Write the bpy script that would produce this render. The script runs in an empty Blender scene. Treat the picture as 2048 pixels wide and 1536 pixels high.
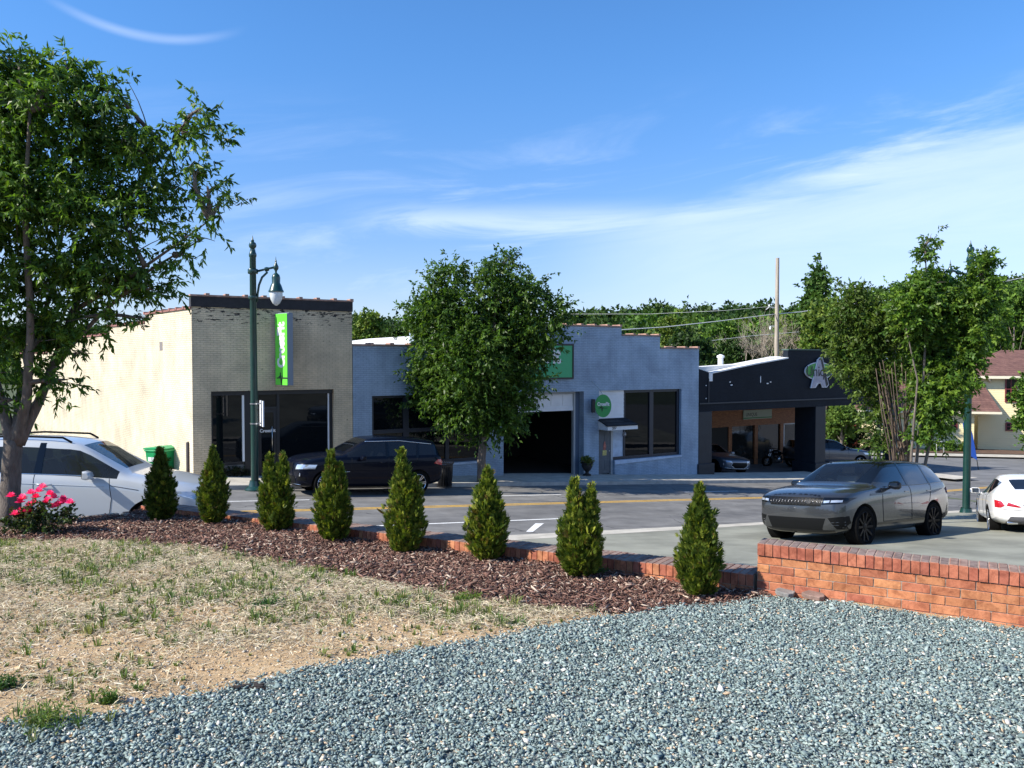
import bpy, bmesh, math, random
import numpy as np
from mathutils import Vector, Matrix
from mathutils.bvhtree import BVHTree
R = math.radians
SC = bpy.context.scene
COL = SC.collection
random.seed(7)
RNG = np.random.default_rng(11)

# ------------------------------------------------------------------ camera
F = 1600.0                       # focal length in pixels of the 2048 px wide photograph
PITCH = math.atan(48 / F)
cam = bpy.data.cameras.new('camera')
cam.sensor_width = 36
cam.lens = 36 * F / 2048
cam.clip_start = 0.05
cam.clip_end = 3000
camo = bpy.data.objects.new('camera', cam)
COL.objects.link(camo)
camo.rotation_euler = (R(90) - PITCH, 0, 0)
SC.camera = camo

# ------------------------------------------------------------------ light
SUN_EL = R(39)
SUN_AZ = Vector((-0.94, -0.34)).normalized()        # horizontal direction towards the sun
SKY_STRENGTH = 0.106
SUN_STRENGTH = 4.9
EXPOSURE = 0.72
SC.view_settings.view_transform = 'Standard'
SC.view_settings.look = 'None'
SC.view_settings.gamma = 1
SC.view_settings.use_curve_mapping = False
SC.view_settings.exposure = EXPOSURE
sl = bpy.data.lights.new('sun', 'SUN')
sl.energy = SUN_STRENGTH
sl.angle = R(0.5)
sl.color = (1.0, 0.93, 0.82)
so = bpy.data.objects.new('sun', sl)
COL.objects.link(so)
sd = Vector((SUN_AZ.x * math.cos(SUN_EL), SUN_AZ.y * math.cos(SUN_EL), math.sin(SUN_EL)))
so.rotation_euler = sd.to_track_quat('Z', 'Y').to_euler()
so.location = sd * 60

def N(nt, typ, **kw):
    n = nt.nodes.new(typ)
    for k, v in kw.items():
        if k in n.inputs.keys() if hasattr(n.inputs, 'keys') else False:
            n.inputs[k].default_value = v
        else:
            setattr(n, k, v)
    return n

def math_node(nt, op, a=None, b=None, clamp=False):
    n = nt.nodes.new('ShaderNodeMath')
    n.operation = op
    n.use_clamp = clamp
    for i, x in enumerate((a, b)):
        if x is None: continue
        if isinstance(x, (int, float)): n.inputs[i].default_value = x
        else: nt.links.new(x, n.inputs[i])
    return n.outputs[0]

def ramp(nt, fac, lo, hi):
    n = nt.nodes.new('ShaderNodeMapRange')
    n.interpolation_type = 'SMOOTHSTEP'
    n.inputs['From Min'].default_value = lo
    n.inputs['From Max'].default_value = hi
    nt.links.new(fac, n.inputs['Value'])
    return n.outputs['Result']

def noise(nt, vec, scale, detail=4, rough=0.55, dist=0.0):
    n = nt.nodes.new('ShaderNodeTexNoise')
    n.inputs['Scale'].default_value = scale
    n.inputs['Detail'].default_value = detail
    n.inputs['Roughness'].default_value = rough
    n.inputs['Distortion'].default_value = dist
    if vec is not None: nt.links.new(vec, n.inputs['Vector'])
    return n.outputs['Fac']

def mixcol(nt, fac, a, b, mode='MIX'):
    n = nt.nodes.new('ShaderNodeMix')
    n.data_type = 'RGBA'
    n.blend_type = mode
    for sock, x in ((n.inputs[0], fac), (n.inputs[6], a), (n.inputs[7], b)):
        if isinstance(x, (int, float)): sock.default_value = x
        elif isinstance(x, tuple): sock.default_value = (x[0], x[1], x[2], 1)
        else: nt.links.new(x, sock)
    return n.outputs[2]

world = bpy.data.worlds.new('World')
SC.world = world
world.use_nodes = True
wt = world.node_tree
wt.nodes.clear()
wo = wt.nodes.new('ShaderNodeOutputWorld')
bg = wt.nodes.new('ShaderNodeBackground')
bg.inputs['Strength'].default_value = SKY_STRENGTH
sky = wt.nodes.new('ShaderNodeTexSky')
sky.sky_type = 'NISHITA'
sky.sun_disc = False
sky.sun_elevation = SUN_EL
sky.sun_rotation = math.atan2(SUN_AZ.x, SUN_AZ.y)
sky.altitude = 150
sky.air_density = 1.0
sky.dust_density = 0.35
sky.ozone_density = 3.0
tc = wt.nodes.new('ShaderNodeTexCoord')
sep = wt.nodes.new('ShaderNodeSeparateXYZ')
wt.links.new(tc.outputs['Generated'], sep.inputs[0])
dx, dy, dz = sep.outputs
az = math_node(wt, 'ARCTAN2', dx, dy)               # 0 = straight ahead, + = right
el = math_node(wt, 'ARCSINE', dz)
# cirrus: noise stretched along the horizon
cmb = wt.nodes.new('ShaderNodeCombineXYZ')
wt.links.new(math_node(wt, 'MULTIPLY', az, 2.2), cmb.inputs[0])
wt.links.new(math_node(wt, 'MULTIPLY', math_node(wt, 'ADD', el, math_node(wt, 'MULTIPLY', az, -0.10)), 14.0), cmb.inputs[1])
n1 = noise(wt, cmb.outputs[0], 1.3, 7, 0.62, 0.7)
wisps = ramp(wt, n1, 0.46, 0.80)
band = math_node(wt, 'MULTIPLY', ramp(wt, el, 0.02, 0.10), math_node(wt, 'SUBTRACT', 1.0, ramp(wt, el, 0.17, 0.34)))
right = ramp(wt, az, -0.35, 0.55)
low = math_node(wt, 'MULTIPLY', math_node(wt, 'MULTIPLY', wisps, band), math_node(wt, 'ADD', 0.30, math_node(wt, 'MULTIPLY', right, 0.65)))
# a soft bank rising towards the right
edge = math_node(wt, 'SUBTRACT', math_node(wt, 'ADD', math_node(wt, 'MULTIPLY', az, 0.135), 0.172), el)
bank = math_node(wt, 'MULTIPLY', ramp(wt, math_node(wt, 'ADD', edge, math_node(wt, 'MULTIPLY', math_node(wt, 'SUBTRACT', n1, 0.5), 0.10)), -0.008, 0.040), ramp(wt, az, -0.02, 0.24))
bank = math_node(wt, 'MULTIPLY', bank, math_node(wt, 'ADD', 0.20, math_node(wt, 'MULTIPLY', ramp(wt, el, 0.03, 0.17), math_node(wt, 'MULTIPLY', n1, 0.55))))
d2 = math_node(wt, 'ABSOLUTE', math_node(wt, 'SUBTRACT', math_node(wt, 'ADD', el, math_node(wt, 'MULTIPLY', math_node(wt, 'SUBTRACT', n1, 0.5), 0.05)), 0.170))
ribbon = math_node(wt, 'MULTIPLY', math_node(wt, 'SUBTRACT', 1.0, ramp(wt, d2, 0.002, 0.030)), math_node(wt, 'MULTIPLY', ramp(wt, az, -0.24, -0.10), 0.55))
bank = math_node(wt, 'MAXIMUM', bank, math_node(wt, 'MULTIPLY', math_node(wt, 'MULTIPLY', ribbon, ramp(wt, n1, 0.30, 0.62)), math_node(wt, 'SUBTRACT', 1.0, ramp(wt, az, 0.10, 0.35))))
# one thin curved streak high on the left
aa = math_node(wt, 'ADD', az, 0.412)
curve = math_node(wt, 'SUBTRACT', math_node(wt, 'ADD', 0.349, math_node(wt, 'MULTIPLY', math_node(wt, 'MULTIPLY', aa, aa), 2.0)), math_node(wt, 'MULTIPLY', aa, -0.03))
dd = math_node(wt, 'ABSOLUTE', math_node(wt, 'SUBTRACT', el, curve))
streak = math_node(wt, 'MULTIPLY', math_node(wt, 'SUBTRACT', 1.0, ramp(wt, dd, 0.0, 0.0075)), ramp(wt, math_node(wt, 'ABSOLUTE', math_node(wt, 'ADD', az, 0.425)), 0.115, 0.03))
streak = math_node(wt, 'MULTIPLY', streak, math_node(wt, 'MULTIPLY', n1, 0.55))
tot = math_node(wt, 'MAXIMUM', math_node(wt, 'MAXIMUM', low, bank), streak, True)
hz = math_node(wt, 'SUBTRACT', 1.0, ramp(wt, el, 0.0, 0.16))
cm = math_node(wt, 'MAXIMUM', math_node(wt, 'MULTIPLY', tot, 0.85), math_node(wt, 'MULTIPLY', hz, 0.12), True)
tint = mixcol(wt, ramp(wt, el, 0.0, 0.40), (0.73, 0.76, 0.97), (0.55, 0.94, 1.28))
deep = mixcol(wt, 1.0, sky.outputs[0], tint, 'MULTIPLY')
wt.links.new(mixcol(wt, cm, deep, (6.5, 7.2, 8.7)), bg.inputs['Color'])
wt.links.new(bg.outputs[0], wo.inputs[0])

# ------------------------------------------------------------------ coordinates
CA, SA = math.cos(R(31)), math.sin(R(31))
ROT = R(31)
def ray(u, v):
    x = (u - 1024) / F; k = (768 - v) / F
    y = math.cos(PITCH) + math.sin(PITCH) * k
    z = -math.sin(PITCH) + math.cos(PITCH) * k
    return x / y, z / y
def P(u, v, Y):
    a, b = ray(u, v)
    return Vector((a * Y, Y, b * Y))
def S(t, n, z=0.0):                               # street frame: t along the street, n across it
    return Vector((CA * t - SA * n, SA * t + CA * n, z))
def TN(x, y): return CA * x + SA * y, -SA * x + CA * y
FN = 26.6                                          # facade line
def FP(u, v, n=FN):                                # pixel on the facade plane -> (t, z)
    a, b = ray(u, v)
    Y = n / (-SA * a + CA)
    return Y * (CA * a + SA), b * Y
def clamp(x, a, b): return max(a, min(b, x))
def zroad(t, n):
    return -3 - .07 * clamp(t, -40, 32) - .035 * clamp(t - 32, 0, 45) - .02 * clamp(n, -30, 45)
def zlot(t, n): return zroad(t, n) + .09 * max(0, 15.4 - n)
def zterr(t, n): return zroad(t, n) - .07 + .035 * clamp(n - 62, 0, 120)
def zgard(x, y): return -(1.49 + .056 * y)
def hit(u, v, zf):
    a, b = ray(u, v)
    Y = 2.0
    for _ in range(4000):
        t, n = TN(a * Y, Y)
        if b * Y <= zf(t, n): break
        Y += .02
    return Vector((a * Y, Y, b * Y))
def gh(u, v):                                      # pixel on the garden surface
    a, b = ray(u, v)
    Y = 1.49 / (-b - .056)
    return Vector((a * Y, Y, b * Y))

# ------------------------------------------------------------------ materials
MATS = {}
def base_mat(name):
    m = bpy.data.materials.new(name)
    m.use_nodes = True
    nt = m.node_tree
    b = nt.nodes['Principled BSDF']
    return m, nt, b
def mat(name, col, rough=.6, metal=0., spec=.5, var=None, bump=None, coat=0., stretch=None, dirt=None):
    if name in MATS: return MATS[name]
    m, nt, b = base_mat(name)
    b.inputs['Roughness'].default_value = rough
    b.inputs['Metallic'].default_value = metal
    b.inputs['Specular IOR Level'].default_value = spec
    b.inputs['Coat Weight'].default_value = coat
    b.inputs['Coat Roughness'].default_value = .03
    b.inputs['Base Color'].default_value = (*col, 1)
    t = nt.nodes.new('ShaderNodeTexCoord')
    vec = t.outputs['Object']
    if stretch:
        mp = nt.nodes.new('ShaderNodeMapping')
        mp.inputs['Scale'].default_value = stretch
        nt.links.new(vec, mp.inputs[0]); vec = mp.outputs[0]
    c = None
    if var:
        n = noise(nt, vec, var[0], 6, .62)
        lo = tuple(x * (1 - var[1]) for x in col); hi = tuple(min(1, x * (1 + var[1])) for x in col)
        c = mixcol(nt, ramp(nt, n, .3, .7), lo, hi)
    if dirt:
        n = noise(nt, vec, dirt[0], 8, .7, .4)
        c = mixcol(nt, ramp(nt, n, dirt[2], dirt[2] + .12), c if c else (*col,), dirt[1])
    if c: nt.links.new(c, b.inputs['Base Color'])
    if bump:
        n = noise(nt, vec, bump[0], 5, .6)
        bp = nt.nodes.new('ShaderNodeBump')
        bp.inputs['Strength'].default_value = bump[1]
        bp.inputs['Distance'].default_value = bump[2] if len(bump) > 2 else .01
        nt.links.new(n, bp.inputs['Height'])
        nt.links.new(bp.outputs[0], b.inputs['Normal'])
    MATS[name] = m
    return m
def attr_mat(name, rough=.7, spec=.3, var=0., trans=0., blotch=False):      # colour per piece from the 'Col' attribute
    if name in MATS: return MATS[name]
    m, nt, b = base_mat(name)
    a = nt.nodes.new('ShaderNodeAttribute'); a.attribute_name = 'Col'
    c = a.outputs['Color']
    if var:
        t = nt.nodes.new('ShaderNodeTexCoord')
        n = noise(nt, t.outputs['Object'], 90, 5, .7)
        c = mixcol(nt, 1.0, c, mixcol(nt, n, (1 - var,) * 3, (1 + var,) * 3), 'MULTIPLY')
        if blotch:
            c = mixcol(nt, 1.0, c, mixcol(nt, ramp(nt, noise(nt, t.outputs['Object'], 13, 7, .72, .5), .36, .66), (1.12, 1.14, 1.12), (.64, .58, .56)), 'MULTIPLY')
            c = mixcol(nt, ramp(nt, noise(nt, t.outputs['Object'], 45, 4, .7), .66, .74), c, (.12, .075, .06))
    nt.links.new(c, b.inputs['Base Color'])
    b.inputs['Roughness'].default_value = rough
    b.inputs['Specular IOR Level'].default_value = spec
    if trans:
        tr = nt.nodes.new('ShaderNodeBsdfTranslucent')
        nt.links.new(mixcol(nt, 1.0, c, (1.5, 1.6, .6), 'MULTIPLY'), tr.inputs['Color'])
        mx = nt.nodes.new('ShaderNodeMixShader'); mx.inputs[0].default_value = trans
        nt.links.new(b.outputs[0], mx.inputs[1]); nt.links.new(tr.outputs[0], mx.inputs[2])
        nt.links.new(mx.outputs[0], nt.nodes['Material Output'].inputs[0])
    MATS[name] = m
    return m
def brick_mat(name, c1, c2, mortar, bw=.203, bh=.068, ms=.008, bump=.5, rough=.8, stain=None, chips=None):
    if name in MATS: return MATS[name]
    m, nt, b = base_mat(name)
    t = nt.nodes.new('ShaderNodeTexCoord')
    sp = nt.nodes.new('ShaderNodeSeparateXYZ'); nt.links.new(t.outputs['Object'], sp.inputs[0])
    cb = nt.nodes.new('ShaderNodeCombineXYZ')
    nt.links.new(math_node(nt, 'ADD', sp.outputs[0], sp.outputs[1]), cb.inputs[0])
    nt.links.new(sp.outputs[2], cb.inputs[1])
    br = nt.nodes.new('ShaderNodeTexBrick')
    br.inputs['Scale'].default_value = 1
    br.inputs['Brick Width'].default_value = bw
    br.inputs['Row Height'].default_value = bh
    br.inputs['Mortar Size'].default_value = ms
    br.inputs['Mortar Smooth'].default_value = .3
    br.inputs['Color1'].default_value = (*c1, 1)
    br.inputs['Color2'].default_value = (*c2, 1)
    br.inputs['Mortar'].default_value = (*mortar, 1)
    nt.links.new(cb.outputs[0], br.inputs['Vector'])
    c = br.outputs['Color']
    n0 = noise(nt, t.outputs['Object'], .9, 8, .68, .3)
    c = mixcol(nt, 1.0, c, mixcol(nt, ramp(nt, n0, .25, .75), (.74, .75, .77), (1.18, 1.17, 1.16)), 'MULTIPLY')
    ms_ = nt.nodes.new('ShaderNodeMapping'); ms_.inputs['Scale'].default_value = (3.5, 3.5, .30)
    nt.links.new(t.outputs['Object'], ms_.inputs[0])
    c = mixcol(nt, 1.0, c, mixcol(nt, ramp(nt, noise(nt, ms_.outputs[0], 1.0, 6, .66), .38, .66), (1.02, 1.02, 1.02), (.93, .93, .93)), 'MULTIPLY')
    if stain:
        n1 = noise(nt, t.outputs['Object'], stain[0], 9, .72, .5)
        c = mixcol(nt, ramp(nt, n1, stain[2], stain[2] + .16), c, stain[1])
    if chips:                                     # paint flaked off, densest between the two heights
        mp = nt.nodes.new('ShaderNodeMapping'); mp.inputs['Scale'].default_value = (3.2, 3.2, 11)
        nt.links.new(t.outputs['Object'], mp.inputs[0])
        n2 = noise(nt, mp.outputs[0], 1.3, 5, .72, .2)
        thr = ramp(nt, sp.outputs[2], chips[0], chips[1])
        thr = math_node(nt, 'SUBTRACT', .69, math_node(nt, 'MULTIPLY', thr, .155))
        f = math_node(nt, 'GREATER_THAN', n2, thr)
        c = mixcol(nt, f, c, chips[2])
    nt.links.new(c, b.inputs['Base Color'])
    b.inputs['Roughness'].default_value = rough
    b.inputs['Specular IOR Level'].default_value = .15
    bp = nt.nodes.new('ShaderNodeBump'); bp.inputs['Strength'].default_value = bump; bp.inputs['Distance'].default_value = .012
    h = math_node(nt, 'SUBTRACT', math_node(nt, 'MULTIPLY', noise(nt, t.outputs['Object'], 14, 5, .6), .5), br.outputs['Fac'])
    nt.links.new(h, bp.inputs['Height']); nt.links.new(bp.outputs[0], b.inputs['Normal'])
    MATS[name] = m
    return m
def glass_mat(name, tint, op, rough=.02, wav=0., ior=1.33):      # see-through tinted pane with a mirror reflection
    if name in MATS: return MATS[name]
    m, nt, b = base_mat(name)
    b.inputs['Base Color'].default_value = (*[x * .25 for x in tint], 1)
    b.inputs['Roughness'].default_value = rough
    b.inputs['Specular IOR Level'].default_value = .6
    tr = nt.nodes.new('ShaderNodeBsdfTransparent'); tr.inputs[0].default_value = (*tint, 1)
    gl = nt.nodes.new('ShaderNodeBsdfGlossy'); gl.inputs['Roughness'].default_value = rough
    gl.inputs['Color'].default_value = (.95, .97, 1, 1)
    mx = nt.nodes.new('ShaderNodeMixShader'); mx.inputs[0].default_value = op
    nt.links.new(tr.outputs[0], mx.inputs[1]); nt.links.new(b.outputs[0], mx.inputs[2])
    fr = nt.nodes.new('ShaderNodeFresnel'); fr.inputs[0].default_value = ior
    m2 = nt.nodes.new('ShaderNodeMixShader')
    nt.links.new(fr.outputs[0], m2.inputs[0]); nt.links.new(mx.outputs[0], m2.inputs[1]); nt.links.new(gl.outputs[0], m2.inputs[2])
    nt.links.new(m2.outputs[0], nt.nodes['Material Output'].inputs[0])
    if wav:
        t = nt.nodes.new('ShaderNodeTexCoord')
        bp = nt.nodes.new('ShaderNodeBump'); bp.inputs['Strength'].default_value = wav; bp.inputs['Distance'].default_value = .02
        nt.links.new(noise(nt, t.outputs['Object'], 1.1, 2), bp.inputs['Height'])
        for x in (b.inputs['Normal'], gl.inputs['Normal']): nt.links.new(bp.outputs[0], x)
    MATS[name] = m
    return m

# ------------------------------------------------------------------ mesh helpers
class MB:
    def __init__(s): s.v = []; s.f = []; s.m = []; s.c = []; s.cur = 0; s.col = None
    def add(s, vs, fs):
        o = len(s.v)
        s.v += [tuple(x) for x in vs]
        if s.col is not None: s.c += [s.col] * len(vs)
        for f in fs: s.f.append(tuple(o + i for i in f)); s.m.append(s.cur)
        return s
    def box(s, x0, x1, y0, y1, z0, z1, rz=0, M=None):
        vs = [Vector(p) for p in ((x0,y0,z0),(x1,y0,z0),(x1,y1,z0),(x0,y1,z0),(x0,y0,z1),(x1,y0,z1),(x1,y1,z1),(x0,y1,z1))]
        if rz:
            c = Vector(((x0+x1)/2, (y0+y1)/2, 0)); Q = Matrix.Rotation(rz, 3, 'Z')
            vs = [Q @ (p - c) + c for p in vs]
        if M: vs = [M @ p for p in vs]
        return s.add(vs, [(0,3,2,1),(4,5,6,7),(0,1,5,4),(1,2,6,5),(2,3,7,6),(3,0,4,7)])
    def prism(s, poly, d, axis='y', at=0.):          # outline in two axes pulled along the third
        n = len(poly)
        def q(p, h):
            return {'y': (p[0], h, p[1]), 'x': (h, p[0], p[1]), 'z': (p[0], p[1], h)}[axis]
        vs = [q(p, at) for p in poly] + [q(p, at + d) for p in poly]
        fs = [tuple(range(n)), tuple(range(2*n-1, n-1, -1))] + [(i, i+n, (i+1) % n + n, (i+1) % n) for i in range(n)]
        return s.add(vs, fs)
    def tube(s, path, rad, seg=8, cap=True):
        path = [Vector(p) for p in path]
        if not hasattr(rad, '__len__'): rad = [rad] * len(path)
        vs = []; fs = []
        up = Vector((0, 0, 1))
        prev = None
        for i, p in enumerate(path):
            d = (path[min(i+1, len(path)-1)] - path[max(i-1, 0)]).normalized()
            if prev is None:
                a = d.cross(up if abs(d.z) < .95 else Vector((1, 0, 0))).normalized()
            else:
                a = (prev - d * prev.dot(d)).normalized()
            prev = a
            b = d.cross(a)
            for k in range(seg):
                w = 2 * math.pi * k / seg
                vs.append(p + (a * math.cos(w) + b * math.sin(w)) * rad[i])
        for i in range(len(path) - 1):
            for k in range(seg):
                fs.append((i*seg+k, i*seg+(k+1) % seg, (i+1)*seg+(k+1) % seg, (i+1)*seg+k))
        if cap:
            fs.append(tuple(range(seg-1, -1, -1))); fs.append(tuple(range((len(path)-1)*seg, len(path)*seg)))
        return s.add(vs, fs)
    def lathe(s, prof, seg=20, M=None):              # (radius, height) about z
        vs = []; fs = []
        for r, z in prof:
            for k in range(seg):
                w = 2 * math.pi * k / seg
                p = Vector((r * math.cos(w), r * math.sin(w), z))
                vs.append(M @ p if M else p)
        for i in range(len(prof) - 1):
            for k in range(seg):
                fs.append((i*seg+k, i*seg+(k+1) % seg, (i+1)*seg+(k+1) % seg, (i+1)*seg+k))
        return s.add(vs, fs)
    def build(s, name, m, parent=None, smooth=False, bevel=0, loc=None):
        me = bpy.data.meshes.new(name)
        me.from_pydata(s.v, [], s.f)
        for x in (m if isinstance(m, (list, tuple)) else [m]): me.materials.append(x)
        if isinstance(m, (list, tuple)): me.polygons.foreach_set('material_index', s.m)
        if s.c:
            at = me.attributes.new('Col', 'FLOAT_COLOR', 'POINT')
            at.data.foreach_set('color', np.array([(*c, 1.) for c in s.c], 'f').ravel())
        if smooth: me.polygons.foreach_set('use_smooth', [True] * len(me.polygons))
        me.update()
        o = bpy.data.objects.new(name, me)
        COL.objects.link(o)
        if parent: o.parent = parent
        if loc is not None: o.location = loc
        if bevel:
            b = o.modifiers.new('bevel', 'BEVEL'); b.width = bevel; b.segments = 2; b.limit_method = 'ANGLE'
        if smooth == 'auto':
            try: me.set_sharp_from_angle(angle=R(35))
            except Exception: pass
        return o
def np_mesh(name, V, Fq, m, parent=None, col=None, smooth=False):
    """V (n,3), Fq (m,k) numpy arrays -> one mesh object"""
    me = bpy.data.meshes.new(name)
    me.vertices.add(len(V)); me.vertices.foreach_set('co', np.ascontiguousarray(V, 'f').ravel())
    k = Fq.shape[1]
    me.loops.add(len(Fq) * k); me.loops.foreach_set('vertex_index', np.ascontiguousarray(Fq, 'i').ravel())
    me.polygons.add(len(Fq)); me.polygons.foreach_set('loop_start', np.arange(0, len(Fq) * k, k, dtype='i'))
    try: me.polygons.foreach_set('loop_total', np.full(len(Fq), k, 'i'))
    except Exception: pass
    if smooth: me.polygons.foreach_set('use_smooth', np.ones(len(Fq), bool))
    me.materials.append(m)
    if col is not None:
        at = me.attributes.new('Col', 'FLOAT_COLOR', 'POINT')
        c4 = np.ones((len(V), 4), 'f'); c4[:, :3] = col
        at.data.foreach_set('color', c4.ravel())
    me.update(calc_edges=True)
    me.validate()
    o = bpy.data.objects.new(name, me)
    COL.objects.link(o)
    if parent: o.parent = parent
    return o
def tag(o, label=None, cat=None, group=None, kind=None):
    if label: o['label'] = label
    if cat: o['category'] = cat
    if group: o['group'] = group
    if kind: o['kind'] = kind
    return o
def thing(name, label, cat, loc=(0, 0, 0), rz=0., group=None):
    o = bpy.data.objects.new(name, None)
    COL.objects.link(o)
    o.location = loc; o.rotation_euler = (0, 0, rz); o.empty_display_size = .2
    return tag(o, label, cat, group)
def text_mesh(name, s, size, m, parent, M, extrude=.004, bold=0., align='CENTER', squeeze=1.):
    cu = bpy.data.curves.new('txt', 'FONT')
    cu.body = s; cu.size = size; cu.extrude = extrude; cu.offset = bold; cu.align_x = align; cu.align_y = 'CENTER'
    cu.resolution_u = 3
    o = bpy.data.objects.new('txt', cu); COL.objects.link(o)
    bpy.context.view_layer.update()
    me = bpy.data.meshes.new_from_object(o.evaluated_get(bpy.context.evaluated_depsgraph_get()))
    bpy.data.objects.remove(o)
    me.transform(Matrix.Diagonal((squeeze, 1, 1, 1)))
    me.transform(M)
    me.materials.clear(); me.materials.append(m)
    r = bpy.data.objects.new(name, me); COL.objects.link(r); r.parent = parent
    return r
FACE = Matrix.Rotation(R(90), 4, 'X')               # text standing up, read from -y
def cellwall(mb, xs, zs, inside, y0, y1):
    """slab between y0 and y1 made of the cells (x, z) for which inside(cx, cz)"""
    xs = sorted(set(round(x, 4) for x in xs)); zs = sorted(set(round(z, 4) for z in zs))
    nx, nz = len(xs) - 1, len(zs) - 1
    g = [[inside((xs[i]+xs[i+1])/2, (zs[j]+zs[j+1])/2) for j in range(nz)] for i in range(nx)]
    ok = lambda i, j: 0 <= i < nx and 0 <= j < nz and g[i][j]
    for i in range(nx):
        for j in range(nz):
            if not g[i][j]: continue
            a, b, c, d = xs[i], xs[i+1], zs[j], zs[j+1]
            mb.add([(a,y0,c),(b,y0,c),(b,y0,d),(a,y0,d)], [(0,1,2,3)])
            mb.add([(a,y1,c),(b,y1,c),(b,y1,d),(a,y1,d)], [(3,2,1,0)])
            if not ok(i-1, j): mb.add([(a,y0,c),(a,y0,d),(a,y1,d),(a,y1,c)], [(0,1,2,3)])
            if not ok(i+1, j): mb.add([(b,y0,c),(b,y1,c),(b,y1,d),(b,y0,d)], [(0,1,2,3)])
            if not ok(i, j-1): mb.add([(a,y0,c),(a,y1,c),(b,y1,c),(b,y0,c)], [(0,1,2,3)])
            if not ok(i, j+1): mb.add([(a,y0,d),(b,y0,d),(b,y1,d),(a,y1,d)], [(0,1,2,3)])
    return mb
# ------------------------------------------------------------------ ground, road, pavements
def sheet(name, ts, ns, zf, off, m, kind='structure', parent=None, thick=0):
    mb = MB()
    for n in ns:
        mb.v += [tuple(S(t, n, zf(t, n) + off)) for t in ts]
    w = len(ts)
    for j in range(len(ns) - 1):
        for i in range(w - 1):
            mb.f.append((j*w+i, j*w+i+1, (j+1)*w+i+1, (j+1)*w+i)); mb.m.append(0)
    o = mb.build(name, m, parent)
    if kind and not parent: o['kind'] = kind
    return o
def lin(a, b, k): return [a + (b - a) * i / k for i in range(k + 1)]
m_grass_far = mat('far_ground', (.07, .09, .035), .95, var=(.3, .4))
m_asph = mat('asphalt', (.160, .158, .154), .85, spec=.25, var=(1.4, .20), bump=(160, .35, .004), dirt=(.55, (.15, .15, .15), .56))
nt = m_asph.node_tree; bs = nt.nodes['Principled BSDF']
tcn = nt.nodes.new('ShaderNodeTexCoord'); src = bs.inputs['Base Color'].links[0].from_socket
mp = nt.nodes.new('ShaderNodeMapping'); mp.vector_type = 'TEXTURE'; mp.inputs['Rotation'].default_value = (0, 0, ROT); mp.inputs['Scale'].default_value = (9, 1, 1)
nt.links.new(tcn.outputs['Object'], mp.inputs[0])
c_ = mixcol(nt, 1.0, src, mixcol(nt, ramp(nt, noise(nt, mp.outputs[0], 1.1, 6, .65), .35, .65), (.80, .80, .81), (1.15, 1.14, 1.12)), 'MULTIPLY')   # wheel tracks
vo = nt.nodes.new('ShaderNodeTexVoronoi'); vo.feature = 'DISTANCE_TO_EDGE'; vo.inputs['Scale'].default_value = .34
ad = nt.nodes.new('ShaderNodeVectorMath'); ad.operation = 'MULTIPLY_ADD'
nz_ = nt.nodes.new('ShaderNodeTexNoise'); nz_.inputs['Scale'].default_value = 1.2; nz_.inputs['Detail'].default_value = 6
nt.links.new(tcn.outputs['Object'], nz_.inputs['Vector']); nt.links.new(nz_.outputs['Color'], ad.inputs[0]); ad.inputs[1].default_value = (.8, .8, .8); nt.links.new(tcn.outputs['Object'], ad.inputs[2])
nt.links.new(ad.outputs[0], vo.inputs['Vector'])
crack = math_node(nt, 'MULTIPLY', math_node(nt, 'LESS_THAN', vo.outputs['Distance'], .007), ramp(nt, noise(nt, tcn.outputs['Object'], .25, 3), .42, .52))
c_ = mixcol(nt, math_node(nt, 'MULTIPLY', crack, .75), c_, (.05, .05, .052))
nt.links.new(c_, bs.inputs['Base Color'])
m_asph2 = mat('asphalt_side_street', (.16, .162, .165), .88, spec=.2, var=(.8, .16), bump=(120, .3, .004))
m_conc = mat('pale_concrete', (.46, .43, .37), .85, spec=.25, var=(2.2, .16), bump=(60, .25, .004), dirt=(1.3, (.34, .32, .28), .6))
m_lot = mat('greenish_concrete', (.235, .235, .19), .8, spec=.3, var=(.8, .24), bump=(80, .25, .004), dirt=(1.6, (.15, .15, .125), .62))
m_kerb = mat('kerb_concrete', (.40, .38, .34), .85, var=(4, .15), bump=(50, .3, .005))
sheet('ground', lin(-260, 330, 60), lin(-160, 330, 50), zterr, 0, m_grass_far)
TS = lin(-70, 40, 55)
road = sheet('road', TS, [15.4, 18, 20, 22, 24.5], zroad, 0, m_asph)
m_yel = mat('yellow_paint', (.62, .36, .045), .7, var=(9, .2), dirt=(7, (.3, .22, .1), .66))
m_whp = mat('white_road_paint', (.72, .72, .70), .7, var=(9, .15), dirt=(8, (.3, .3, .3), .64))
for dn in (-.13, .09):
    sheet('yellow_line', TS, [20.0 + dn, 20.0 + dn + .11], zroad, .004, m_yel, parent=road)
sheet('white_line', lin(-60, 12.2, 40), [17.25, 17.36], zroad, .004, m_whp, parent=road)
for a, b in ((4.0, 6.6), (12.6, 15.1), (20.6, 23.4), (29, 31.5)):
    sheet('parking_mark', [a, b], [21.9, 22.0], zroad, .004, m_whp, parent=road)
# the slanted white stroke by the kerb
q = [hit(*p, zroad) for p in ((1088, 1047), (1071, 1047), (1052, 1064), (1066, 1064))]
mb = MB(); mb.add([v + Vector((0, 0, .006)) for v in q], [(0, 1, 2, 3)]); mb.build('parking_mark', m_whp, road)
# near gutter and apron
sheet('gutter', TS, [14.55, 15.4], lambda t, n: zroad(t, 15.4) + (15.4 - n) * .03, .004, m_conc)
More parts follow.
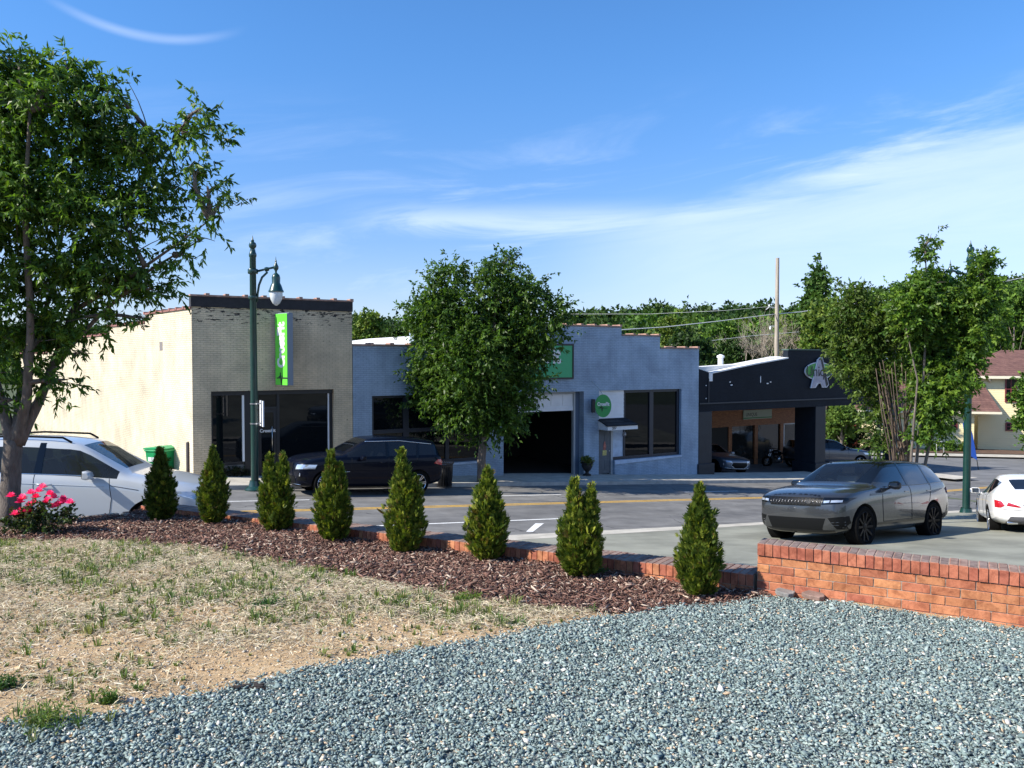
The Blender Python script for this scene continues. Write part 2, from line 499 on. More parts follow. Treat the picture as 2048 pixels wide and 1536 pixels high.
# far kerb and pavement
def strip_box(name, ts, n0, n1, zf, top, m, kind='structure'):
    mb = MB(); w = len(ts)
    for n, h in ((n0, -.2), (n0, top), (n1, top), (n1, -.2)):
        mb.v += [tuple(S(t, n, zf(t, n0) + h)) for t in ts]
    for j in range(3):
        for i in range(w - 1):
            mb.f.append((j*w+i, j*w+i+1, (j+1)*w+i+1, (j+1)*w+i)); mb.m.append(0)
    for e in (0, w - 1): mb.f.append((e, e+w, e+2*w, e+3*w)); mb.m.append(0)
    o = mb.build(name, m); tag(o, kind=kind); return o
strip_box('kerb', TS, 24.5, 24.68, zroad, .13, m_kerb)
pave = sheet('pavement', lin(-70, 40, 80), [24.68, 25.4, 26.2, 27.2], lambda t, n: zroad(t, 24.5), .124, m_conc)
m_joint = mat('pavement_joint', (.2, .19, .17), .9)
for t in lin(-4, 38, 28):
    sheet('pavement_joint', [t, t + .018], [24.68, 26.6], lambda t, n: zroad(t, 24.5), .128, m_joint, parent=pave)
# parking lot behind the garden walls (one plane)
GW = [(1.93, 6.25), (3.44, 5.38), (8.0, 2.72), (11, 1.0)]            # tall wall line
LW0, LW1 = Vector((1.93, 6.28)), Vector((-5.25, 11.25))             # low wall line
def lotpoly(pts, name, m, off=0., zf=zlot):
    mb = MB(); vs = []
    for x, y in pts:
        t, n = TN(x, y); vs.append((x, y, zf(t, n) + off))
    mb.add(vs, [tuple(range(len(vs)))])
    return tag(mb.build(name, m), kind='structure')
p_far = [tuple(S(t, 14.55).xy) for t in (39, 1.5)]
lotpoly([(1.93, 6.33), (3.48, 5.44), (8.04, 2.78), (30, -10), (44, 6)] + [p_far[0], p_far[1], (-5.25, 11.33)], 'parking_lot', m_lot)
lotpoly([tuple(S(t, n).xy) for t, n in ((1.5, 14.55), (39, 14.55), (39, 13.95), (1.5, 13.95))], 'apron', m_conc, .004)
# raised driveway under the white car
def zdrive(t, n): return -3.11 - .045 * t - .012 * (n - 14)
mb = MB()
dp = [(-4.55, 13.6), (-5.0, 17.0), (-22, 14.0), (-22, 6.0), (-9.5, 7.1), (-6.1, 9.75), (-5.25, 11.3)]
vs = [(x, y, zdrive(*TN(x, y))) for x, y in dp]
mb.add(vs + [(x, y, z - 1) for x, y, z in vs], [tuple(range(6, -1, -1))] + [(i, (i+1) % 7, (i+1) % 7 + 7, i + 7) for i in range(7)])
tag(mb.build('driveway', m_asph2), kind='structure')
# crossing street, far pavement and planting strip on the right
def xsheet(name, xs, ys, off, m):
    mb = MB()
    for y in ys: mb.v += [(x, y, zroad(*TN(x, y)) + off) for x in xs]
    w = len(xs)
    for j in range(len(ys) - 1):
        for i in range(w - 1): mb.f.append((j*w+i, j*w+i+1, (j+1)*w+i+1, (j+1)*w+i)); mb.m.append(0)
    return tag(mb.build(name, m), kind='structure')
sheet('side_street', lin(39.9, 100, 20), lin(-30, 38, 20), zroad, -.02, m_asph2)
xsheet('side_street', lin(17, 90, 20), lin(37, 54, 6), -.008, m_asph2)
xsheet('pavement', lin(16, 90, 20), [54, 54.02, 56.5], .10, m_conc)
m_mulch_far = mat('bark_bed', (.10, .055, .035), .95, var=(3, .4), bump=(20, .6, .03))
xsheet('planting_bed', lin(16, 90, 20), [56.5, 58, 62], .14, m_mulch_far)
sheet('corner_pavement', lin(38.2, 40.2, 2), lin(22, 50, 10), zroad, .13, m_conc)
sheet('yard', lin(26, 38, 8), lin(27.2, 50, 10), zroad, .06, m_asph2)
m_redpave = brick_mat('red_paving', (.42, .15, .09), (.36, .12, .08), (.3, .22, .18), .2, .1, .008, .3)
xsheet('brick_path', lin(20.4, 23.2, 4), [47, 50, 53.5], .02, m_redpave)

# garden surface: one grid whose far edge follows the walls
def ymax(x):
    if x >= 1.93:
        for (a, b), (c, d) in zip(GW, GW[1:]):
            if x <= c: return b + (d - b) * (x - a) / (c - a) + .06
        return 3.0
    if x >= -5.25: return 6.28 + (11.25 - 6.28) * (x - 1.93) / (-5.25 - 1.93) + .04
    if x >= -6.2: return 9.65 + (x + 6.2) * (10.75 - 9.65) / .95
    return max(3.0, 9.65 + (x + 6.2) * .8)
def bumpy(x, y):
    return .018 * np.sin(x * 2.1 + 1.3 * np.sin(y * 1.7)) * np.sin(y * 2.6 + .8 * x) + .008 * np.sin(x * 7.3 + y * 3.1) * np.sin(y * 6.1 - x * 2.)
def zg(x, y): return -(1.49 + .056 * y) + bumpy(x, y)
xs = np.linspace(-14, 11, 260); rows = 200
GX = np.repeat(xs[:, None], rows, 1)
GY = np.array([np.linspace(-8, ymax(x), rows) for x in xs])
V = np.stack([GX, GY, zg(GX, GY)], -1).reshape(-1, 3)
ii, jj = np.meshgrid(np.arange(len(xs) - 1), np.arange(rows - 1), indexing='ij')
a0 = (ii * rows + jj).ravel()
soil_m, nt, bs = base_mat('sandy_soil')
tcn = nt.nodes.new('ShaderNodeTexCoord')
na = noise(nt, tcn.outputs['Object'], 1.4, 8, .7, .4)
nb = noise(nt, tcn.outputs['Object'], 38, 6, .75)
cc = mixcol(nt, ramp(nt, na, .35, .65), (.40, .27, .145), (.52, .37, .21))
cc = mixcol(nt, ramp(nt, nb, .42, .72), cc, (.62, .47, .30))
cc = mixcol(nt, ramp(nt, noise(nt, tcn.outputs['Object'], 75, 3, .6), .60, .68), cc, (.22, .15, .09))
nt.links.new(cc, bs.inputs['Base Color']); bs.inputs['Roughness'].default_value = .95; bs.inputs['Specular IOR Level'].default_value = .15
bp = nt.nodes.new('ShaderNodeBump'); bp.inputs['Strength'].default_value = .8; bp.inputs['Distance'].default_value = .02
nt.links.new(noise(nt, tcn.outputs['Object'], 45, 8, .75), bp.inputs['Height']); nt.links.new(bp.outputs[0], bs.inputs['Normal'])
tag(np_mesh('soil', V, np.stack([a0, a0 + rows, a0 + rows + 1, a0 + 1], -1), soil_m, smooth=True), kind='structure')

# zone limits, drawn as lines on the garden surface
def gline(px): return np.array([gh(*p)[:2] for p in px])
L_GRAV = gline([(-700, 1500), (-300, 1470), (0, 1458), (190, 1440), (300, 1402), (450, 1380), (700, 1326), (950, 1282), (1240, 1236), (1330, 1216), (1420, 1206), (1540, 1196)])
L_MULCH = gline([(-500, 1110), (0, 1084), (200, 1082), (400, 1096), (560, 1122), (700, 1152), (850, 1182), (1000, 1206), (1150, 1226), (1260, 1232)])
def yl(line, x): return np.interp(x, line[:, 0], line[:, 1])
YM = np.vectorize(ymax)
def scatter(n, x0, x1, y0, y1, keep):
    x = RNG.uniform(x0, x1, n); y = RNG.uniform(y0, y1, n)
    k = keep(x, y)
    return x[k], y[k]
def rot_frames(n, tilt):
    """random frames whose z axis leans by up to tilt"""
    a = RNG.uniform(0, 2*np.pi, n); th = RNG.uniform(0, tilt, n); ph = RNG.uniform(0, 2*np.pi, n)
    zax = np.stack([np.sin(th)*np.cos(ph), np.sin(th)*np.sin(ph), np.cos(th)], -1)
    x0 = np.stack([np.cos(a), np.sin(a), np.zeros(n)], -1)
    xax = x0 - zax * (x0*zax).sum(-1, keepdims=True); xax /= np.linalg.norm(xax, axis=-1, keepdims=True)
    return xax, np.cross(zax, xax), zax
def pieces(name, x, y, z, sx, sy, sz, cols, m, tilt, unit, faces, jit=.25):
    n = len(x); X, Y, Z = rot_frames(n, tilt)
    U = unit[None] * (1 + RNG.uniform(-jit, jit, (n, len(unit), 3)))
    U = U * np.stack([sx, sy, sz], -1)[:, None, :]
    V = X[:, None] * U[..., :1] + Y[:, None] * U[..., 1:2] + Z[:, None] * U[..., 2:3] + np.stack([x, y, z], -1)[:, None]
    Fq = (faces[None] + (np.arange(n) * len(unit))[:, None, None]).reshape(-1, faces.shape[1])
    return np_mesh(name, V.reshape(-1, 3), Fq, m, col=np.repeat(cols, len(unit), 0))
OCT = np.array([(1, .1, 0), (.15, 1, .1), (-1, -.1, .1), (-.1, -1, 0), (.25, .1, .8), (-.2, .1, -.8), (.5, -.6, .55), (-.55, .55, .5)], float)
OCTF = np.array([(0, 1, 4), (1, 7, 4), (7, 2, 4), (2, 6, 4), (6, 0, 4), (2, 3, 6), (3, 0, 6), (1, 2, 7), (1, 0, 5), (2, 1, 5), (3, 2, 5), (0, 3, 5)])
BOX = np.array([(x, y, z) for z in (-1, 1) for y in (-1, 1) for x in (-1, 1)], float)
BOXF = np.array([(0, 2, 3, 1), (4, 5, 7, 6), (0, 1, 5, 4), (1, 3, 7, 5), (3, 2, 6, 7), (2, 0, 4, 6)])
# gravel: crushed blue-grey stone
def in_gravel(x, y):
    lim = np.where(x < L_GRAV[-1, 0], yl(L_GRAV, x), YM(x) - .13 - .12 * np.sin(x * 9) ** 2)
    return y < lim + RNG.normal(0, .045, len(x)) * (1 + 2.5 * (RNG.random(len(x)) < .04))
gx, gy = scatter(560000, -6.4, 8.2, 2.2, 6.4, lambda x, y: in_gravel(x, y) & (np.abs(x) < .72 * y + 2.4))
# a few bare patches near the wall
k = ~((np.hypot(gx - 2.75, (gy - 5.78) * 2.2) < .22) | ((np.hypot(gx - 1.25, (gy - 6.02) * 2) < .16) & (RNG.random(len(gx)) < .8)))
gx, gy = gx[k], gy[k]
n = len(gx)
pal = np.array([(.195, .255, .243), (.26, .315, .297), (.140, .187, .185), (.30, .34, .312), (.175, .228, .226), (.075, .098, .10), (.52, .47, .38), (.60, .58, .53), (.44, .33, .22), (.25, .31, .285)])
pw = np.array([.22, .17, .18, .10, .15, .08, .03, .015, .02, .035])
gc = pal[RNG.choice(len(pal), n, p=pw)] * RNG.uniform(.78, 1.22, (n, 1)) * 1.14
s0 = RNG.lognormal(np.log(.0066), .34, n)
m_stone = attr_mat('gravel_stone', .9, .10, .15)
o = pieces('gravel', gx, gy, zg(gx, gy) + RNG.uniform(-.002, .016, n), s0 * 1.5, s0 * .95, s0 * .62, gc, m_stone, 1.1, OCT, OCTF, .38)
tag(o, 'blue grey crushed stone gravel spread in the foreground', 'gravel', kind='stuff')
# stone dust under the stones
mb = MB(); xs2 = np.linspace(-7, 9, 120); rr = np.linspace(0, 1, 40)
for x in xs2:
    lim = float(yl(L_GRAV, x)) if x < L_GRAV[-1, 0] else float(ymax(x)) - .2
    mb.v += [(x, 1.0 + (lim - .02 - 1.0) * q, float(zg(x, 1.0 + (lim - .02 - 1.0) * q)) + .003) for q in rr]
for i in range(len(xs2) - 1):
    for j in range(39): mb.f.append((i*40+j, (i+1)*40+j, (i+1)*40+j+1, i*40+j+1)); mb.m.append(0)
tag(mb.build('gravel_bed', mat('stone_dust', (.13, .15, .145), .95, var=(30, .4), bump=(60, .8, .02)), smooth=True), kind='structure')
# mulch
def in_mulch(x, y): return (y > yl(L_MULCH, x) + RNG.normal(0, .06, len(x))) & (y < YM(x) - .015) & (x > -9) & ~((x > L_MULCH[-1, 0]) & in_gravel(x, y))
mx, my = scatter(190000, -9, 2.0, 5.6, 11.4, in_mulch)
n = len(mx)
pal = np.array([(.175, .092, .070), (.120, .062, .048), (.22, .130, .098), (.060, .034, .028), (.36, .26, .20), (.52, .42, .33)])
mc = pal[RNG.choice(6, n, p=[.28, .23, .2, .12, .11, .06])] * RNG.uniform(.75, 1.3, (n, 1))
ml = RNG.lognormal(np.log(.016), .42, n)
m_chip = attr_mat('bark_chip', .85, .2)
o = pieces('mulch', mx, my, zg(mx, my) + RNG.uniform(.0, .035, n), ml, ml * RNG.uniform(.10, .30, n), ml * .09, mc, m_chip, .9, BOX, BOXF, .3)
tag(o, 'dark red brown shredded bark mulch under the evergreens', 'mulch', kind='stuff')
xs2 = np.linspace(-9, 1.9, 90); mb = MB()
for x in xs2:
    a, b = float(yl(L_MULCH, x)) + .05, float(ymax(x)) - .01
    b = max(b, a + .02)
    mb.v += [(x, a + (b - a) * q, float(zg(x, a + (b - a) * q)) + .006) for q in np.linspace(0, 1, 24)]
for i in range(len(xs2) - 1):
    for j in range(23): mb.f.append((i*24+j, (i+1)*24+j, (i+1)*24+j+1, i*24+j+1)); mb.m.append(0)
tag(mb.build('mulch_bed', mat('bark_fines', (.06, .032, .027), .95, var=(25, .5), bump=(50, .9, .03)), smooth=True), kind='structure')
# stray chips on the gravel by the wall
# dry grass: matted straw
def in_lawn(x, y): return (y < yl(L_MULCH, x) + .03) & (y > yl(L_GRAV, x) + .02) & (x > -9)
def dens(x, y):                                   # straw thins out towards the gravel
    d = (y - yl(L_GRAV, x)) / np.maximum(.3, yl(L_MULCH, x) - yl(L_GRAV, x))
    return np.clip(.16 + 1.3 * (d - .15) + .35 * np.sin(x * 3.1 + y * 2) * np.sin(y * 4.3 - x), .06, 1)
wx, wy = scatter(400000, -9, 1.6, 3.1, 9.8, lambda x, y: in_lawn(x, y) & (RNG.random(len(x)) < dens(x, y)) & (np.abs(x) < .75 * y + 2.4))
n = len(wx)
pal = np.array([(.52, .435, .29), (.38, .31, .21), (.66, .575, .40), (.21, .165, .115), (.40, .37, .21), (.76, .68, .51)])
wc = pal[RNG.choice(6, n, p=[.25, .25, .15, .15, .13, .07])] * RNG.uniform(.8, 1.2, (n, 1))
wl = RNG.uniform(.012, .045, n)
UB = np.array([(-1, -1, 0), (-1, 1, 0), (0, 1, .5), (0, -1, .5), (1, .3, .1), (1, -.3, .1)], float)
UBF = np.array([(0, 3, 2, 1), (3, 4, 5, 2)])
UBF = np.array([(0, 3, 2, 1), (3, 5, 4, 2)])
m_straw = attr_mat('straw', .8, .2)
o = pieces('dry_grass', wx, wy, zg(wx, wy) + RNG.uniform(.001, .028, n), wl, wl * 0 + RNG.uniform(.0012, .0028, n), wl * .25, wc, m_straw, .45, UB, UBF, .3)
tag(o, 'matted dead straw coloured grass over sandy soil', 'dry grass', kind='stuff')
# crumbs of earth and grit
ex, ey = scatter(75000, -8, 2.0, 3.1, 8.5, lambda x, y: in_lawn(x, y) & (RNG.random(len(x)) < np.clip(1.2 - dens(x, y), 0, 1)) & (np.abs(x) < .75 * y + 2.4))
n = len(ex); s0 = RNG.lognormal(np.log(.0045), .5, n)
pal = np.array([(.50, .36, .21), (.58, .44, .28), (.36, .25, .14), (.42, .40, .36), (.64, .54, .42)])
o = pieces('grit', ex, ey, zg(ex, ey) + s0 * .2, s0 * 1.2, s0, s0 * .6, pal[RNG.choice(5, n)] * RNG.uniform(.8, 1.15, (n, 1)), attr_mat('grit', .9, .2), .8, OCT, OCTF)
tag(o, 'tan grit and crumbs of bare soil along the gravel edge', 'grit', kind='stuff')
# green tufts
def blades(name, cx, cy, cz, hs, spread, nb, cols, m, parent=None, width=.0035):
    n = len(cx); k = nb
    X = np.repeat(np.stack([cx, cy, cz], -1), k, 0); H = np.repeat(hs, k) * RNG.uniform(.45, 1.1, n * k)
    az_ = RNG.uniform(0, 2*np.pi, n * k); ln = RNG.uniform(.1, 1., n * k) * np.repeat(spread, k)
    d = np.stack([np.cos(az_), np.sin(az_)], -1)
    base = X.copy(); base[:, :2] += d * (RNG.random((n * k, 1)) * np.repeat(hs, k)[:, None] * .35)
    side = np.stack([-d[:, 1], d[:, 0], np.zeros(n * k)], -1) * width * RNG.uniform(.7, 1.5, (n * k, 1))
    mid = base.copy(); mid[:, :2] += d * (H * ln * .4)[:, None]; mid[:, 2] += H * .65
    tip = base.copy(); tip[:, :2] += d * (H * ln)[:, None]; tip[:, 2] += H * (1 - .35 * ln)
    V = np.stack([base - side, base + side, mid + side * .8, mid - side * .8, tip + side * .15, tip - side * .15], 1).reshape(-1, 3)
    f = np.array([(0, 1, 2, 3), (3, 2, 4, 5)])
    Fq = (f[None] + (np.arange(n * k) * 6)[:, None, None]).reshape(-1, 4)
    C = np.repeat(cols, k, 0) * RNG.uniform(.7, 1.3, (n * k, 1))
    return np_mesh(name, V, Fq, m, parent, col=np.repeat(C, 6, 0))
m_blade = attr_mat('grass_blade', .55, .3, trans=.25)
tx, ty = scatter(58000, -9, 1.6, 3.2, 9.7, lambda x, y: in_lawn(x, y) & (RNG.random(len(x)) < (.03 + .97 * dens(x, y) ** 1.6) * np.clip(.60 + .6 * np.sin(x * 2.3 + 1.1 * y) * np.sin(1.9 * y - .7 * x + 1) + .5 * np.sin(5.1 * x) * np.sin(4.3 * y), .10, 1)) & (np.abs(x) < .75 * y + 2.4))
n = len(tx)
gp = np.array([(.11, .17, .04), (.085, .145, .035), (.17, .215, .06), (.25, .26, .10)])
big = RNG.random(n) < .12
o = blades('grass', tx, ty, zg(tx, ty), np.where(big, RNG.uniform(.05, .10, n), RNG.uniform(.012, .040, n)), RNG.uniform(.5, 1.3, n), 12, gp[RNG.choice(4, n)], m_blade)
tag(o, 'scattered short green grass tufts growing through the dead lawn', 'grass', kind='stuff')
# ------------------------------------------------------------------ garden walls, built brick by brick
m_brick = attr_mat('red_brick', .85, .25, .28, blotch=True)
m_mortar = mat('mortar', (.30, .24, .19), .95, var=(30, .25), bump=(70, .5, .006))
BRK = [(.40, .140, .082), (.44, .165, .090), (.37, .125, .078), (.48, .205, .105), (.33, .11, .07), (.45, .18, .095)]
def a_brick(mb, M, x0, x1, y0, y1, z0, z1, col, top):
    j = .0012
    c = [(x0,y0,z0),(x1,y0,z0),(x1,y1,z0),(x0,y1,z0),(x0,y0,z1),(x1,y0,z1),(x1,y1,z1),(x0,y1,z1)]
    b = .004                                      # worn edges
    ct = [(x0+b,y0+b,z1),(x1-b,y0+b,z1),(x1-b,y1-b,z1),(x0+b,y1-b,z1)]
    c[4:] = [(x0,y0,z1-b),(x1,y0,z1-b),(x1,y1,z1-b),(x0,y1,z1-b)]
    c = [M @ Vector((p[0]+random.uniform(-j,j), p[1]+random.uniform(-j,j), p[2])) for p in c]
    mb.col = col; mb.add(c, [(0,1,5,4),(1,2,6,5),(2,3,7,6),(3,0,4,7),(0,3,2,1)])
    e = [M @ Vector(p) for p in ct]
    mb.col = top; mb.add(e, [(0,1,2,3)])
    mb.col = tuple((a+d)/2 for a, d in zip(col, top))
    mb.add([c[4],c[5],c[6],c[7]] + e, [(0,1,5,4),(1,2,6,5),(2,3,7,6),(3,0,4,7)])
def run_frame(p, q, z):
    d = Vector((q[0]-p[0], q[1]-p[1], 0)); L = d.length; d.normalize()
    M = Matrix.Translation(Vector((p[0], p[1], z))) @ Matrix(((d.x, -d.y, 0, 0), (d.y, d.x, 0, 0), (0, 0, 1, 0), (0, 0, 0, 1)))
    return M, L
BRR = [(.375, .122, .075), (.41, .14, .082), (.345, .11, .07), (.42, .15, .088)]
BRO = [(.46, .185, .088), (.52, .23, .105), (.43, .16, .080), (.49, .205, .098), (.38, .135, .075)]
def bcol(pal=BRK):
    c = random.choice(pal); k = random.uniform(.86, 1.12)
    return tuple(x * k for x in c)
def tcol():
    k = random.uniform(.88, 1.1); c = random.choice([(.235, .175, .15), (.26, .19, .165), (.22, .165, .145), (.28, .19, .155)])
    return tuple(x * k for x in c)
tw = thing('brick_wall', 'tall red brick garden wall with a row of upright bricks on top, behind the gravel', 'brick wall', (GW[0][0], GW[0][1], -1.85))
cap = MB(); body = MB(); mor = MB()
TOP, TH = -1.436, .20
for i, (p, q) in enumerate(zip(GW, GW[1:])):
    M, L = run_frame(p, q, 0)
    nh = round(L / .0605); w = L / nh
    for k in range(nh):
        dz = random.uniform(-.003, .003)
        a_brick(cap, M, k*w + .003, (k+1)*w - .003, -.012 + random.uniform(-.002, .002), TH + .012, TOP - .094, TOP + dz, bcol(BRR), tcol())
    mor.box(.0, L, .005, TH - .005, -2.5, TOP - .004, M=M)
    ch, bl = .0655, .186
    for r in range(12):
        z1 = TOP - .102 - r * ch
        off = (bl / 2 if r % 2 else 0) + (.02 * i)
        x = -off
        while x < L:
            a, b = max(0, x + .004), min(L, x + bl - .004)
            if b - a > .012: a_brick(body, M, a, b, random.uniform(-.002, .002), TH, z1 - ch + .007, z1, bcol(BRO if r < 3 else BRK), bcol())
            x += bl
        # end face of the wall on the left is covered by the same bricks
for nm, b_, mm in (('brick_cap', cap, m_brick), ('brickwork', body, m_brick), ('mortar_joints', mor, m_mortar)):
    o = b_.build(nm, mm, tw); o.location = -Vector(tw.location)
lw = thing('brick_edging', 'low red brick edging wall running behind the row of evergreens', 'edging wall', (LW0.x, LW0.y, -1.9))
cap = MB(); mor = MB(); body = MB()
M, L = run_frame((LW1.x, LW1.y), (LW0.x - .02, LW0.y), 0)
zt = lambda s: -2.055 + (-1.70 + 2.055) * s / L
nh = round(L / .062); w = L / nh
for k in range(nh):
    s = (k + .5) * w
    a_brick(cap, M, k*w + .004, (k+1)*w - .004, random.uniform(-.003, .003), .30, zt(s) - .092, zt(s) + random.uniform(-.002, .003), bcol(), tcol())
nb = round(L / .19); w = L / nb
for k in range(nb):
    s = (k + .5) * w
    for r in range(14):
        z1 = zt(s) - .10 - r * .0655
        for y0, y1 in ((.008, .10), (.19, .292)):
            o_ = (w / 2 if r % 2 else 0)
            a_brick(body, M, max(0, k*w + .004 - o_), (k+1)*w - .004 - o_ if k < nb - 1 or not r % 2 else L, y0, y1, z1 - .0565, z1, bcol(), bcol())
mor.add([M @ Vector(p) for p in ((0, .014, -3.2), (L, .014, -3.2), (L, .284, -3.2), (0, .284, -3.2), (0, .014, zt(0) - .006), (L, .014, zt(L) - .006), (L, .284, zt(L) - .006), (0, .284, zt(0) - .006))],
        [(0,3,2,1),(4,5,6,7),(0,1,5,4),(1,2,6,5),(2,3,7,6),(3,0,4,7)])
for nm, b_, mm in (('brick_cap', cap, m_brick), ('brickwork', body, m_brick), ('mortar_joints', mor, m_mortar)):
    o = b_.build(nm, mm, lw); o.location = -Vector(lw.location)
# timber edging on the left
m_timber = mat('weathered_timber', (.30, .24, .18), .9, var=(8, .3), stretch=(1, 1, 6), bump=(30, .5, .006))
mb = MB(); te = [(-9.5, 7.0), (-7.8, 8.36), (-6.2, 9.66), (-5.28, 10.72)]
for p, q in zip(te, te[1:]):
    M, L = run_frame(p, q, 0)
    za, zb = float(zg(*p)) + .035, float(zg(*q)) + .035
    vs = [M @ Vector((x, y, z)) for x, zz in ((0, za), (L - .01, zb)) for y, z in ((0, zz - .9), (.09, zz - .9), (.09, zz), (0, zz))]
    mb.add(vs, [(0,1,2,3),(7,6,5,4),(0,4,5,1),(1,5,6,2),(2,6,7,3),(3,7,4,0)])
tag(mb.build('timber_edging', m_timber), 'weathered timber edging holding the mulch beside the white car', 'edging board')

# ------------------------------------------------------------------ shop buildings on the far side
def building(name, label, t0, z0, n0=FN):
    b = thing(name, label, 'building', S(t0, n0, z0), ROT)
    b['_o'] = (t0, n0, z0)
    return b
def bpart(name, mb, m, bld, **kw):
    o = mb.build(name, m, bld, **kw)
    o.location = -Vector(bld['_o'])
    return o
m_black = mat('black_paint', (.012, .013, .016), .45)
m_dkframe = mat('dark_window_frame', (.018, .024, .038), .4)
m_pane = mat('dark_shop_glass', (.004, .006, .008), .015, spec=.3, bump=(.9, .05, .02))
m_coping = mat('clay_coping', (.36, .22, .17), .8, var=(5, .3))
m_white = mat('white_paint', (.74, .75, .76), .5, var=(2, .06))
m_roofw = mat('white_roof', (.78, .77, .74), .7, var=(1, .08))
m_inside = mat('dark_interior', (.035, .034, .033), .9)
def coping_tiles(mb, t0, t1, n, z, step=.62, dep=.30, axis='t'):
    k = max(1, round((t1 - t0) / step)); w = (t1 - t0) / k
    for i in range(k):
        a = t0 + i * w
        mb.box(a, a + w - .01, n - .05, n + dep, z, z + .055)
        mb.box(a + w - .13, a + w - .012, n - .065, n + dep + .015, z + .012, z + .105)
# --- tan brick building
tL = FP(385, 800)[0]; tR = FP(705, 800)[0]
m_tan = brick_mat('tan_painted_brick', (.69, .565, .385), (.65, .53, .355), (.50, .405, .275), bump=.9,
                  stain=(1.6, (.50, .43, .30), .60), chips=(.7, 1.75, (.05, .045, .042)))
m_tanside = brick_mat('cream_painted_brick', (.70, .61, .455), (.66, .575, .43), (.52, .45, .335), bump=.9, stain=(.7, (.62, .51, .37), .57))
tan = building('brick_building', 'tan painted brick shop building with a black parapet band and big dark shopfront', tL, zroad(tL, 26) )
w0, ztop = FP(422, 783); w1 = FP(668, 778)[0]
zb_ = zroad(tL, 26) - .9
zpar0 = FP(382, 613)[1]; zpar1 = FP(382, 592)[1]
mb = MB()
xs_ = [tL, w0, w1, tR]; zs_ = [zb_, zroad(tL, 25) + .04, ztop, zpar0]
cellwall(mb, xs_, zs_, lambda x, z: not (w0 < x < w1 and z < ztop), FN, FN + .3)
bpart('wall', mb, m_tan, tan)
mb = MB(); mb.box(tL - .02, tR + .02, FN - .03, FN + .3, zpar0, zpar1)
bpart('parapet_band', mb, mat('black_painted_brick', (.018, .016, .019), .7, var=(6, .3), bump=(30, .5, .01)), tan)
mb = MB(); coping_tiles(mb, tL - .04, tR + .05, FN, zpar1 + .003)
bpart('coping', mb, m_coping, tan)
# side wall running back at an angle, stepping down
sd_ = Vector((-.66, .751)).normalized(); st, sn = TN(sd_.x, sd_.y)
def side(mb, s0, s1, z0, z1, d0=0., d1=.3):
    nx, ny = sn, -st
    pts = [(tL + st * s + nx * d, FN + sn * s + ny * d) for s, d in ((s0, d0), (s1, d0), (s1, d1), (s0, d1))]
    mb.add([(p[0], p[1], z) for z in (z0, z1) for p in pts], [(0,1,2,3),(7,6,5,4),(0,4,5,1),(1,5,6,2),(2,6,7,3),(3,7,4,0)])
mb = MB(); cp = MB()
SEG = [(0.004, 4.6, 1.60), (4.6, 9.2, 1.30), (9.2, 14.5, .98), (14.5, 20, .66), (20, 27, .34)]
for i, (a, b, z) in enumerate(SEG):
    side(mb, a, b, zb_ - .6, z)
    k = round((b - a) / .62)
    for j in range(k):
        x0 = a + (b - a) * j / k; x1 = a + (b - a) * (j + 1) / k
        side(cp, x0, x1 - .01, z + .002, z + .06, -.05, .33)
        side(cp, x1 - .13, x1 - .012, z + .02, z + .105, -.065, .345)
bpart('side_wall', mb, m_tanside, tan)
bpart('coping', cp, mat('red_clay_coping', (.27, .12, .10), .8, var=(5, .3)), tan)
mb = MB(); side(mb, 2.75, 3.05, FP(0, 0)[1] * 0 + .32, .62, -.006, .01)
bpart('wall_vent', mb, mat('vent_grey', (.2, .18, .17), .8), tan)
mb = MB(); mb.add([(tL + .2, FN + .3, 1.2), (tR, FN + .3, 1.2), (tR - 3, FN + 27, .2), (tL + st*27 + .3, FN + 26.5, .2)], [(0, 1, 2, 3)])
mb.box(tR - .3, tR - .004, FN + .3, FN + 27, zb_, 1.19)
bpart('roof', mb, m_roofw, tan)
# shopfront, set back .25
sf = FN + .22
zg0 = zroad((w0 + w1) / 2, 26) + .1
x_a = FP(487, 800)[0]; x_b = FP(519, 800)[0]; x_c = FP(556, 800)[0]
zl = FP(450, 932)[1]; zr = FP(620, 927)[1]
fr = MB(); y0, y1 = sf - .05, sf + .08
fr.box(w0, w1, y0 - .06, y1, ztop - .14, ztop - .003)
fr.box(w0, w0 + .07, y0, y1, zl, ztop - .14); fr.box(w1 - .13, w1, y0, y1, zr, ztop - .14)
fr.box(x_a + .05, x_b, y0 - .02, y1, zg0 - .3, ztop - .14); fr.box(x_c, x_c + .09, y0, y1, zg0 - .3, ztop - .14)
fr.box(w0 + .07, x_a, y0, y1, zl, zl + .09); fr.box(x_c + .09, w1 - .13, y0, y1, zr, zr + .10)
fr.box(x_b, x_c, y0, y1, ztop - .62, ztop - .55)
bpart('shopfront_frame', fr, m_black, tan)
for a_, b_, c_ in ((x_a - .012, x_a + .05, zl + .09), (w1 - .165, w1 - .131, zr + .1)):
    mb = MB(); mb.box(a_, b_, y0 - .03, y1 - .02, c_, ztop - .145); bpart('white_trim', mb, m_white, tan)
def pane(bld, a, b, c, d, y, m=m_pane, name='window_pane'):
    mb = MB(); mb.box(a, b, y, y + .02, c, d)
    return bpart(name, mb, m, bld)
pane(tan, w0 + .07, x_a, zl + .09, ztop - .14, sf)
pane(tan, x_c + .09, w1 - .165, zr + .10, ztop - .14, sf)
pane(tan, x_b, x_c, ztop - .55, ztop - .14, sf)
dr = MB(); dr.box(x_b, x_b + .1, sf - .02, sf + .04, zg0 - .3, ztop - .62); dr.box(x_c - .1, x_c, sf - .02, sf + .04, zg0 - .3, ztop - .62)
dr.box(x_b + .1, x_c - .1, sf - .02, sf + .04, ztop - .74, ztop - .62); dr.box(x_b + .1, x_c - .1, sf - .02, sf + .04, zg0 - .3, zg0 + .05)
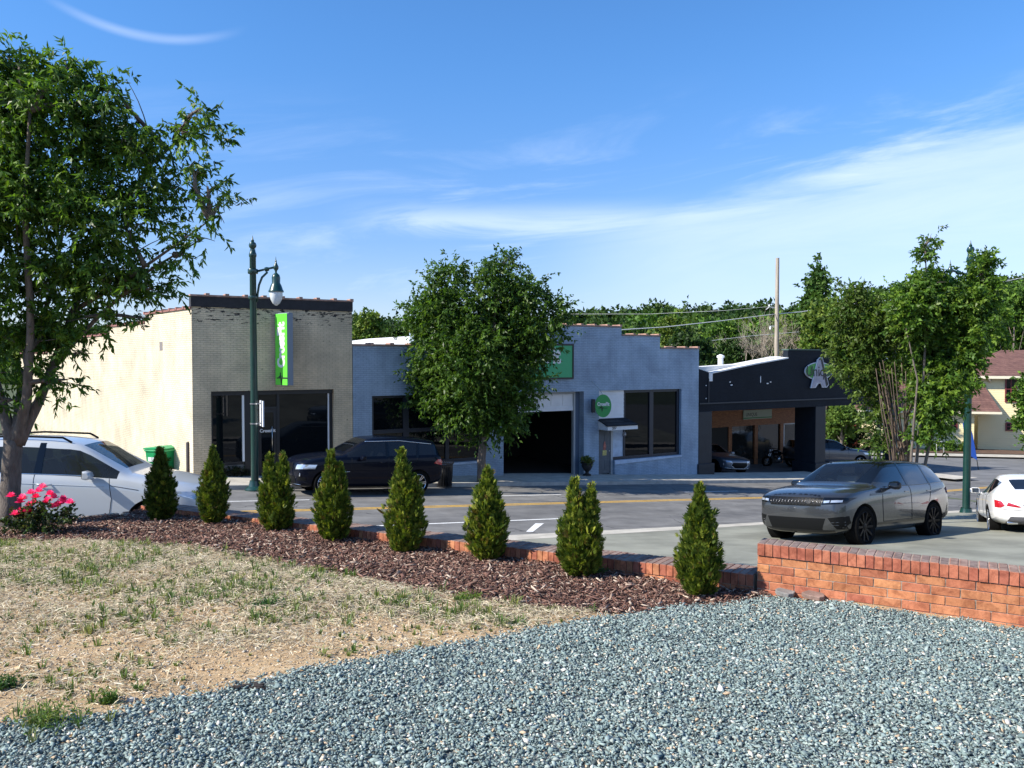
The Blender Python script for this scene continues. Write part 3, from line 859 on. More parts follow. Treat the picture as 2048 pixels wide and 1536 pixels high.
door = bpart('door', dr, m_black, tan)
mb = MB(); mb.box(x_b + .1, x_c - .1, sf, sf + .02, zg0 + .05, ztop - .74); o = mb.build('pane', m_pane, door)
mb = MB(); mb.tube([(x_c - .16, sf - .07, zg0 + .9), (x_c - .16, sf - .07, zg0 + 1.7)], .016, 8); mb.build('handle', mat('steel', (.5, .5, .5), .3, 1.), door, smooth=True)
m_wtext = mat('white_lettering', (.72, .73, .72), .5)
zt_ = FP(525, 863)[1]
text_mesh('lettering', 'CrossFit', .15, m_wtext, door, Matrix.Translation(((x_b + x_c) / 2, sf - .022, zt_)) @ FACE, .003, .004)
m_apron = brick_mat('grey_painted_brick', (.30, .28, .24), (.22, .20, .18), (.2, .19, .17), bump=.6, stain=(3, (.10, .09, .085), .52))
mb = MB()
mb.box(w0, x_a + .05, sf - .03, sf + .2, zb_, zl); mb.box(x_c, w1, sf - .03, sf + .2, zb_, zr)
bpart('base_wall', mb, m_apron, tan)
mb = MB(); mb.box(w0, w1, FN + .02, sf + .3, zb_, zg0 - .12); bpart('step', mb, m_conc, tan)
mb = MB(); mb.box(FP(500, 608)[0], FP(505, 608)[0], FN - .11, FN - .032, FP(500, 616)[1], FP(500, 607)[1]); bpart('wall_lamp', mb, m_white, tan, bevel=.01)
# --- vertical blade sign on it
bt, bz0 = FP(549, 770); bz1 = FP(549, 628)[1]
vp = S(bt, FN - .13)
vs_ = thing('blade_sign', 'tall narrow lime green blade sign with white sideways lettering on the tan building', 'sign', (vp.x, vp.y, bz0), R(-41.3))
H = bz1 - bz0; W = .70
m_signg = mat('lime_sign_face', (.13, .66, .055), .35)
m_signbox = mat('sign_box_grey', (.20, .24, .29), .5)
mb = MB(); mb.box(0, W, .012, .22, 0, H); mb.box(.0, W, .06, .18, H, H + .02); mb.build('sign_box', m_signbox, vs_, bevel=.012)
mb = MB(); mb.box(.012, W - .012, -.004, .012, .012, H - .012); mb.build('sign_face', m_signg, vs_)
text_mesh('lettering', 'CrossFit', .56, m_wtext, vs_, Matrix.Translation((W * .52, -.006, H * .56)) @ FACE @ Matrix.Rotation(R(90), 4, 'Z'), .003, .028, squeeze=.76)
def pulse(mb, x, z, s, y):
    pts = [(0, 0), (.16, 0), (.22, .1), (.28, -.03), (.34, .30), (.42, -.38), (.5, .12), (.55, 0), (1, 0)]
    for (a, b), (c, d) in zip(pts, pts[1:]): mb.tube([(x + a*s, y, z + b*s), (x + c*s, y, z + d*s)], .02*s + .004, 5)
mb = MB(); pulse(mb, .10, H * .10, .6, -.006); mb.box(.42, .68, -.008, -.003, H*.10 - .02, H*.10 + .03); mb.build('pulse_mark', m_black, vs_)
for z in (.25, H - .75):
    mb = MB(); mb.box(-.13, 0, .1, .2, z, z + .5); mb.build('bracket', m_black, vs_)

# --- blue stepped-gable building
bL = tR + .02; bR = FP(1397, 830)[0]
zg_b = zroad(bL, 26)
m_blue = brick_mat('blue_painted_brick', (.36, .46, .57), (.34, .435, .54), (.265, .34, .43), bump=.9, stain=(1.1, (.28, .35, .46), .58))
blue = building('stepped_building', 'blue painted brick gym building with a stepped gable and open garage bay', bL, zg_b)
zA, zB, zC = .50, 1.03, 1.38
s2 = FP(1320, 690)[0]; s3 = FP(1243, 670)[0]
l2 = bL + (bR - s2); l3 = bL + (bR - s3)
holes = []
wl0, wlt = FP(744, 792); wl1 = FP(968, 880)[0]; wlb = FP(830, 931)[1]
gl0, glt = FP(1007, 785)[0], FP(1160, 783)[1]; gl1 = FP(1168, 783)[0]
dl0 = FP(1198, 800)[0]; dl1 = FP(1363, 800)[0]; dlt = FP(1300, 779)[1]
def zpave(t): return zroad(t, 24.5) + .124
LOW = zroad(bR, 26) - .8
holes = [(wl0, wl1, wlb, wlt), (gl0, gl1, LOW - 1, glt), (dl0, dl1, LOW - 1, dlt)]
def ins(x, z):
    top = zA if (x < l2 or x > s2) else zB if (x < l3 or x > s3) else zC
    if z > top: return False
    return not any(a < x < b and c < z < d for a, b, c, d in holes)
mb = MB()
cellwall(mb, [bL, l2, l3, s3, s2, bR] + [h for a in holes for h in a[:2]], [LOW, wlb, wlt, glt, dlt, zA, zB, zC], ins, FN, FN + .42)
bpart('wall', mb, m_blue, blue)
for a, b, z in ((bL, l2 - .02, zA), (l2, l3 - .02, zB), (l3, s3, zC), (s3 + .02, s2, zB), (s2 + .02, bR, zA)):
    mb = MB(); coping_tiles(mb, a, b, FN, z + .003, .70, .46); bpart('coping', mb, m_coping, blue)
mb = MB()
mb.box(bL + .003, bL + .3, FN + .42, FN + 20, LOW, .2); mb.box(bR - .3, bR - .003, FN + .42, FN + 20, LOW, .2); mb.box(bL, bR, FN + 20, FN + 20.3, LOW, .2)
bpart('outer_wall', mb, m_blue, blue)
mb = MB(); tm = (bL + bR) / 2
mb.prism([(bL + .02, .22), (bR - .02, .22), (tm, 1.30)], 19.5, 'y', FN + .44)
bpart('roof', mb, m_roofw, blue)
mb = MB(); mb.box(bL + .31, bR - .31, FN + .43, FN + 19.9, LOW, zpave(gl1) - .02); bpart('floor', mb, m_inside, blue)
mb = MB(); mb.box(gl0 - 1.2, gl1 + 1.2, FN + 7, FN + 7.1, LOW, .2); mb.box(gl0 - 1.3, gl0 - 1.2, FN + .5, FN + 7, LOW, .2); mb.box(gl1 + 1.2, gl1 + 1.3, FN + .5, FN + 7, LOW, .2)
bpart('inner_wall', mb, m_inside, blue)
# left shop window
yb = FN + .25
mb = MB(); d = .10
mA = FP(817, 860)[0]; mB_ = FP(900, 860)[0]; zt2 = FP(817, 862)[1]
mb.box(wl0, wl1, yb - .04, yb + .1, wlt - .10, wlt); mb.box(wl0, wl1, yb - .04, yb + .1, wlb, wlb + .12)
for x in (wl0, mA - .11, mB_ - .08, wl1 - .14): mb.box(x, x + (.22 if x == mA - .11 else .14), yb - .04, yb + .1, wlb + .12, wlt - .10)
for a, b in ((wl0 + .14, mA - .11), (mA + .11, mB_ - .08), (mB_ + .06, wl1 - .14)): mb.box(a, b, yb - .03, yb + .1, zt2 - .07, zt2 + .07)
bpart('window_frame', mb, m_dkframe, blue)
for a, b in ((wl0 + .14, mA - .11), (mA + .11, mB_ - .08), (mB_ + .06, wl1 - .14)):
    pane(blue, a, b, wlb + .12, zt2 - .07, yb + .02); pane(blue, a, b, zt2 + .07, wlt - .10, yb + .02)
m_bluep = mat('pale_blue_paint', (.45, .54, .66), .7, var=(3, .15))
mb = MB(); mb.box(wl0, wl1, FN - .03, FN + .3, wlb - .08, wlb - .002); bpart('window_sill', mb, m_bluep, blue)
# garage bay: frame, rolled-up panel door
pz0 = FP(1150, 822)[1]; gy = FN + .36
mb = MB(); mb.box(gl0, gl0 + .09, gy - .06, gy + .1, LOW, glt - .09); mb.box(gl1 - .30, gl1 - .22, gy - .06, gy + .1, LOW, glt - .09); mb.box(gl0, gl1 - .22, gy - .06, gy + .1, glt - .09, glt - .002)
bpart('door_frame', mb, mat('grey_trim', (.42, .44, .45), .6), blue)
mb = MB(); mb.box(gl1 - .22, gl1 - .002, gy - .03, gy + .1, LOW, glt - .002); bpart('door_post', mb, mat('dull_blue_post', (.10, .145, .21), .7), blue)
mb = MB(); mb.box(gl0 + .09, gl1 - .30, gy + .01, gy + .05, pz0, glt - .10)
k = 6; ww = (gl1 - .30 - gl0 - .09) / k
for i in range(k):
    a = gl0 + .09 + i * ww
    for zz0, zz1 in ((pz0 + .22, glt - .14),):
        mb.box(a + .06, a + ww - .06, gy - .012, gy + .01, zz0, zz1)
mb.box(gl0 + .09, gl1 - .30, gy - .016, gy + .01, pz0, pz0 + .17)
bpart('garage_door', mb, m_white, blue, bevel=.006)
# door, siding panel, small awning, shop window with sloping base wall
yb = FN + .2
dA = FP(1229, 900)[0]; pB = FP(1251, 900)[0]; mm_ = FP(1307, 850)[0]
za0 = FP(1225, 838)[1]; zdoor = FP(1213, 860)[1]
zsl = FP(1253, 913)[1]
mb = MB(); mb.box(dl0, pB, yb - .06, yb + .08, za0, dlt - .003)
for i in range(7):
    z = za0 + (dlt - za0) * i / 7; mb.prism([(yb - .075, z), (yb - .06, z), (yb - .06, z + (dlt - za0) / 7 - .004)], pB - dl0, 'x', dl0)
bpart('siding_panel', mb, m_white, blue)
zdb = zpave((dl0 + dA) / 2) + .02
mb = MB(); mb.box(dl0 + .03, dA - .07, yb - .02, yb + .04, zdb, zdoor)
wd = (dA - dl0 - .1)
for fx in (.12, .56):
    for fz in (.08, .40, .72): mb.box(dl0 + .03 + wd*fx, dl0 + .03 + wd*(fx + .32), yb - .03, yb - .02, zdb + (zdoor - zdb)*fz, zdb + (zdoor - zdb)*(fz + .24))
edoor = bpart('door', mb, mat('grey_door', (.085, .10, .115), .5, var=(3, .2)), blue, bevel=.004)
mb = MB(); mb.lathe([(.0, -.05), (.03, -.045), (.035, -.02), (.015, 0)], 10, Matrix.Translation((dA - .16, yb - .02, zdb + .95)) @ Matrix.Rotation(R(-90), 4, 'X')); mb.build('handle', mat('steel', (.5, .5, .5), .3, 1.), edoor, smooth=True)
mb = MB(); mb.box(dA - .07, dA + .03, yb - .05, yb + .06, zdb - .2, za0); mb.box(dl0, dl0 + .03, yb - .05, yb + .06, zdb - .2, za0); bpart('door_frame', mb, mat('grey_trim', (.42, .44, .45), .6), blue)
mb = MB(); mb.box(dA + .03, pB, yb - .02, yb + .06, zsl, za0); bpart('wall_panel', mb, m_bluep, blue)
mb = MB(); mb.box(dA + .03, dl1, yb - .06, yb + .1, zsl - .12, zsl)
mb.box(pB, dl1, yb - .06, yb + .1, dlt - .12, dlt - .003); mb.box(pB, pB + .09, yb - .06, yb + .1, zsl, dlt - .12); mb.box(dl1 - .14, dl1, yb - .06, yb + .1, zsl, dlt - .12)
mb.box(mm_ - .11, mm_ + .11, yb - .06, yb + .1, zsl, dlt - .12)
bpart('window_frame', mb, m_dkframe, blue)
pane(blue, pB + .09, mm_ - .11, zsl, dlt - .12, yb); pane(blue, mm_ + .11, dl1 - .14, zsl, dlt - .12, yb)
mb = MB(); mb.prism([(dA + .03, LOW), (dl1, LOW), (dl1, zsl - .12), (dA + .03, zsl - .125)], .28, 'y', FN + .02); bpart('base_wall', mb, m_blue, blue)
mb = MB(); mb.prism([(dA + .0, zsl - .30), (dl1, zsl - .20), (dl1, zsl - .13), (dA, zsl - .13)], .06, 'y', FN - .035); bpart('window_sill', mb, m_bluep, blue)
# awning
aw1 = FP(1273, 855)[0]; zf0, zf1 = zdoor + .04, zdoor + .20
mb = MB(); mb.box(dl0 - .02, aw1 - .45, FN - .62, FN - .58, zf0, zf1 - .004)
mb.add([(dl0 - .02, FN - .58, zf0), (dl0 - .02, FN + .1, zf0), (dl0 - .02, FN + .1, za0), (dl0 - .02, FN - .58, zf1 - .02), (dl0 + .02, FN - .58, zf0), (dl0 + .02, FN + .1, zf0), (dl0 + .02, FN + .1, za0), (dl0 + .02, FN - .58, zf1 - .02)], [(0,1,2,3),(7,6,5,4),(0,4,5,1),(3,2,6,7),(0,3,7,4),(1,5,6,2)])
mb.box(dl0, aw1 - .45, FN - .58, FN + .1, zf0 + .01, zf0 + .03)
awn = bpart('awning', mb, m_white, blue)
mb = MB(); ax0, ax1 = dl0 - .05, aw1 - .42
mb.add([(ax0, FN - .66, zf1), (ax1, FN - .66, zf1), (ax1 - .12, FN + .11, za0), (ax0, FN + .11, za0), (ax0, FN - .66, zf1 + .03), (ax1, FN - .66, zf1 + .03), (ax1 - .12, FN + .11, za0 + .03), (ax0, FN + .11, za0 + .03)], [(0,3,2,1),(4,5,6,7),(0,1,5,4),(1,2,6,5),(2,3,7,6),(3,0,4,7)])
mb.build('shingles', brick_mat('dark_shingles', (.055, .055, .062), (.03, .03, .035), (.015, .015, .016), .25, .10, .012, .5), awn)
text_mesh('house_number', '207', .15, m_black, awn, Matrix.Translation((dl0 + .32, FN - .622, (zf0 + zf1) / 2)) @ FACE, .003, .004)
mb = MB(); q = Matrix.Translation((FP(1247, 870)[0], FN - .05, FP(1247, 868)[1]))
mb.lathe([(.02, .1), (.06, .08), (.09, -.04), (.07, -.08), (0, -.09)], 12, q); bpart('wall_lamp', mb, mat('grey_metal', (.3, .3, .32), .4, .8), blue, smooth=True)
# paper notices on the door
mb = MB(); zz = FP(1212, 905)[1]; xc = (dl0 + dA) / 2
mb.box(xc - .09, xc + .12, yb - .036, yb - .031, zz - .14, zz + .07); tag(bpart('notice', mb, mat('yellow_paper', (.55, .47, .16), .7, var=(14, .3)), blue), 'yellow paper notice on grey door')
mb = MB(); mb.prism([(xc - .06, zz + .09), (xc + .08, zz + .09), (xc + .10, zz + .25), (xc + .03, zz + .46), (xc - .03, zz + .38)], .005, 'y', yb - .036); tag(bpart('notice', mb, mat('red_paper', (.38, .13, .10), .7, var=(12, .5)), blue), 'pointed red paper notice on grey door')
# --- signs on the blue building
def wall_sign(name, label, x0, x1, z0, z1, m, edge, n=FN):
    s = thing(name, label, 'sign', S(x0, n, z0), ROT)
    w, h = x1 - x0, z1 - z0
    mb = MB(); e = .07
    mb.box(0, w, -.07, -.003, 0, e); mb.box(0, w, -.07, -.003, h - e, h); mb.box(0, e, -.07, -.003, e, h - e); mb.box(w - e, w, -.07, -.003, e, h - e)
    mb.build('sign_frame', edge, s)
    mb = MB(); mb.box(e, w - e, -.05, -.003, e, h - e); mb.build('sign_face', m, s)
    return s, w, h
x0, z0 = FP(985, 758)[0], FP(1146, 758)[1]; x1, z1 = FP(1146, 688)
m_green2 = mat('green_sign_face', (.030, .36, .145), .4)
sg, w, h = wall_sign('wall_sign', 'green rectangular sign with a black border on the blue gable, half behind the tree', x0, x1, z0, z1, m_green2, m_black)
text_mesh('lettering', 'CrossFit', .90, m_wtext, sg, Matrix.Translation((w * .52, -.055, h * .66)) @ FACE, .004, .040, squeeze=.74)
text_mesh('lettering', 'Albemarle', .50, m_black, sg, Matrix.Translation((w * .45, -.055, h * .33)) @ FACE, .004, .006, squeeze=.68)
# oval blade sign
ot, oz = FP(1184, 811); op = S(ot, FN - .02)
ov = thing('oval_sign', 'green oval sign with white lettering on a black arm beside the white siding', 'sign', (op.x, op.y, oz), R(4))
m_green3 = mat('mid_green_sign', (.035, .33, .085), .4)
mb = MB(); ell = [(.40 + .335 * math.cos(i*math.pi/18), .47 * math.sin(i*math.pi/18)) for i in range(36)]
mb.prism(ell, .07, 'y', -.32); o = mb.build('sign_face', m_green3, ov)
mb = MB(); mb.box(-.05, .06, -.35, -.02, -.27, .27); mb.box(.06, .1, -.31, -.25, -.02, .02); mb.build('bracket', m_black, ov)
mb = MB(); mb.tube([(.38, -.29, .46), (.2, -.12, .78), (-.02, 0, 1.0)], .012, 6); mb.build('stay_wire', mat('steel', (.5, .5, .5), .3, 1.), ov)
text_mesh('lettering', 'CrossFit', .20, m_wtext, ov, Matrix.Translation((.40, -.324, .07)) @ FACE, .003, .010, squeeze=.72)
mb = MB(); pulse(mb, .20, -.09, .36, -.325); mb.build('pulse_mark', m_black, ov)

# --- dark corner building with drive-through bays
kL = bR + .03; kR = FP(1795, 800)[0]
m_dark = brick_mat('charcoal_painted_brick', (.009, .0135, .021), (.008, .012, .019), (.006, .009, .015), bump=.5, rough=.6)
dk = building('corner_building', 'charcoal painted corner building with open vehicle bays and a sloped parapet', kL, zroad(kL, 26))
zbm = FP(1416, 823)[1]
pz = lambda u, v: FP(u, v)
prof = [(kL, zbm), (kR, zbm), (kR, -.35), (FP(1700, 720)[0], .42), (FP(1690, 700)[0], FP(1640, 701)[1]), (FP(1576, 701)[0], FP(1640, 701)[1]), (FP(1576, 716)[0], FP(1576, 717)[1]), (FP(1510, 729)[0], FP(1510, 729)[1]), (FP(1425, 747)[0], FP(1425, 747)[1]), (kL, FP(1410, 738)[1])]
mb = MB(); mb.prism(prof, .3, 'y', FN); bpart('parapet_wall', mb, m_dark, dk)
mb = MB()
def capline(a, b):
    mb.add([(a[0], FN - .03, a[1]), (b[0], FN - .03, b[1]), (b[0], FN + .4, b[1]), (a[0], FN + .4, a[1]), (a[0], FN - .03, a[1] + .06), (b[0], FN - .03, b[1] + .06), (b[0], FN + .4, b[1] + .06), (a[0], FN + .4, a[1] + .06)], [(0,3,2,1),(4,5,6,7),(0,1,5,4),(1,2,6,5),(2,3,7,6),(3,0,4,7)])
capline(prof[8], prof[7]); bpart('coping', mb, m_roofw, dk)
mb = MB(); capline(prof[7], prof[6]); bpart('coping', mb, m_roofw, dk)
mb = MB(); capline((prof[5][0], prof[5][1] + .003), (prof[4][0], prof[4][1] + .003)); bpart('coping', mb, mat('green_coping', (.05, .09, .07), .6), dk)
mb = MB(); mb.box(kL, kR, FN - .05, FN - .002, zbm + .34, zbm + .40); mb.box(kL + .55, kL + .60, FN - .03, FN - .002, zbm + .40, zbm + 1.5); bpart('trim_band', mb, mat('charcoal_trim', (.018, .024, .034), .5), dk)
p1a, p1b = kL, FP(1416, 880)[0] + .25
p2a, p2b = FP(1631, 880)[0], FP(1646, 880)[0] + .2
ZL = zroad(kR, 26) - .6
m_pil = mat('charcoal_paint', (.008, .012, .019), .55, var=(3, .2))
for a, b, dpt in ((p1a, p1b, .5), (p2a, p2b, 1.3), (kR - .5, kR, .5)):
    mb = MB(); mb.box(a, b, FN + .003, FN + dpt, ZL, zbm); zp = zroad(a, 26)
    mb.box(a - .09, b + .09, FN - .09, FN + dpt + .09, ZL, zp + .62)
    bpart('pillar', mb, m_pil, dk, bevel=.02)
nB = FN + 5.2                                     # back wall of the closed bay
def BP(u, v): return FP(u, v, nB)
bw0, bw1 = kL + .02, BP(1603, 850)[0]
zw0 = BP(1500, 851)[1]; zfl = zroad((bw0 + bw1) / 2, 30) + .02
m_wood = mat('stained_wood', (.30, .115, .040), .6, var=(6, .4), stretch=(1, 1, 7), bump=(30, .3, .004))
mb = MB(); mb.box(bw0, bw1, nB - .04, nB + .1, zw0, zbm + .9); bpart('wood_band', mb, m_wood, dk)
posts = [BP(1459, 880)[0], BP(1511, 880)[0], BP(1562, 880)[0]]
hz_ = BP(1500, 918)[1]
for x in posts:
    mb = MB(); mb.box(x - .13, x + .13, nB - .06, nB + .1, ZL, zw0); bpart('wood_post', mb, m_wood, dk)
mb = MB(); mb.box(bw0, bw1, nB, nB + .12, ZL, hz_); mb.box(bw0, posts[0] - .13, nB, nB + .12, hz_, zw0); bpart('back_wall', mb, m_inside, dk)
for a, b in ((posts[0] + .13, posts[1] - .13), (posts[1] + .13, posts[2] - .13), (posts[2] + .13, bw1)):
    pane(dk, a, b, hz_, zw0, nB + .03, mat('wavy_glass', (.02, .022, .022), .03, spec=1.0, bump=(1.6, .25, .05)))
mb = MB(); mb.box(posts[2] + .2, posts[2] + .27, nB - .02, nB + .03, hz_, zw0); mb.box(posts[2] + .2, bw1, nB - .02, nB + .03, zw0 - .06, zw0); mb.box(bw1 - .06, bw1 + .04, nB - .05, nB + .12, ZL, zbm); bpart('white_trim', mb, m_white, dk)
mb = MB(); mb.box(kL + .004, kL + .3, FN + .51, FN + 14, ZL, zbm); mb.box(bw1 + .05, bw1 + .25, nB - .3, FN + 14, ZL, zbm); bpart('side_wall', mb, m_pil, dk)
mb = MB(); mb.box(kL, kR, FN + .31, FN + 9, zbm - .02, zbm + .12)
bpart('ceiling', mb, m_pil, dk)
mb = MB(); mb.box(kL, kR - .1, FN + 1.2, FN + 9, zbm + .13, -1.0); bpart('roof', mb, m_roofw, dk)
mb = MB(); mb.prism([(kL, zbm + .13), (kR - .1, zbm + .13), (kR - .1, .30), (prof[6][0], FP(1576, 713)[1]), (FP(1500, 728)[0], FP(1500, 728)[1]), (kL, FP(1400, 735)[1])], .7, 'y', FN + .42); bpart('parapet_gutter', mb, m_roofw, dk)
mb = MB(); vt, vz = FP(1441, 735, FN + 6); q = Matrix.Translation((vt, FN + 6, vz - .4))
mb.lathe([(.15, 0), (.15, .95), (.21, .96), (.21, 1.06), (.05, 1.14), (0, 1.14)], 14, q); bpart('roof_vent', mb, m_white, dk, smooth='auto')
mb = MB(); qx = FP(1421, 740)[0]; mb.box(qx - .1, qx + .12, FN - .02, FN + .2, prof[8][1] - .35, prof[8][1] + .03); bpart('downspout_head', mb, m_white, dk)
mb = MB()
SCARS = ((1460, 764, .1, .05), (1463, 770, .14, .06), (1521, 759, .045, .36), (1535, 767, .14, .06), (1541, 764, .10, .05), (1412, 771, .05, .05), (1412, 797, .05, .05))
for u, v, w_, h_ in SCARS:
    x, z = FP(u, v); mb = MB(); mb.prism([(x - w_/2, z - h_/3), (x, z - h_/2), (x + w_/2, z - h_/4), (x + w_/3, z + h_/2), (x - w_/2, z + h_/3)], .012, 'y', FN - .014); bpart('paint_scar', mb, m_white, dk)
# letter sign: big grey A over a green oval
at_, az_ = FP(1636, 742); ap = S(at_, FN - .01)
sa = thing('logo_sign', 'green oval sign with a big grey letter A on the charcoal parapet', 'sign', (ap.x, ap.y, az_), ROT)
SX, SZ = FP(1663, 742)[0] - at_, FP(1636, 726)[1] - az_
m_paleedge = mat('pale_sign_edge', (.55, .57, .62), .5); m_a = mat('grey_letter_face', (.33, .32, .37), .5, var=(5, .15)); m_sgreen = mat('leaf_green_sign', (.075, .30, .055), .5)
mb = MB(); mb.prism([(1.02*SX*math.cos(i*math.pi/18), 1.12*SZ*math.sin(i*math.pi/18)) for i in range(36)], .04, 'y', -.05); mb.build('oval_edge', m_paleedge, sa)
mb = MB(); mb.prism([(.95*SX*math.cos(i*math.pi/18), 1.0*SZ*math.sin(i*math.pi/18)) for i in range(36)], .03, 'y', -.065); mb.build('oval_panel', m_sgreen, sa)
def apoly(pts): return [((x - 800) / 470 * SX, (690 - y) / 270 * SZ) for x, y in pts]
mb = MB(); mb.prism(apoly([(500, 1255), (660, 1255), (760, 1110), (850, 1110), (900, 1250), (1050, 1250), (1120, 1160), (890, 230), (795, 230), (715, 310)]), .05, 'y', -.10); mb.build('letter_edge', m_paleedge, sa)
mb = MB(); mb.prism(apoly([(530, 1235), (650, 1235), (690, 1100), (760, 1085), (865, 1085), (915, 1225), (1020, 1225), (815, 320), (745, 320)]), .02, 'y', -.115); mb.build('letter_face', m_a, sa)
mb = MB(); mb.prism(apoly([(1030, 1225), (1095, 1150), (870, 255), (800, 255), (745, 315), (815, 318)]), .02, 'y', -.117); mb.prism(apoly([(800, 720), (765, 850), (800, 850)]), .02, 'y', -.12); mb.build('letter_shade', m_black, sa)
text_mesh('lettering', 'Unique', .62 * SX / .85, m_black, sa, Matrix.Translation((0, -.124, -.03)) @ FACE, .003, .0, squeeze=.95)
# board inside the bay
ut, uz = BP(1484, 839); ut1, uz1 = BP(1541, 820)
sb = thing('bay_sign', 'pale green board sign on the wood band inside the dark bay', 'sign', S(ut, nB - .05, uz), ROT)
w, h = ut1 - ut, uz1 - uz + .05
mb = MB(); mb.box(0, w, -.05, -.003, 0, h); mb.build('sign_face', mat('pale_green_board', (.42, .47, .36), .6), sb)
mb = MB(); mb.box(.0, w, -.056, -.05, .04, .10); mb.build('stripe', mat('green_stripe', (.06, .22, .08), .6), sb)
text_mesh('lettering', 'UNIQUE', .27, m_black, sb, Matrix.Translation((w * .28, -.054, h * .5)) @ FACE, .002, .0, squeeze=.9)
# ------------------------------------------------------------------ vehicles
m_tyre = mat('tyre_rubber', (.007, .007, .007), .9, spec=.06, var=(20, .2))
m_trim = mat('black_plastic', (.006, .0065, .007), .4, spec=.12)
m_under = mat('dark_underbody', (.008, .008, .008), .9)
m_alloy = mat('bright_alloy', (.62, .63, .65), .25, .9)
m_darkalloy = mat('black_alloy', (.004, .004, .005), .35, spec=.10)
m_chrome = mat('chrome', (.8, .8, .8), .08, 1.)
m_lamp = mat('headlamp_glass', (.55, .60, .66), .08, .55, coat=1.)
m_red = mat('tail_lamp_red', (.40, .012, .02), .1, coat=1.)
m_wscreen = glass_mat('car_windscreen', (.62, .72, .78), .04)
m_tint = glass_mat('tinted_car_glass', (.06, .065, .07), .6)
m_light_tint = glass_mat('light_car_glass', (.22, .25, .26), .25)
def paint(name, col, rough=.28, metal=.0, coat=1.):
    return mat(name, col, rough, metal, .5 * coat, coat=coat)
class Car:
    def __init__(s, name, label, L, st, mats, wheel, arch, crown=.22, tailcurve=.16, sub=2, cat='car', group=None):
        s.root = thing(name, label, cat, group=group)
        s.L = L; s.mats = mats
        W = max(q[2] for q in st); s.W = W
        bm = bmesh.new(); cr = bm.edges.layers.float.new('crease_edge')
        rows = []
        for (x, zb, w, zbelt, ztop, wtp, kind) in st:
            h = zbelt - zb
            if kind == 'G':
                pts = [(0, zb), (.80*w, zb), (.975*w, zb + .13), (w, zb + .48*h), (.985*w, zbelt - .10*h), (.935*w, zbelt),
                       (wtp, ztop - .075), (.88*wtp, ztop - .018), (0, ztop)]
            else:
                pts = [(0, zb), (.80*w, zb), (.975*w, zb + .13), (w, zb + .48*h), (.985*w, zbelt - .12*h), (.935*w, zbelt),
                       (wtp, ztop - .018), (.55*wtp, ztop - .004), (0, ztop)]
            ring = []
            for y, z in pts:
                f = (y / W) ** 2
                dx = crown * f * max(0, 1 - x / 1.25) - tailcurve * f * max(0, 1 - (L - x) / 1.1)
                if kind == 'H' and 'c' not in kind: pass
                ring.append((x + dx, y, z))
            rows.append(ring)
        n = len(st); K = 9
        VL = [[bm.verts.new((p[0] - L/2, p[1], p[2])) for p in r] for r in rows]
        VR = [[VL[i][k] if k in (0, K-1) else bm.verts.new((p[0] - L/2, -p[1], p[2])) for k, p in enumerate(r)] for i, r in enumerate(rows)]
        def face(vs, mi):
            try: f = bm.faces.new(vs); f.material_index = mi; f.smooth = True; return f
            except ValueError: return None
        for i in range(n - 1):
            ka, kb = st[i][6], st[i+1][6]
            for k in range(K - 1):
                mi = [0, 0]
                if k == 0: mi = [6, 6]
                elif k == 1: mi = [1, 1]
                elif k >= 5:
                    g = (ka, kb)
                    if g == ('H', 'G'): mi = [3, 4] if k == 5 else [7, 7] if k == 6 else [2, 2]
                    elif g == ('G', 'G'): mi = [3, 4] if k == 5 else [7, 7]
                    elif g == ('G', 'H'): mi = [7, 7] if k in (5, 6) else [5, 5]
                face([VL[i][k], VL[i+1][k], VL[i+1][k+1], VL[i][k+1]], mi[0])
                face([VR[i][k], VR[i][k+1], VR[i+1][k+1], VR[i+1][k]], mi[1])
        for i, fl in ((0, False), (n-1, True)):
            a, b = VL[i], VR[i]
            quads = [(a[0], a[1], a[7], a[8]), (a[1], a[2], a[6], a[7]), (a[2], a[3], a[5], a[6]), (a[3], a[4], a[5]),
                     (b[8], b[7], b[1], b[0]), (b[7], b[6], b[2], b[1]), (b[6], b[5], b[3], b[2]), (b[5], b[4], b[3])]
            for q in quads: face(q if not fl else q[::-1], 0)
        bmesh.ops.recalc_face_normals(bm, faces=bm.faces)
        bm.edges.ensure_lookup_table()
        for i in range(n - 1):
            for V in (VL, VR):
                for k, c in ((5, .55), (2, .35), (4, .25)):
                    e = bm.edges.get((V[i][k], V[i+1][k]))
                    if e: e[cr] = c
        for i in range(n - 1):                   # sharp ends of the glass
            if st[i][6] != st[i+1][6]:
                j = i if st[i][6] == 'H' else i + 1
                g = i + 1 if st[i][6] == 'H' else i
                for V in (VL, VR):
                    for k in (5, 6, 7):
                        for q in (j, g):
                            e = bm.edges.get((V[q][k], V[q][k+1]))
                            if e: e[cr] = .2 if q == j else .35
                    for k in (6, 7):
                        e = bm.edges.get((V[i][k], V[i+1][k]))
                        if e: e[cr] = .4
        me = bpy.data.meshes.new('shell'); bm.to_mesh(me); bm.free()
        tmp = bpy.data.objects.new('shell', me); COL.objects.link(tmp)
        ss = tmp.modifiers.new('s', 'SUBSURF'); ss.levels = ss.render_levels = sub
        for m in mats: me.materials.append(m)
        xf, xr, rad, wid = wheel
        cut = MB()
        for x in (xf, xr):
            for sg in (-1, 1):
                Mx = Matrix.Translation((x - L/2, sg * (W - .02), rad - .01)) @ Matrix.Rotation(R(90), 4, 'X')
                cut.lathe([(0, -.34), (arch, -.34), (arch, .34), (0, .34)], 28, Mx)
        cut.m = [6] * len(cut.f)
        co = cut.build('cut', list(mats))
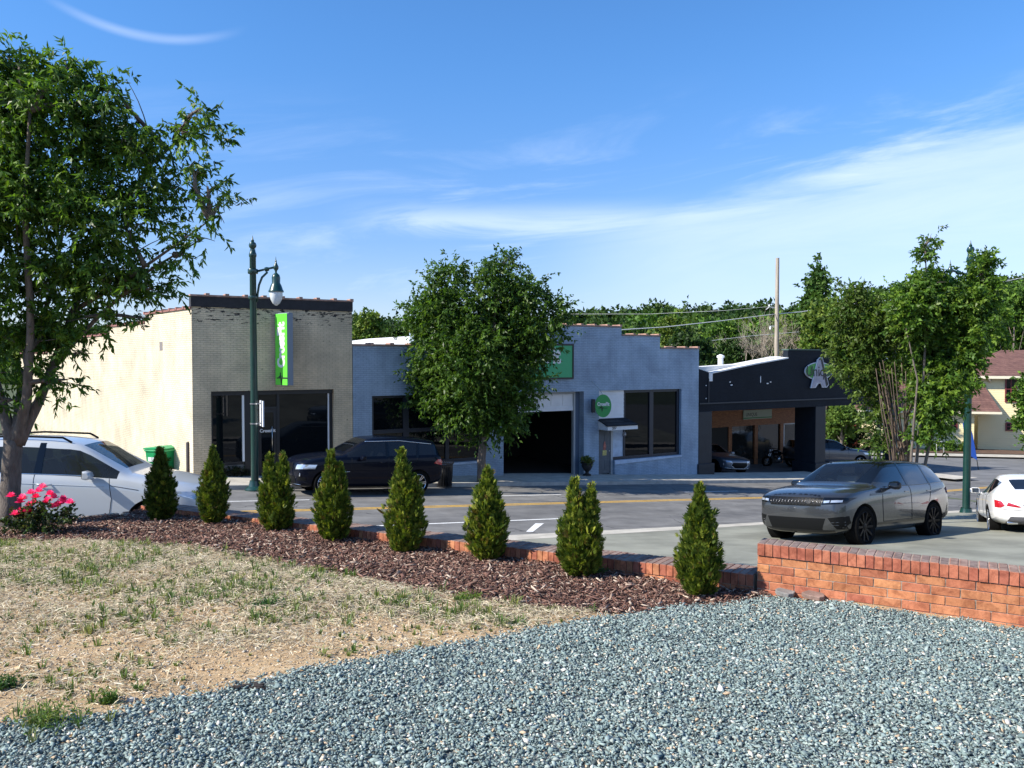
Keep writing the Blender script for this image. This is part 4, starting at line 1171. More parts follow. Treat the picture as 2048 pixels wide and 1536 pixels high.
        bmc = bmesh.new(); bmc.from_mesh(co.data); bmesh.ops.remove_doubles(bmc, verts=bmc.verts, dist=1e-5); bmesh.ops.recalc_face_normals(bmc, faces=bmc.faces); bmc.to_mesh(co.data); bmc.free()
        bo = tmp.modifiers.new('b', 'BOOLEAN'); bo.operation = 'DIFFERENCE'; bo.object = co; bo.solver = 'EXACT'
        bpy.context.view_layer.update()
        ev = tmp.evaluated_get(bpy.context.evaluated_depsgraph_get())
        full = bpy.data.meshes.new_from_object(ev)
        bpy.data.objects.remove(tmp); bpy.data.objects.remove(co)
        bb = bmesh.new(); bb.from_mesh(full)
        s.bvh = BVHTree.FromBMesh(bb)
        names = ['body', 'sill_trim', 'windscreen', 'side_window', 'side_window', 'rear_window', 'underbody', 'roof']
        s.part = {}
        for mi, nm in enumerate(names):
          for half in ((-1, 1) if mi == 1 else (0,)):
            b2 = bb.copy()
            bmesh.ops.delete(b2, geom=[f for f in b2.faces if f.material_index != mi or f.calc_center_median().y * half < 0], context='FACES')
            if not b2.faces: b2.free(); continue
            for f in b2.faces: f.material_index = 0; f.smooth = True
            m2 = bpy.data.meshes.new(nm); b2.to_mesh(m2); b2.free()
            m2.materials.clear(); m2.materials.append(mats[mi])
            try: m2.set_sharp_from_angle(angle=R(38))
            except Exception: pass
            o = bpy.data.objects.new(nm, m2); COL.objects.link(o); o.parent = s.root
            s.part[mi] = o
        bb.free()
        s.wheel = wheel
    def hitp(s, d, a, b):
        if d == 'front': o, v = Vector((-6, a, b)), Vector((1, 0, 0))
        elif d == 'rear': o, v = Vector((6, a, b)), Vector((-1, 0, 0))
        elif d == 'left': o, v = Vector((a - s.L/2, 3, b)), Vector((0, -1, 0))
        elif d == 'right': o, v = Vector((a - s.L/2, -3, b)), Vector((0, 1, 0))
        else: o, v = Vector((a - s.L/2, b, 4)), Vector((0, 0, -1))
        h = s.bvh.ray_cast(o, v)
        return h[0], h[1], v
    def patch(s, name, d, poly, m, off=.006, parent=None, step=.07):
        bm = bmesh.new()
        f = bm.faces.new([bm.verts.new((a, b, 0)) for a, b in poly])
        bmesh.ops.triangulate(bm, faces=[f])
        for _ in range(5):
            es = [e for e in bm.edges if e.calc_length() > step]
            if not es: break
            bmesh.ops.subdivide_edges(bm, edges=es, cuts=1, use_grid_fill=False)
            bmesh.ops.triangulate(bm, faces=bm.faces)
        dead = []
        for v in bm.verts:
            h, nrm, ray_ = s.hitp(d, v.co.x, v.co.y)
            if h is None: dead.append(v); continue
            if nrm.dot(ray_) > 0: nrm = -nrm
            v.co = h + nrm * off
        if dead: bmesh.ops.delete(bm, geom=dead, context='VERTS')
        for f in bm.faces: f.smooth = True
        me = bpy.data.meshes.new(name); bm.to_mesh(me); bm.free()
        me.materials.append(m)
        o = bpy.data.objects.new(name, me); COL.objects.link(o); o.parent = parent or s.root
        return o
    def line(s, name, d, pts, w, m, off=.001, parent=None):
        mb = MB(); P3 = []
        for (a, b), (c, e) in zip(pts, pts[1:]):
            k = max(2, int(math.hypot(c-a, e-b) / .06))
            for i in range(k + (1 if (c, e) == pts[-1] else 0)):
                h, nrm, _ = s.hitp(d, a + (c-a)*i/k, b + (e-b)*i/k)
                if h is not None: P3.append(h + (nrm if nrm.dot(_) < 0 else -nrm) * off)
        if len(P3) < 2: return
        mb.tube(P3, w / 2, 5)
        return mb.build(name, m, parent or s.root, smooth=True)
    def wheels(s, rim_m, spokes, double=False, hubm=None):
        xf, xr, r, wd = s.wheel
        rr = r * .74
        ty = MB()
        prof = [(rr - .01, -wd/2 + .02), (rr, -wd/2 + .005), (r - .03, -wd/2), (r - .008, -wd/2 + .02), (r, -wd/2 + .05), (r, wd/2 - .05), (r - .008, wd/2 - .02), (r - .03, wd/2), (rr, wd/2 - .005), (rr - .01, wd/2 - .02)]
        ri = MB()
        rp = [(rr, wd/2 - .012), (rr - .012, wd/2 - .006), (rr - .03, wd/2 - .03), (rr - .04, -.02), (.05, -.02), (0, -.02)]
        for x in (xf, xr):
            for sg in (-1, 1):
                Mx = Matrix.Translation((x - s.L/2, sg * (s.W - wd/2 - .012), r)) @ Matrix.Rotation(R(-90 * sg), 4, 'X')
                t = MB(); t.lathe(prof, 36, Mx); w = t.build('wheel', m_tyre, s.root, smooth='auto')
                q = MB(); q.lathe(rp, 30, Mx); q.m = [1] * len(q.f); q.cur = 0
                q.lathe([(rr, wd/2 - .012), (rr - .012, wd/2 - .002), (rr - .022, wd/2 - .014)], 30, Mx)
                for k in range(spokes):
                    for dlt in ((-.13, .13) if double else (0,)):
                        an = 2 * math.pi * k / spokes + dlt * (1 if double else 0)
                        Q = Mx @ Matrix.Rotation(an, 4, 'Z')
                        hw = .018 if double else .030
                        vs = [(.045, -hw*.9, wd/2 - .05), (.045, hw*.9, wd/2 - .05), (rr - .012, hw, wd/2 - .022), (rr - .012, -hw, wd/2 - .022),
                              (.045, -hw*.7, wd/2 - .022), (.045, hw*.7, wd/2 - .022), (rr - .012, hw*.7, wd/2 - .004), (rr - .012, -hw*.7, wd/2 - .004)]
                        q.add([Q @ Vector(v) for v in vs], [(0,3,2,1),(4,5,6,7),(0,1,5,4),(1,2,6,5),(2,3,7,6),(3,0,4,7)])
                q.lathe([(.07, wd/2 - .04), (.062, wd/2 - .016), (.03, wd/2 - .010), (0, wd/2 - .010)], 16, Mx)
                q.build('rim', [rim_m, m_under], w, smooth='auto')
    def mirror(s, x, z, m, sides=(-1, 1)):
        for sg in sides:
            h, _, _ = s.hitp('left' if sg > 0 else 'right', x, z - .03)
            if h is None: continue
            y = h.y
            mb = MB(); c = Vector((x - s.L/2 + .02, y + sg * .13, z + .04))
            pr = [(-.055, .3), (-.06, .55), (-.03, .95), (.045, 1), (.055, .6), (.05, .3)]
            vs = []; fs = []
            prof = [(-.11, .35), (-.09, .8), (0, 1), (.08, .95), (.115, .6)]
            ring = lambda t, sc: [(c.x + dx * sc, c.y + sg * t, c.z + dz * sc) for dx, dz in ((-.075, -.06), (-.085, .0), (-.06, .06), (.0, .085), (.06, .075), (.065, -.06), (0, -.078))]
            R_ = [ring(t, sc) for t, sc in prof]
            for r_ in R_: vs += r_
            for i in range(len(R_) - 1):
                for k in range(7): fs.append((i*7+k, i*7+(k+1) % 7, (i+1)*7+(k+1) % 7, (i+1)*7+k))
            fs += [tuple(range(7)), tuple(range(28, 35))]
            mb.add(vs, fs)
            mb.tube([(x - s.L/2, y - sg*.02, z - .03), (x - s.L/2 + .01, y + sg*.05, z + .0)], .025, 6)
            o = mb.build('mirror', m, s.root, smooth='auto')
            g = MB(); g.box(c.x + .064, c.x + .069, min(c.y - sg*.07, c.y + sg*.075), max(c.y - sg*.07, c.y + sg*.075), c.z - .05, c.z + .06); g.build('mirror_glass', mat('mirror_glass', (.05, .06, .07), .05, .6), o)
    def cabin(s, x0, x1, zfloor, seat_m, xs_seat, zs=.62, hs=1.):
        mb = MB(); mb.box(x0 - s.L/2, x1 - s.L/2, -s.W*.86, s.W*.86, .40, zfloor); mb.build('cabin_floor', m_under, s.root)
        mb = MB(); mb.box(x0 - s.L/2 + .10, x0 - s.L/2 + .45, -s.W*.74, s.W*.74, zfloor - .1, zfloor + .27); mb.build('dashboard', m_trim, s.root, bevel=.05)
        for x in xs_seat:
            for y in (-.38, .38):
                q = MB(); X = x - s.L/2
                q.box(X - .45, X + .05, y - .24, y + .24, zs - .14, zs)
                q.prism([(X, zs), (X + .12, zs), (X + .30, zs + .56*hs), (X + .20, zs + .58*hs)], .46, 'y', y - .23)
                q.prism([(X + .22, zs + .60*hs), (X + .32, zs + .60*hs), (X + .35, zs + .80*hs), (X + .25, zs + .80*hs)], .26, 'y', y - .13)
                q.build('seat', seat_m, s.root, bevel=.04)
        mb = MB(); Mx = Matrix.Translation((xs_seat[0] - s.L/2 - .45, -.38 if s.steer < 0 else .38, zs + .26)) @ Matrix.Rotation(R(65), 4, 'Y')
        ringp = [Mx @ Vector((.18*math.cos(a*math.pi/8), .18*math.sin(a*math.pi/8), 0)) for a in range(17)]
        mb.tube(ringp, .015, 6, cap=False); mb.tube([Mx @ Vector((-.17, 0, 0)), Mx @ Vector((.17, 0, 0))], .02, 5); mb.build('steering_wheel', m_trim, s.root, smooth=True)
    steer = 1
    def place(s, center, rear, zf):
        c = Vector(center); d = Vector((rear[0], rear[1], 0)).normalized(); e = Vector((-d.y, d.x, 0))
        z = lambda p: zf(*TN(p.x, p.y))
        X = Vector((d.x, d.y, (z(c + d) - z(c - d)) / 2)).normalized(); Yv = Vector((e.x, e.y, (z(c + e) - z(c - e)) / 2)).normalized()
        Z = X.cross(Yv).normalized(); Yv = Z.cross(X)
        M = Matrix((X, Yv, Z)).transposed().to_4x4(); M.translation = Vector((c.x, c.y, z(c) + .004))
        s.root.matrix_world = M
        s.root.location = M.translation; s.root.rotation_euler = M.to_euler()
SUV = [(0.00, .30, .76, .80, .88, .58, 'H'), (0.10, .25, .88, .92, .985, .66, 'H'), (0.45, .22, .95, 1.015, 1.075, .74, 'H'), (0.95, .22, .965, 1.06, 1.13, .76, 'H'), (1.34, .22, .965, 1.082, 1.150, .80, 'H'),
       (1.42, .22, .965, 1.085, 1.145, .82, 'H'), (2.20, .22, .965, 1.11, 1.60, .66, 'G'), (2.75, .22, .965, 1.125, 1.665, .665, 'G'), (3.45, .22, .965, 1.14, 1.655, .65, 'G'),
       (4.05, .24, .96, 1.165, 1.63, .64, 'G'), (4.42, .28, .945, 1.18, 1.585, .62, 'G'), (4.52, .30, .94, 1.18, 1.56, .61, 'G'), (4.735, .36, .92, 1.12, 1.15, .74, 'H'), (4.80, .42, .86, .98, 1.02, .64, 'H')]
def scaled(st, sx, sy, sz, belt=0.):
    return [(x*sx, zb, w*sy, zb + (zbelt - zb)*sz + (belt if k == 'G' else belt*.9), ztop*sz + (0 if k == 'G' else belt*.9), wt_*sy, k) for x, zb, w, zbelt, ztop, wt_, k in st]
def sides(fn):
    for d, sg in (('left', 1), ('right', -1)): fn(d, sg)

# grey SUV with black roof in the lot ------------------------------------------
m_rr = paint('warm_grey_metallic', (.066, .070, .074), .25, .65, coat=.8)
m_gloss = mat('gloss_black', (.004, .0045, .006), .08, spec=.35, coat=.3)
rr = Car('parked_car', 'metallic grey SUV with black roof and black wheels behind the tall brick wall', 4.80, SUV,
         [m_rr, m_rr, m_wscreen, m_tint, m_tint, m_tint, m_under, mat('black_roof', (.004, .005, .006), .12, spec=.4)], (.91, 3.785, .385, .26), .445)
rr.wheels(m_darkalloy, 10)
rr.steer = 1
rr.cabin(1.5, 4.4, .80, mat('cream_leather', (.62, .56, .47), .6), (2.55, 3.40), .82, .88)
rr.mirror(1.88, 1.10, m_gloss)
gr = [(-.52, .77), (.52, .77), (.55, .925), (-.55, .925)]
g = rr.patch('grille', 'front', gr, m_trim, .006)
for i in range(15):
    for q in (-1, 1):
        y = -.49 + i * .07
        rr.line('grille_mesh', 'front', [(max(-.53, min(.53, y)), .785), (max(-.53, min(.53, y + q*.07)), .91)], .009, mat('dark_chrome', (.16, .16, .17), .25, .9), .009, g)
for sg in (-1, 1):
    pl = [(sg*.535, .80), (sg*.88, .83), (sg*.925, .93), (sg*.56, .93)]
    hl = rr.patch('headlight', 'front', pl if sg > 0 else pl[::-1], m_gloss, .008)
    for a, b, h0 in ((.575, .67, .83), (.69, .84, .838)):
        rr.patch('lamp_lens', 'front', [(sg*a, h0), (sg*b, h0 + .012), (sg*b, h0 + .05), (sg*a, h0 + .04)][::sg], m_lamp, .014, hl, .03)
    fv = [(sg*.64, .56), (sg*.90, .60), (sg*.91, .36), (sg*.76, .36)]
    v = rr.patch('corner_vent', 'front', fv if sg > 0 else fv[::-1], m_trim, .006)
    for z in (.43, .48): rr.line('vent_blade', 'front', [(sg*.70, z), (sg*.87, z + .01)], .02, m_rr, parent=v)
rr.patch('lower_grille', 'front', [(-.52, .33), (.52, .33), (.60, .55), (-.60, .55)], m_trim, .006)
rr.patch('front_skirt', 'front', [(-.80, .25), (.80, .25), (.72, .335), (-.72, .335)], m_gloss, .005)
M = Matrix.Translation((-2.4 + .13, 0, 0)) @ Matrix(((0, .94, 0, 0), (-1, 0, 0, 0), (0, 0.34, 1, 0), (0, 0, 0, 1)))
tx = text_mesh('lettering', 'R A N G E   R O V E R', .056, m_gloss, rr.root, Matrix.Translation((-2.4 + .16, 0, 0)) @ Matrix.Rotation(R(-90), 4, 'Z'), .002, .002, squeeze=1.85)
for v in tx.data.vertices:
    h, nrm, _ = rr.hitp('top', v.co.x + 2.4, v.co.y)
    if h: v.co = h + nrm * (.004 + v.co.z)
h, nrm, _ = rr.hitp('front', .33, .84)
mb = MB(); mb.prism([(.055*math.cos(a*math.pi/8), .028*math.sin(a*math.pi/8)) for a in range(16)], .01, 'x', 0); mb.build('badge', m_chrome, rr.root, loc=(h.x - .022, -.30, .845))
def rside(d, sg):
    for pts in ([(1.60, .46), (1.58, .75), (1.63, 1.10)], [(2.78, .45), (2.79, 1.12)], [(3.46, .60), (3.62, .85), (3.74, 1.14)], [(1.60, .46), (3.36, .48)]):
        rr.line('door_gap', d, pts, .011, m_under)
    rr.patch('fender_vent', d, [(1.12, .955), (1.98, .985), (1.96, 1.01), (1.16, .995)], m_gloss, .006)
    rr.patch('sill_strip', d, [(1.38, .40), (3.34, .42), (3.34, .46), (1.38, .44)], m_gloss, .006)
    for a, b, c_, e in ((2.72, 2.82, 2.75, 2.84), (3.70, 3.76, 3.80, 3.86)):
        rr.patch('pillar', d, [(a, 1.13), (b, 1.13), (e, 1.60), (c_, 1.60)], m_gloss, .005)
    rr.line('belt_trim', d, [(1.75, 1.115), (3.3, 1.14), (4.4, 1.185)], .014, m_gloss)
    for x in (2.62, 3.60):
        h, _, _ = rr.hitp(d, x, 1.02)
        mb = MB(); mb.box(x - 2.4 - .09, x - 2.4 + .09, min(h.y, h.y + sg*.012), max(h.y, h.y + sg*.012), 1.0, 1.025); mb.build('door_handle', m_rr, rr.root, bevel=.004)
    rr.patch('tail_light', d, [(4.45, .96), (4.68, .94), (4.70, 1.08), (4.5, 1.07)], m_red, .007)
    rr.line('roof_rail', d, [(2.3, 1.585), (3.2, 1.605), (4.2, 1.565)], .03, m_gloss)
sides(rside)
pfw = hit(1722, 1095, zlot)
rear = Vector((.79, .635)).normalized(); lat = Vector((-rear.y, rear.x))
c = pfw.xy - rear * (.91 - 2.4) * 1.04 - lat * (-.84) * 1.04
rr.place((c.x, c.y, 0), rear, zlot)
rr.root.scale = (1.04, 1.04, 1.04)

# white SUV on the left ------------------------------------------
m_wcar = paint('silver_white_paint', (.44, .47, .50), .3)
st = scaled(SUV, 4.98 / 4.80, 1.0 / .965, 1.79 / 1.665, -.02)
for i_, dz_ in ((0, .10), (1, .10), (2, .085), (3, .055), (4, .02)):       # a hood that falls towards the nose
    q_ = st[i_]; st[i_] = (q_[0], q_[1], q_[2], q_[3] - dz_, q_[4] - dz_, q_[5], q_[6])
wc = Car('parked_car', 'white SUV parked by the timber edging behind the rose bush, seen from its side', 4.98, st,
         [m_wcar, mat('grey_sill', (.28, .29, .30), .5), m_light_tint, m_light_tint, m_light_tint, m_tint, m_under, m_wcar], (.96, 3.84, .38, .25), .44)
wc.wheels(m_alloy, 5, True)
wc.steer = -1
wc.cabin(1.55, 4.6, .82, mat('grey_cloth_seat', (.10, .10, .105), .8), (2.65, 3.5), .86, .92)
wc.mirror(1.98, 1.16, m_wcar)
for sg in (-1, 1):
    pl = [(sg*.52, .80), (sg*.93, .83), (sg*.955, .93), (sg*.60, .885)]
    wc.patch('headlight', 'front', pl if sg > 0 else pl[::-1], m_lamp, .008)
wc.patch('grille', 'front', [(-.5, .72), (.5, .72), (.55, .92), (-.55, .92)], m_trim)
wc.patch('lower_grille', 'front', [(-.7, .34), (.7, .34), (.6, .52), (-.6, .52)], m_trim)
def wside(d, sg):
    wc.patch('headlight', d, [(.20, .80), (.30, .79), (.72, .925), (.55, .93), (.22, .89)], m_lamp, .008)
    for pts in ([(1.66, .48), (1.63, .8), (1.70, 1.16)], [(2.88, .46), (2.90, 1.18)], [(3.50, .62), (3.7, .9), (3.86, 1.2)], [(1.66, .45), (3.38, .46)], [(1.20, .95), (1.66, 1.02)]):
        wc.line('door_gap', d, pts, .010, m_under)
    for a, b, c_, e in ((2.80, 2.92, 2.83, 2.93), (3.84, 3.92, 3.90, 3.97)):
        wc.patch('pillar', d, [(a, 1.19), (b, 1.19), (e, 1.70), (c_, 1.70)], m_gloss, .005)
    wc.line('belt_trim', d, [(1.95, 1.175), (3.4, 1.20), (4.5, 1.24)], .016, m_chrome)
    wc.line('body_crease', d, [(1.75, 1.0), (3.2, 1.04), (4.5, 1.06)], .012, m_wcar)
    for x in (2.72, 3.70):
        h, _, _ = wc.hitp(d, x, 1.02)
        mb = MB(); mb.tube([(x - 2.49 - .12, h.y - sg*.0, 1.02), (x - 2.49 - .08, h.y + sg*.04, 1.022), (x - 2.49 + .08, h.y + sg*.04, 1.028), (x - 2.49 + .12, h.y, 1.03)], .014, 6); mb.build('door_handle', m_wcar, wc.root, smooth=True)
    h, _, _ = wc.hitp('top', 3.0, sg * .58)
    mb = MB(); mb.tube([(2.45 - 2.49, sg*.60, h.z - .03), (2.6 - 2.49, sg*.60, h.z + .05), (3.4 - 2.49, sg*.60, h.z + .06), (4.2 - 2.49, sg*.58, h.z + .0), (4.3 - 2.49, sg*.58, h.z - .06)], .020, 6); mb.build('roof_rail', m_trim, wc.root, smooth=True)
sides(wside)
hd = Vector((.992, .125)).normalized()
Yc = 13.75
fwx = (300 - 1024) / F * Yc
wc.place((fwx - hd.x * (2.49 - .96) - .125 * .9, Yc - hd.y * 1.53 + .9, 0), -hd, lambda t, n: zdrive(t, n))

# black SUV on the far side ------------------------------------------
m_bcar = paint('blue_black_paint', (.003, .0045, .011), .25, coat=.2)
st = scaled(SUV, 4.75 / 4.80, .94 / .965, 1.77 / 1.665, .0)
bc = Car('parked_car', 'black SUV with bright multi spoke wheels parked at the far kerb', 4.75, st,
         [m_bcar, m_bcar, m_wscreen, m_tint, m_tint, m_tint, m_under, m_bcar], (.90, 3.78, .375, .25), .43)
bc.wheels(m_alloy, 7, True)
bc.steer = 1
bc.cabin(1.5, 4.3, .78, mat('grey_cloth_seat', (.10, .10, .105), .8), (2.55, 3.40), .78, .88)
bc.mirror(1.90, 1.10, m_bcar)
for sg in (-1, 1):
    pl = [(sg*.52, .76), (sg*.90, .80), (sg*.90, .92), (sg*.58, .90)]
    bc.patch('headlight', 'front', pl if sg > 0 else pl[::-1], m_lamp, .008)
    kl = [(sg*.06, .72), (sg*.36, .74), (sg*.34, .92), (sg*.06, .92)]
    bc.patch('grille', 'front', kl if sg > 0 else kl[::-1], m_trim, .010)
    pl = [(sg*.60, .44), (sg*.84, .46), (sg*.84, .56), (sg*.62, .56)]
    bc.patch('corner_vent', 'front', pl if sg > 0 else pl[::-1], m_trim)
    mb = MB(); mb.lathe([(0, 0), (.05, .002), (.05, .012)], 14, Matrix.Translation((bc.hitp('front', sg*.74, .62)[0].x - .014, sg*.74, .62)) @ Matrix.Rotation(R(90), 4, 'Y')); mb.build('fog_lamp', m_lamp, bc.root)
bc.patch('lower_grille', 'front', [(-.55, .34), (.55, .34), (.5, .56), (-.5, .56)], m_trim)
bc.line('bumper_strip', 'front', [(-.7, .33), (.7, .33)], .02, m_chrome)
def bside(d, sg):
    for pts in ([(1.60, .46), (1.63, 1.12)], [(2.78, .45), (2.79, 1.14)], [(3.46, .60), (3.74, 1.16)]):
        bc.line('door_gap', d, pts, .010, m_under)
    for a, b, c_, e in ((2.70, 2.78, 2.73, 2.80), (3.68, 3.76, 3.78, 3.85)):
        bc.patch('pillar', d, [(a, 1.15), (b, 1.15), (e, 1.62), (c_, 1.62)], m_gloss, .005)
    bc.line('roof_rail', d, [(2.1, 1.60), (3.2, 1.645), (4.3, 1.56)], .028, m_chrome)
    bc.line('side_badge', d, [(1.42, .72), (1.58, .725)], .02, m_chrome)
    bc.patch('tail_light', d, [(4.30, .98), (4.58, .92), (4.62, 1.10), (4.42, 1.10)], m_red, .007)
    for x in (2.62, 3.60):
        h, _, _ = bc.hitp(d, x, 1.0)
        mb = MB(); mb.tube([(x - 2.375 - .1, h.y, 1.0), (x - 2.375, h.y + sg*.035, 1.0), (x - 2.375 + .1, h.y, 1.0)], .014, 6); mb.build('door_handle', m_bcar, bc.root, smooth=True)
sides(bside)
cpt = S(8.72, 23.42)
bc.place((cpt.x, cpt.y, 0), Vector((CA, SA)), zroad)

# saloons ------------------------------------------
SED = [(0.0, .28, .72, .64, .69, .52, 'H'), (.12, .22, .83, .73, .775, .6, 'H'), (.55, .2, .88, .82, .87, .66, 'H'), (1.1, .2, .89, .865, .925, .68, 'H'),
       (1.45, .2, .89, .885, .95, .70, 'H'), (2.25, .2, .89, .91, 1.36, .57, 'G'), (2.75, .2, .89, .925, 1.425, .575, 'G'), (3.25, .2, .89, .94, 1.40, .56, 'G'),
       (3.65, .22, .885, .955, 1.30, .53, 'G'), (4.22, .25, .865, .97, 1.035, .66, 'H'), (4.5, .30, .83, .94, 1.0, .64, 'H'), (4.62, .38, .76, .82, .86, .55, 'H')]
m_pearl = paint('bright_white_paint', (.80, .80, .79), .3)
cl = Car('parked_car', 'bright white saloon with red tail lights, cut off by the right edge of the photo', 4.62, SED,
         [m_pearl, m_pearl, m_wscreen, m_tint, m_tint, m_tint, m_under, m_pearl], (.88, 3.58, .33, .235), .385)
cl.wheels(m_alloy, 5, True)
cl.cabin(1.5, 3.9, .60, mat('grey_cloth_seat', (.10, .10, .105), .8), (2.35, 3.0), .56, .82)
cl.mirror(1.75, .92, m_pearl)
for sg in (-1, 1):
    pl = [(sg*.80, .66), (sg*.80, .83), (sg*.68, .80), (sg*.62, .70), (sg*.70, .655)]
    cl.patch('tail_light', 'rear', pl, m_red, .008)
    pl = [(sg*.59, .70), (sg*.55, .775), (sg*.30, .68), (sg*.36, .665)]
    cl.patch('tail_light', 'rear', pl, m_red, .008)
    mb = MB(); y = sg * .48; h = cl.hitp('rear', y, .33)[0]
    if h is None: h = Vector((2.2, y, .33))
    mb.box(h.x - .1, h.x + .02, y - .11, y + .11, .285, .345); mb.build('exhaust_tip', m_chrome, cl.root, bevel=.02)
    pl = [(sg*.35, .80), (sg*.9, .84), (sg*.9, .72), (sg*.4, .70)]
    cl.patch('headlight', 'front', [(sg*.45, .60), (sg*.80, .64), (sg*.80, .72), (sg*.5, .69)], m_lamp)
cl.patch('rear_diffuser', 'rear', [(-.62, .30), (.62, .30), (.52, .46), (-.52, .46)], mat('dark_grey_plastic', (.10, .10, .11), .5))
cl.patch('number_plate', 'rear', [(-.26, .55), (.26, .55), (.26, .66), (-.26, .66)], m_white, .012)
cl.line('boot_gap', 'rear', [(-.66, .62), (-.3, .60), (.3, .60), (.66, .62)], .010, m_under)
cl.line('trim_strip', 'rear', [(-.28, .72), (.28, .72)], .03, m_chrome)
def cside(d, sg):
    for pts in ([(1.58, .42), (1.6, .9)], [(2.62, .40), (2.64, .93)], [(3.2, .55), (3.5, .95)]): cl.line('door_gap', d, pts, .010, m_under)
    cl.patch('pillar', d, [(2.56, .94), (2.66, .94), (2.68, 1.33), (2.60, 1.33)], m_gloss, .005)
sides(cside)
prw = hit(1985, 1068, zlot)
dirv = Vector((-.43, -.90)).normalized()              # tail points at the camera
lat = Vector((-dirv.y, dirv.x))                      # local +y
c = prw.xy - dirv * (3.58 - 2.31) + lat * .80
cl.place((c.x, c.y, 0), dirv, zlot)

m_gcar = paint('slate_paint', (.10, .12, .15), .3, .3)
gs = Car('parked_car', 'slate grey saloon facing out of the shade inside the charcoal vehicle bay', 4.62, SED,
         [m_gcar, m_gcar, m_wscreen, m_tint, m_tint, m_tint, m_under, m_gcar], (.88, 3.58, .33, .235), .385)
gs.wheels(m_darkalloy, 7)
gs.cabin(1.5, 3.9, .60, mat('grey_cloth_seat', (.10, .10, .105), .8), (2.35, 3.0), .56, .82)
gs.mirror(1.75, .92, m_gcar)
gs.patch('grille', 'front', [(-.30, .34), (.30, .34), (.50, .46), (.42, .60), (-.42, .60), (-.50, .46)], m_trim)
for sg in (-1, 1):
    gs.patch('headlight', 'front', [(sg*.45, .60), (sg*.80, .66), (sg*.80, .73), (sg*.5, .68)], m_lamp)
    gs.line('grille_trim', 'front', [(sg*.30, .33), (sg*.51, .46), (sg*.43, .61)], .022, m_chrome)
    gs.line('bumper_crease', 'front', [(sg*.45, .31), (sg*.80, .36), (sg*.80, .58)], .022, m_chrome)
gs.line('grille_trim', 'front', [(-.45, .31), (.45, .31)], .022, m_chrome)
a = FP(1462, 955, FN + 1.2)[0]
cpt = S(a + .35, FN + 1.0 + 2.0)
gs.place((cpt.x, cpt.y, 0), Vector((-SA * .97 + .1, CA)), lambda t, n: zroad(t, n) + .02)

st = scaled(SUV, 4.70 / 4.80, .93 / .965, 1.62 / 1.665, 0)
m_ncar = paint('steel_blue_paint', (.055, .065, .085), .28, .4)
nc = Car('parked_car', 'dark steel coloured crossover facing right in the open bay beyond the charcoal pillar', 4.70, st,
         [m_ncar, m_trim, m_wscreen, m_tint, m_tint, m_tint, m_under, m_ncar], (.90, 3.75, .37, .24), .42)
nc.wheels(m_alloy, 5, True)
nc.cabin(1.5, 4.3, .78, mat('grey_cloth_seat', (.10, .10, .105), .8), (2.55, 3.40), .78, .88)
nc.mirror(1.88, 1.08, m_ncar)
for sg in (-1, 1):
    pl = [(sg*.52, .74), (sg*.90, .80), (sg*.90, .90), (sg*.58, .87)]
    nc.patch('headlight', 'front', pl if sg > 0 else pl[::-1], m_lamp, .008)
nc.patch('grille', 'front', [(-.45, .5), (.45, .5), (.5, .85), (-.5, .85)], m_trim)
def nside(d, sg):
    for pts in ([(1.60, .46), (1.63, 1.08)], [(2.78, .45), (2.79, 1.1)], [(3.46, .60), (3.74, 1.12)]): nc.line('door_gap', d, pts, .010, m_under)
    nc.patch('pillar', d, [(2.70, 1.11), (2.78, 1.11), (2.80, 1.56), (2.73, 1.56)], m_gloss, .005)
sides(nside)
Yn = 44.0
nose = P(1741, 900, Yn)
nd = Vector((.985, .17)).normalized()
nc.place((nose.x - nd.x * 2.35, Yn + .6 - nd.y * 2.35, 0), -nd, lambda t, n: zroad(t, n) + .06)

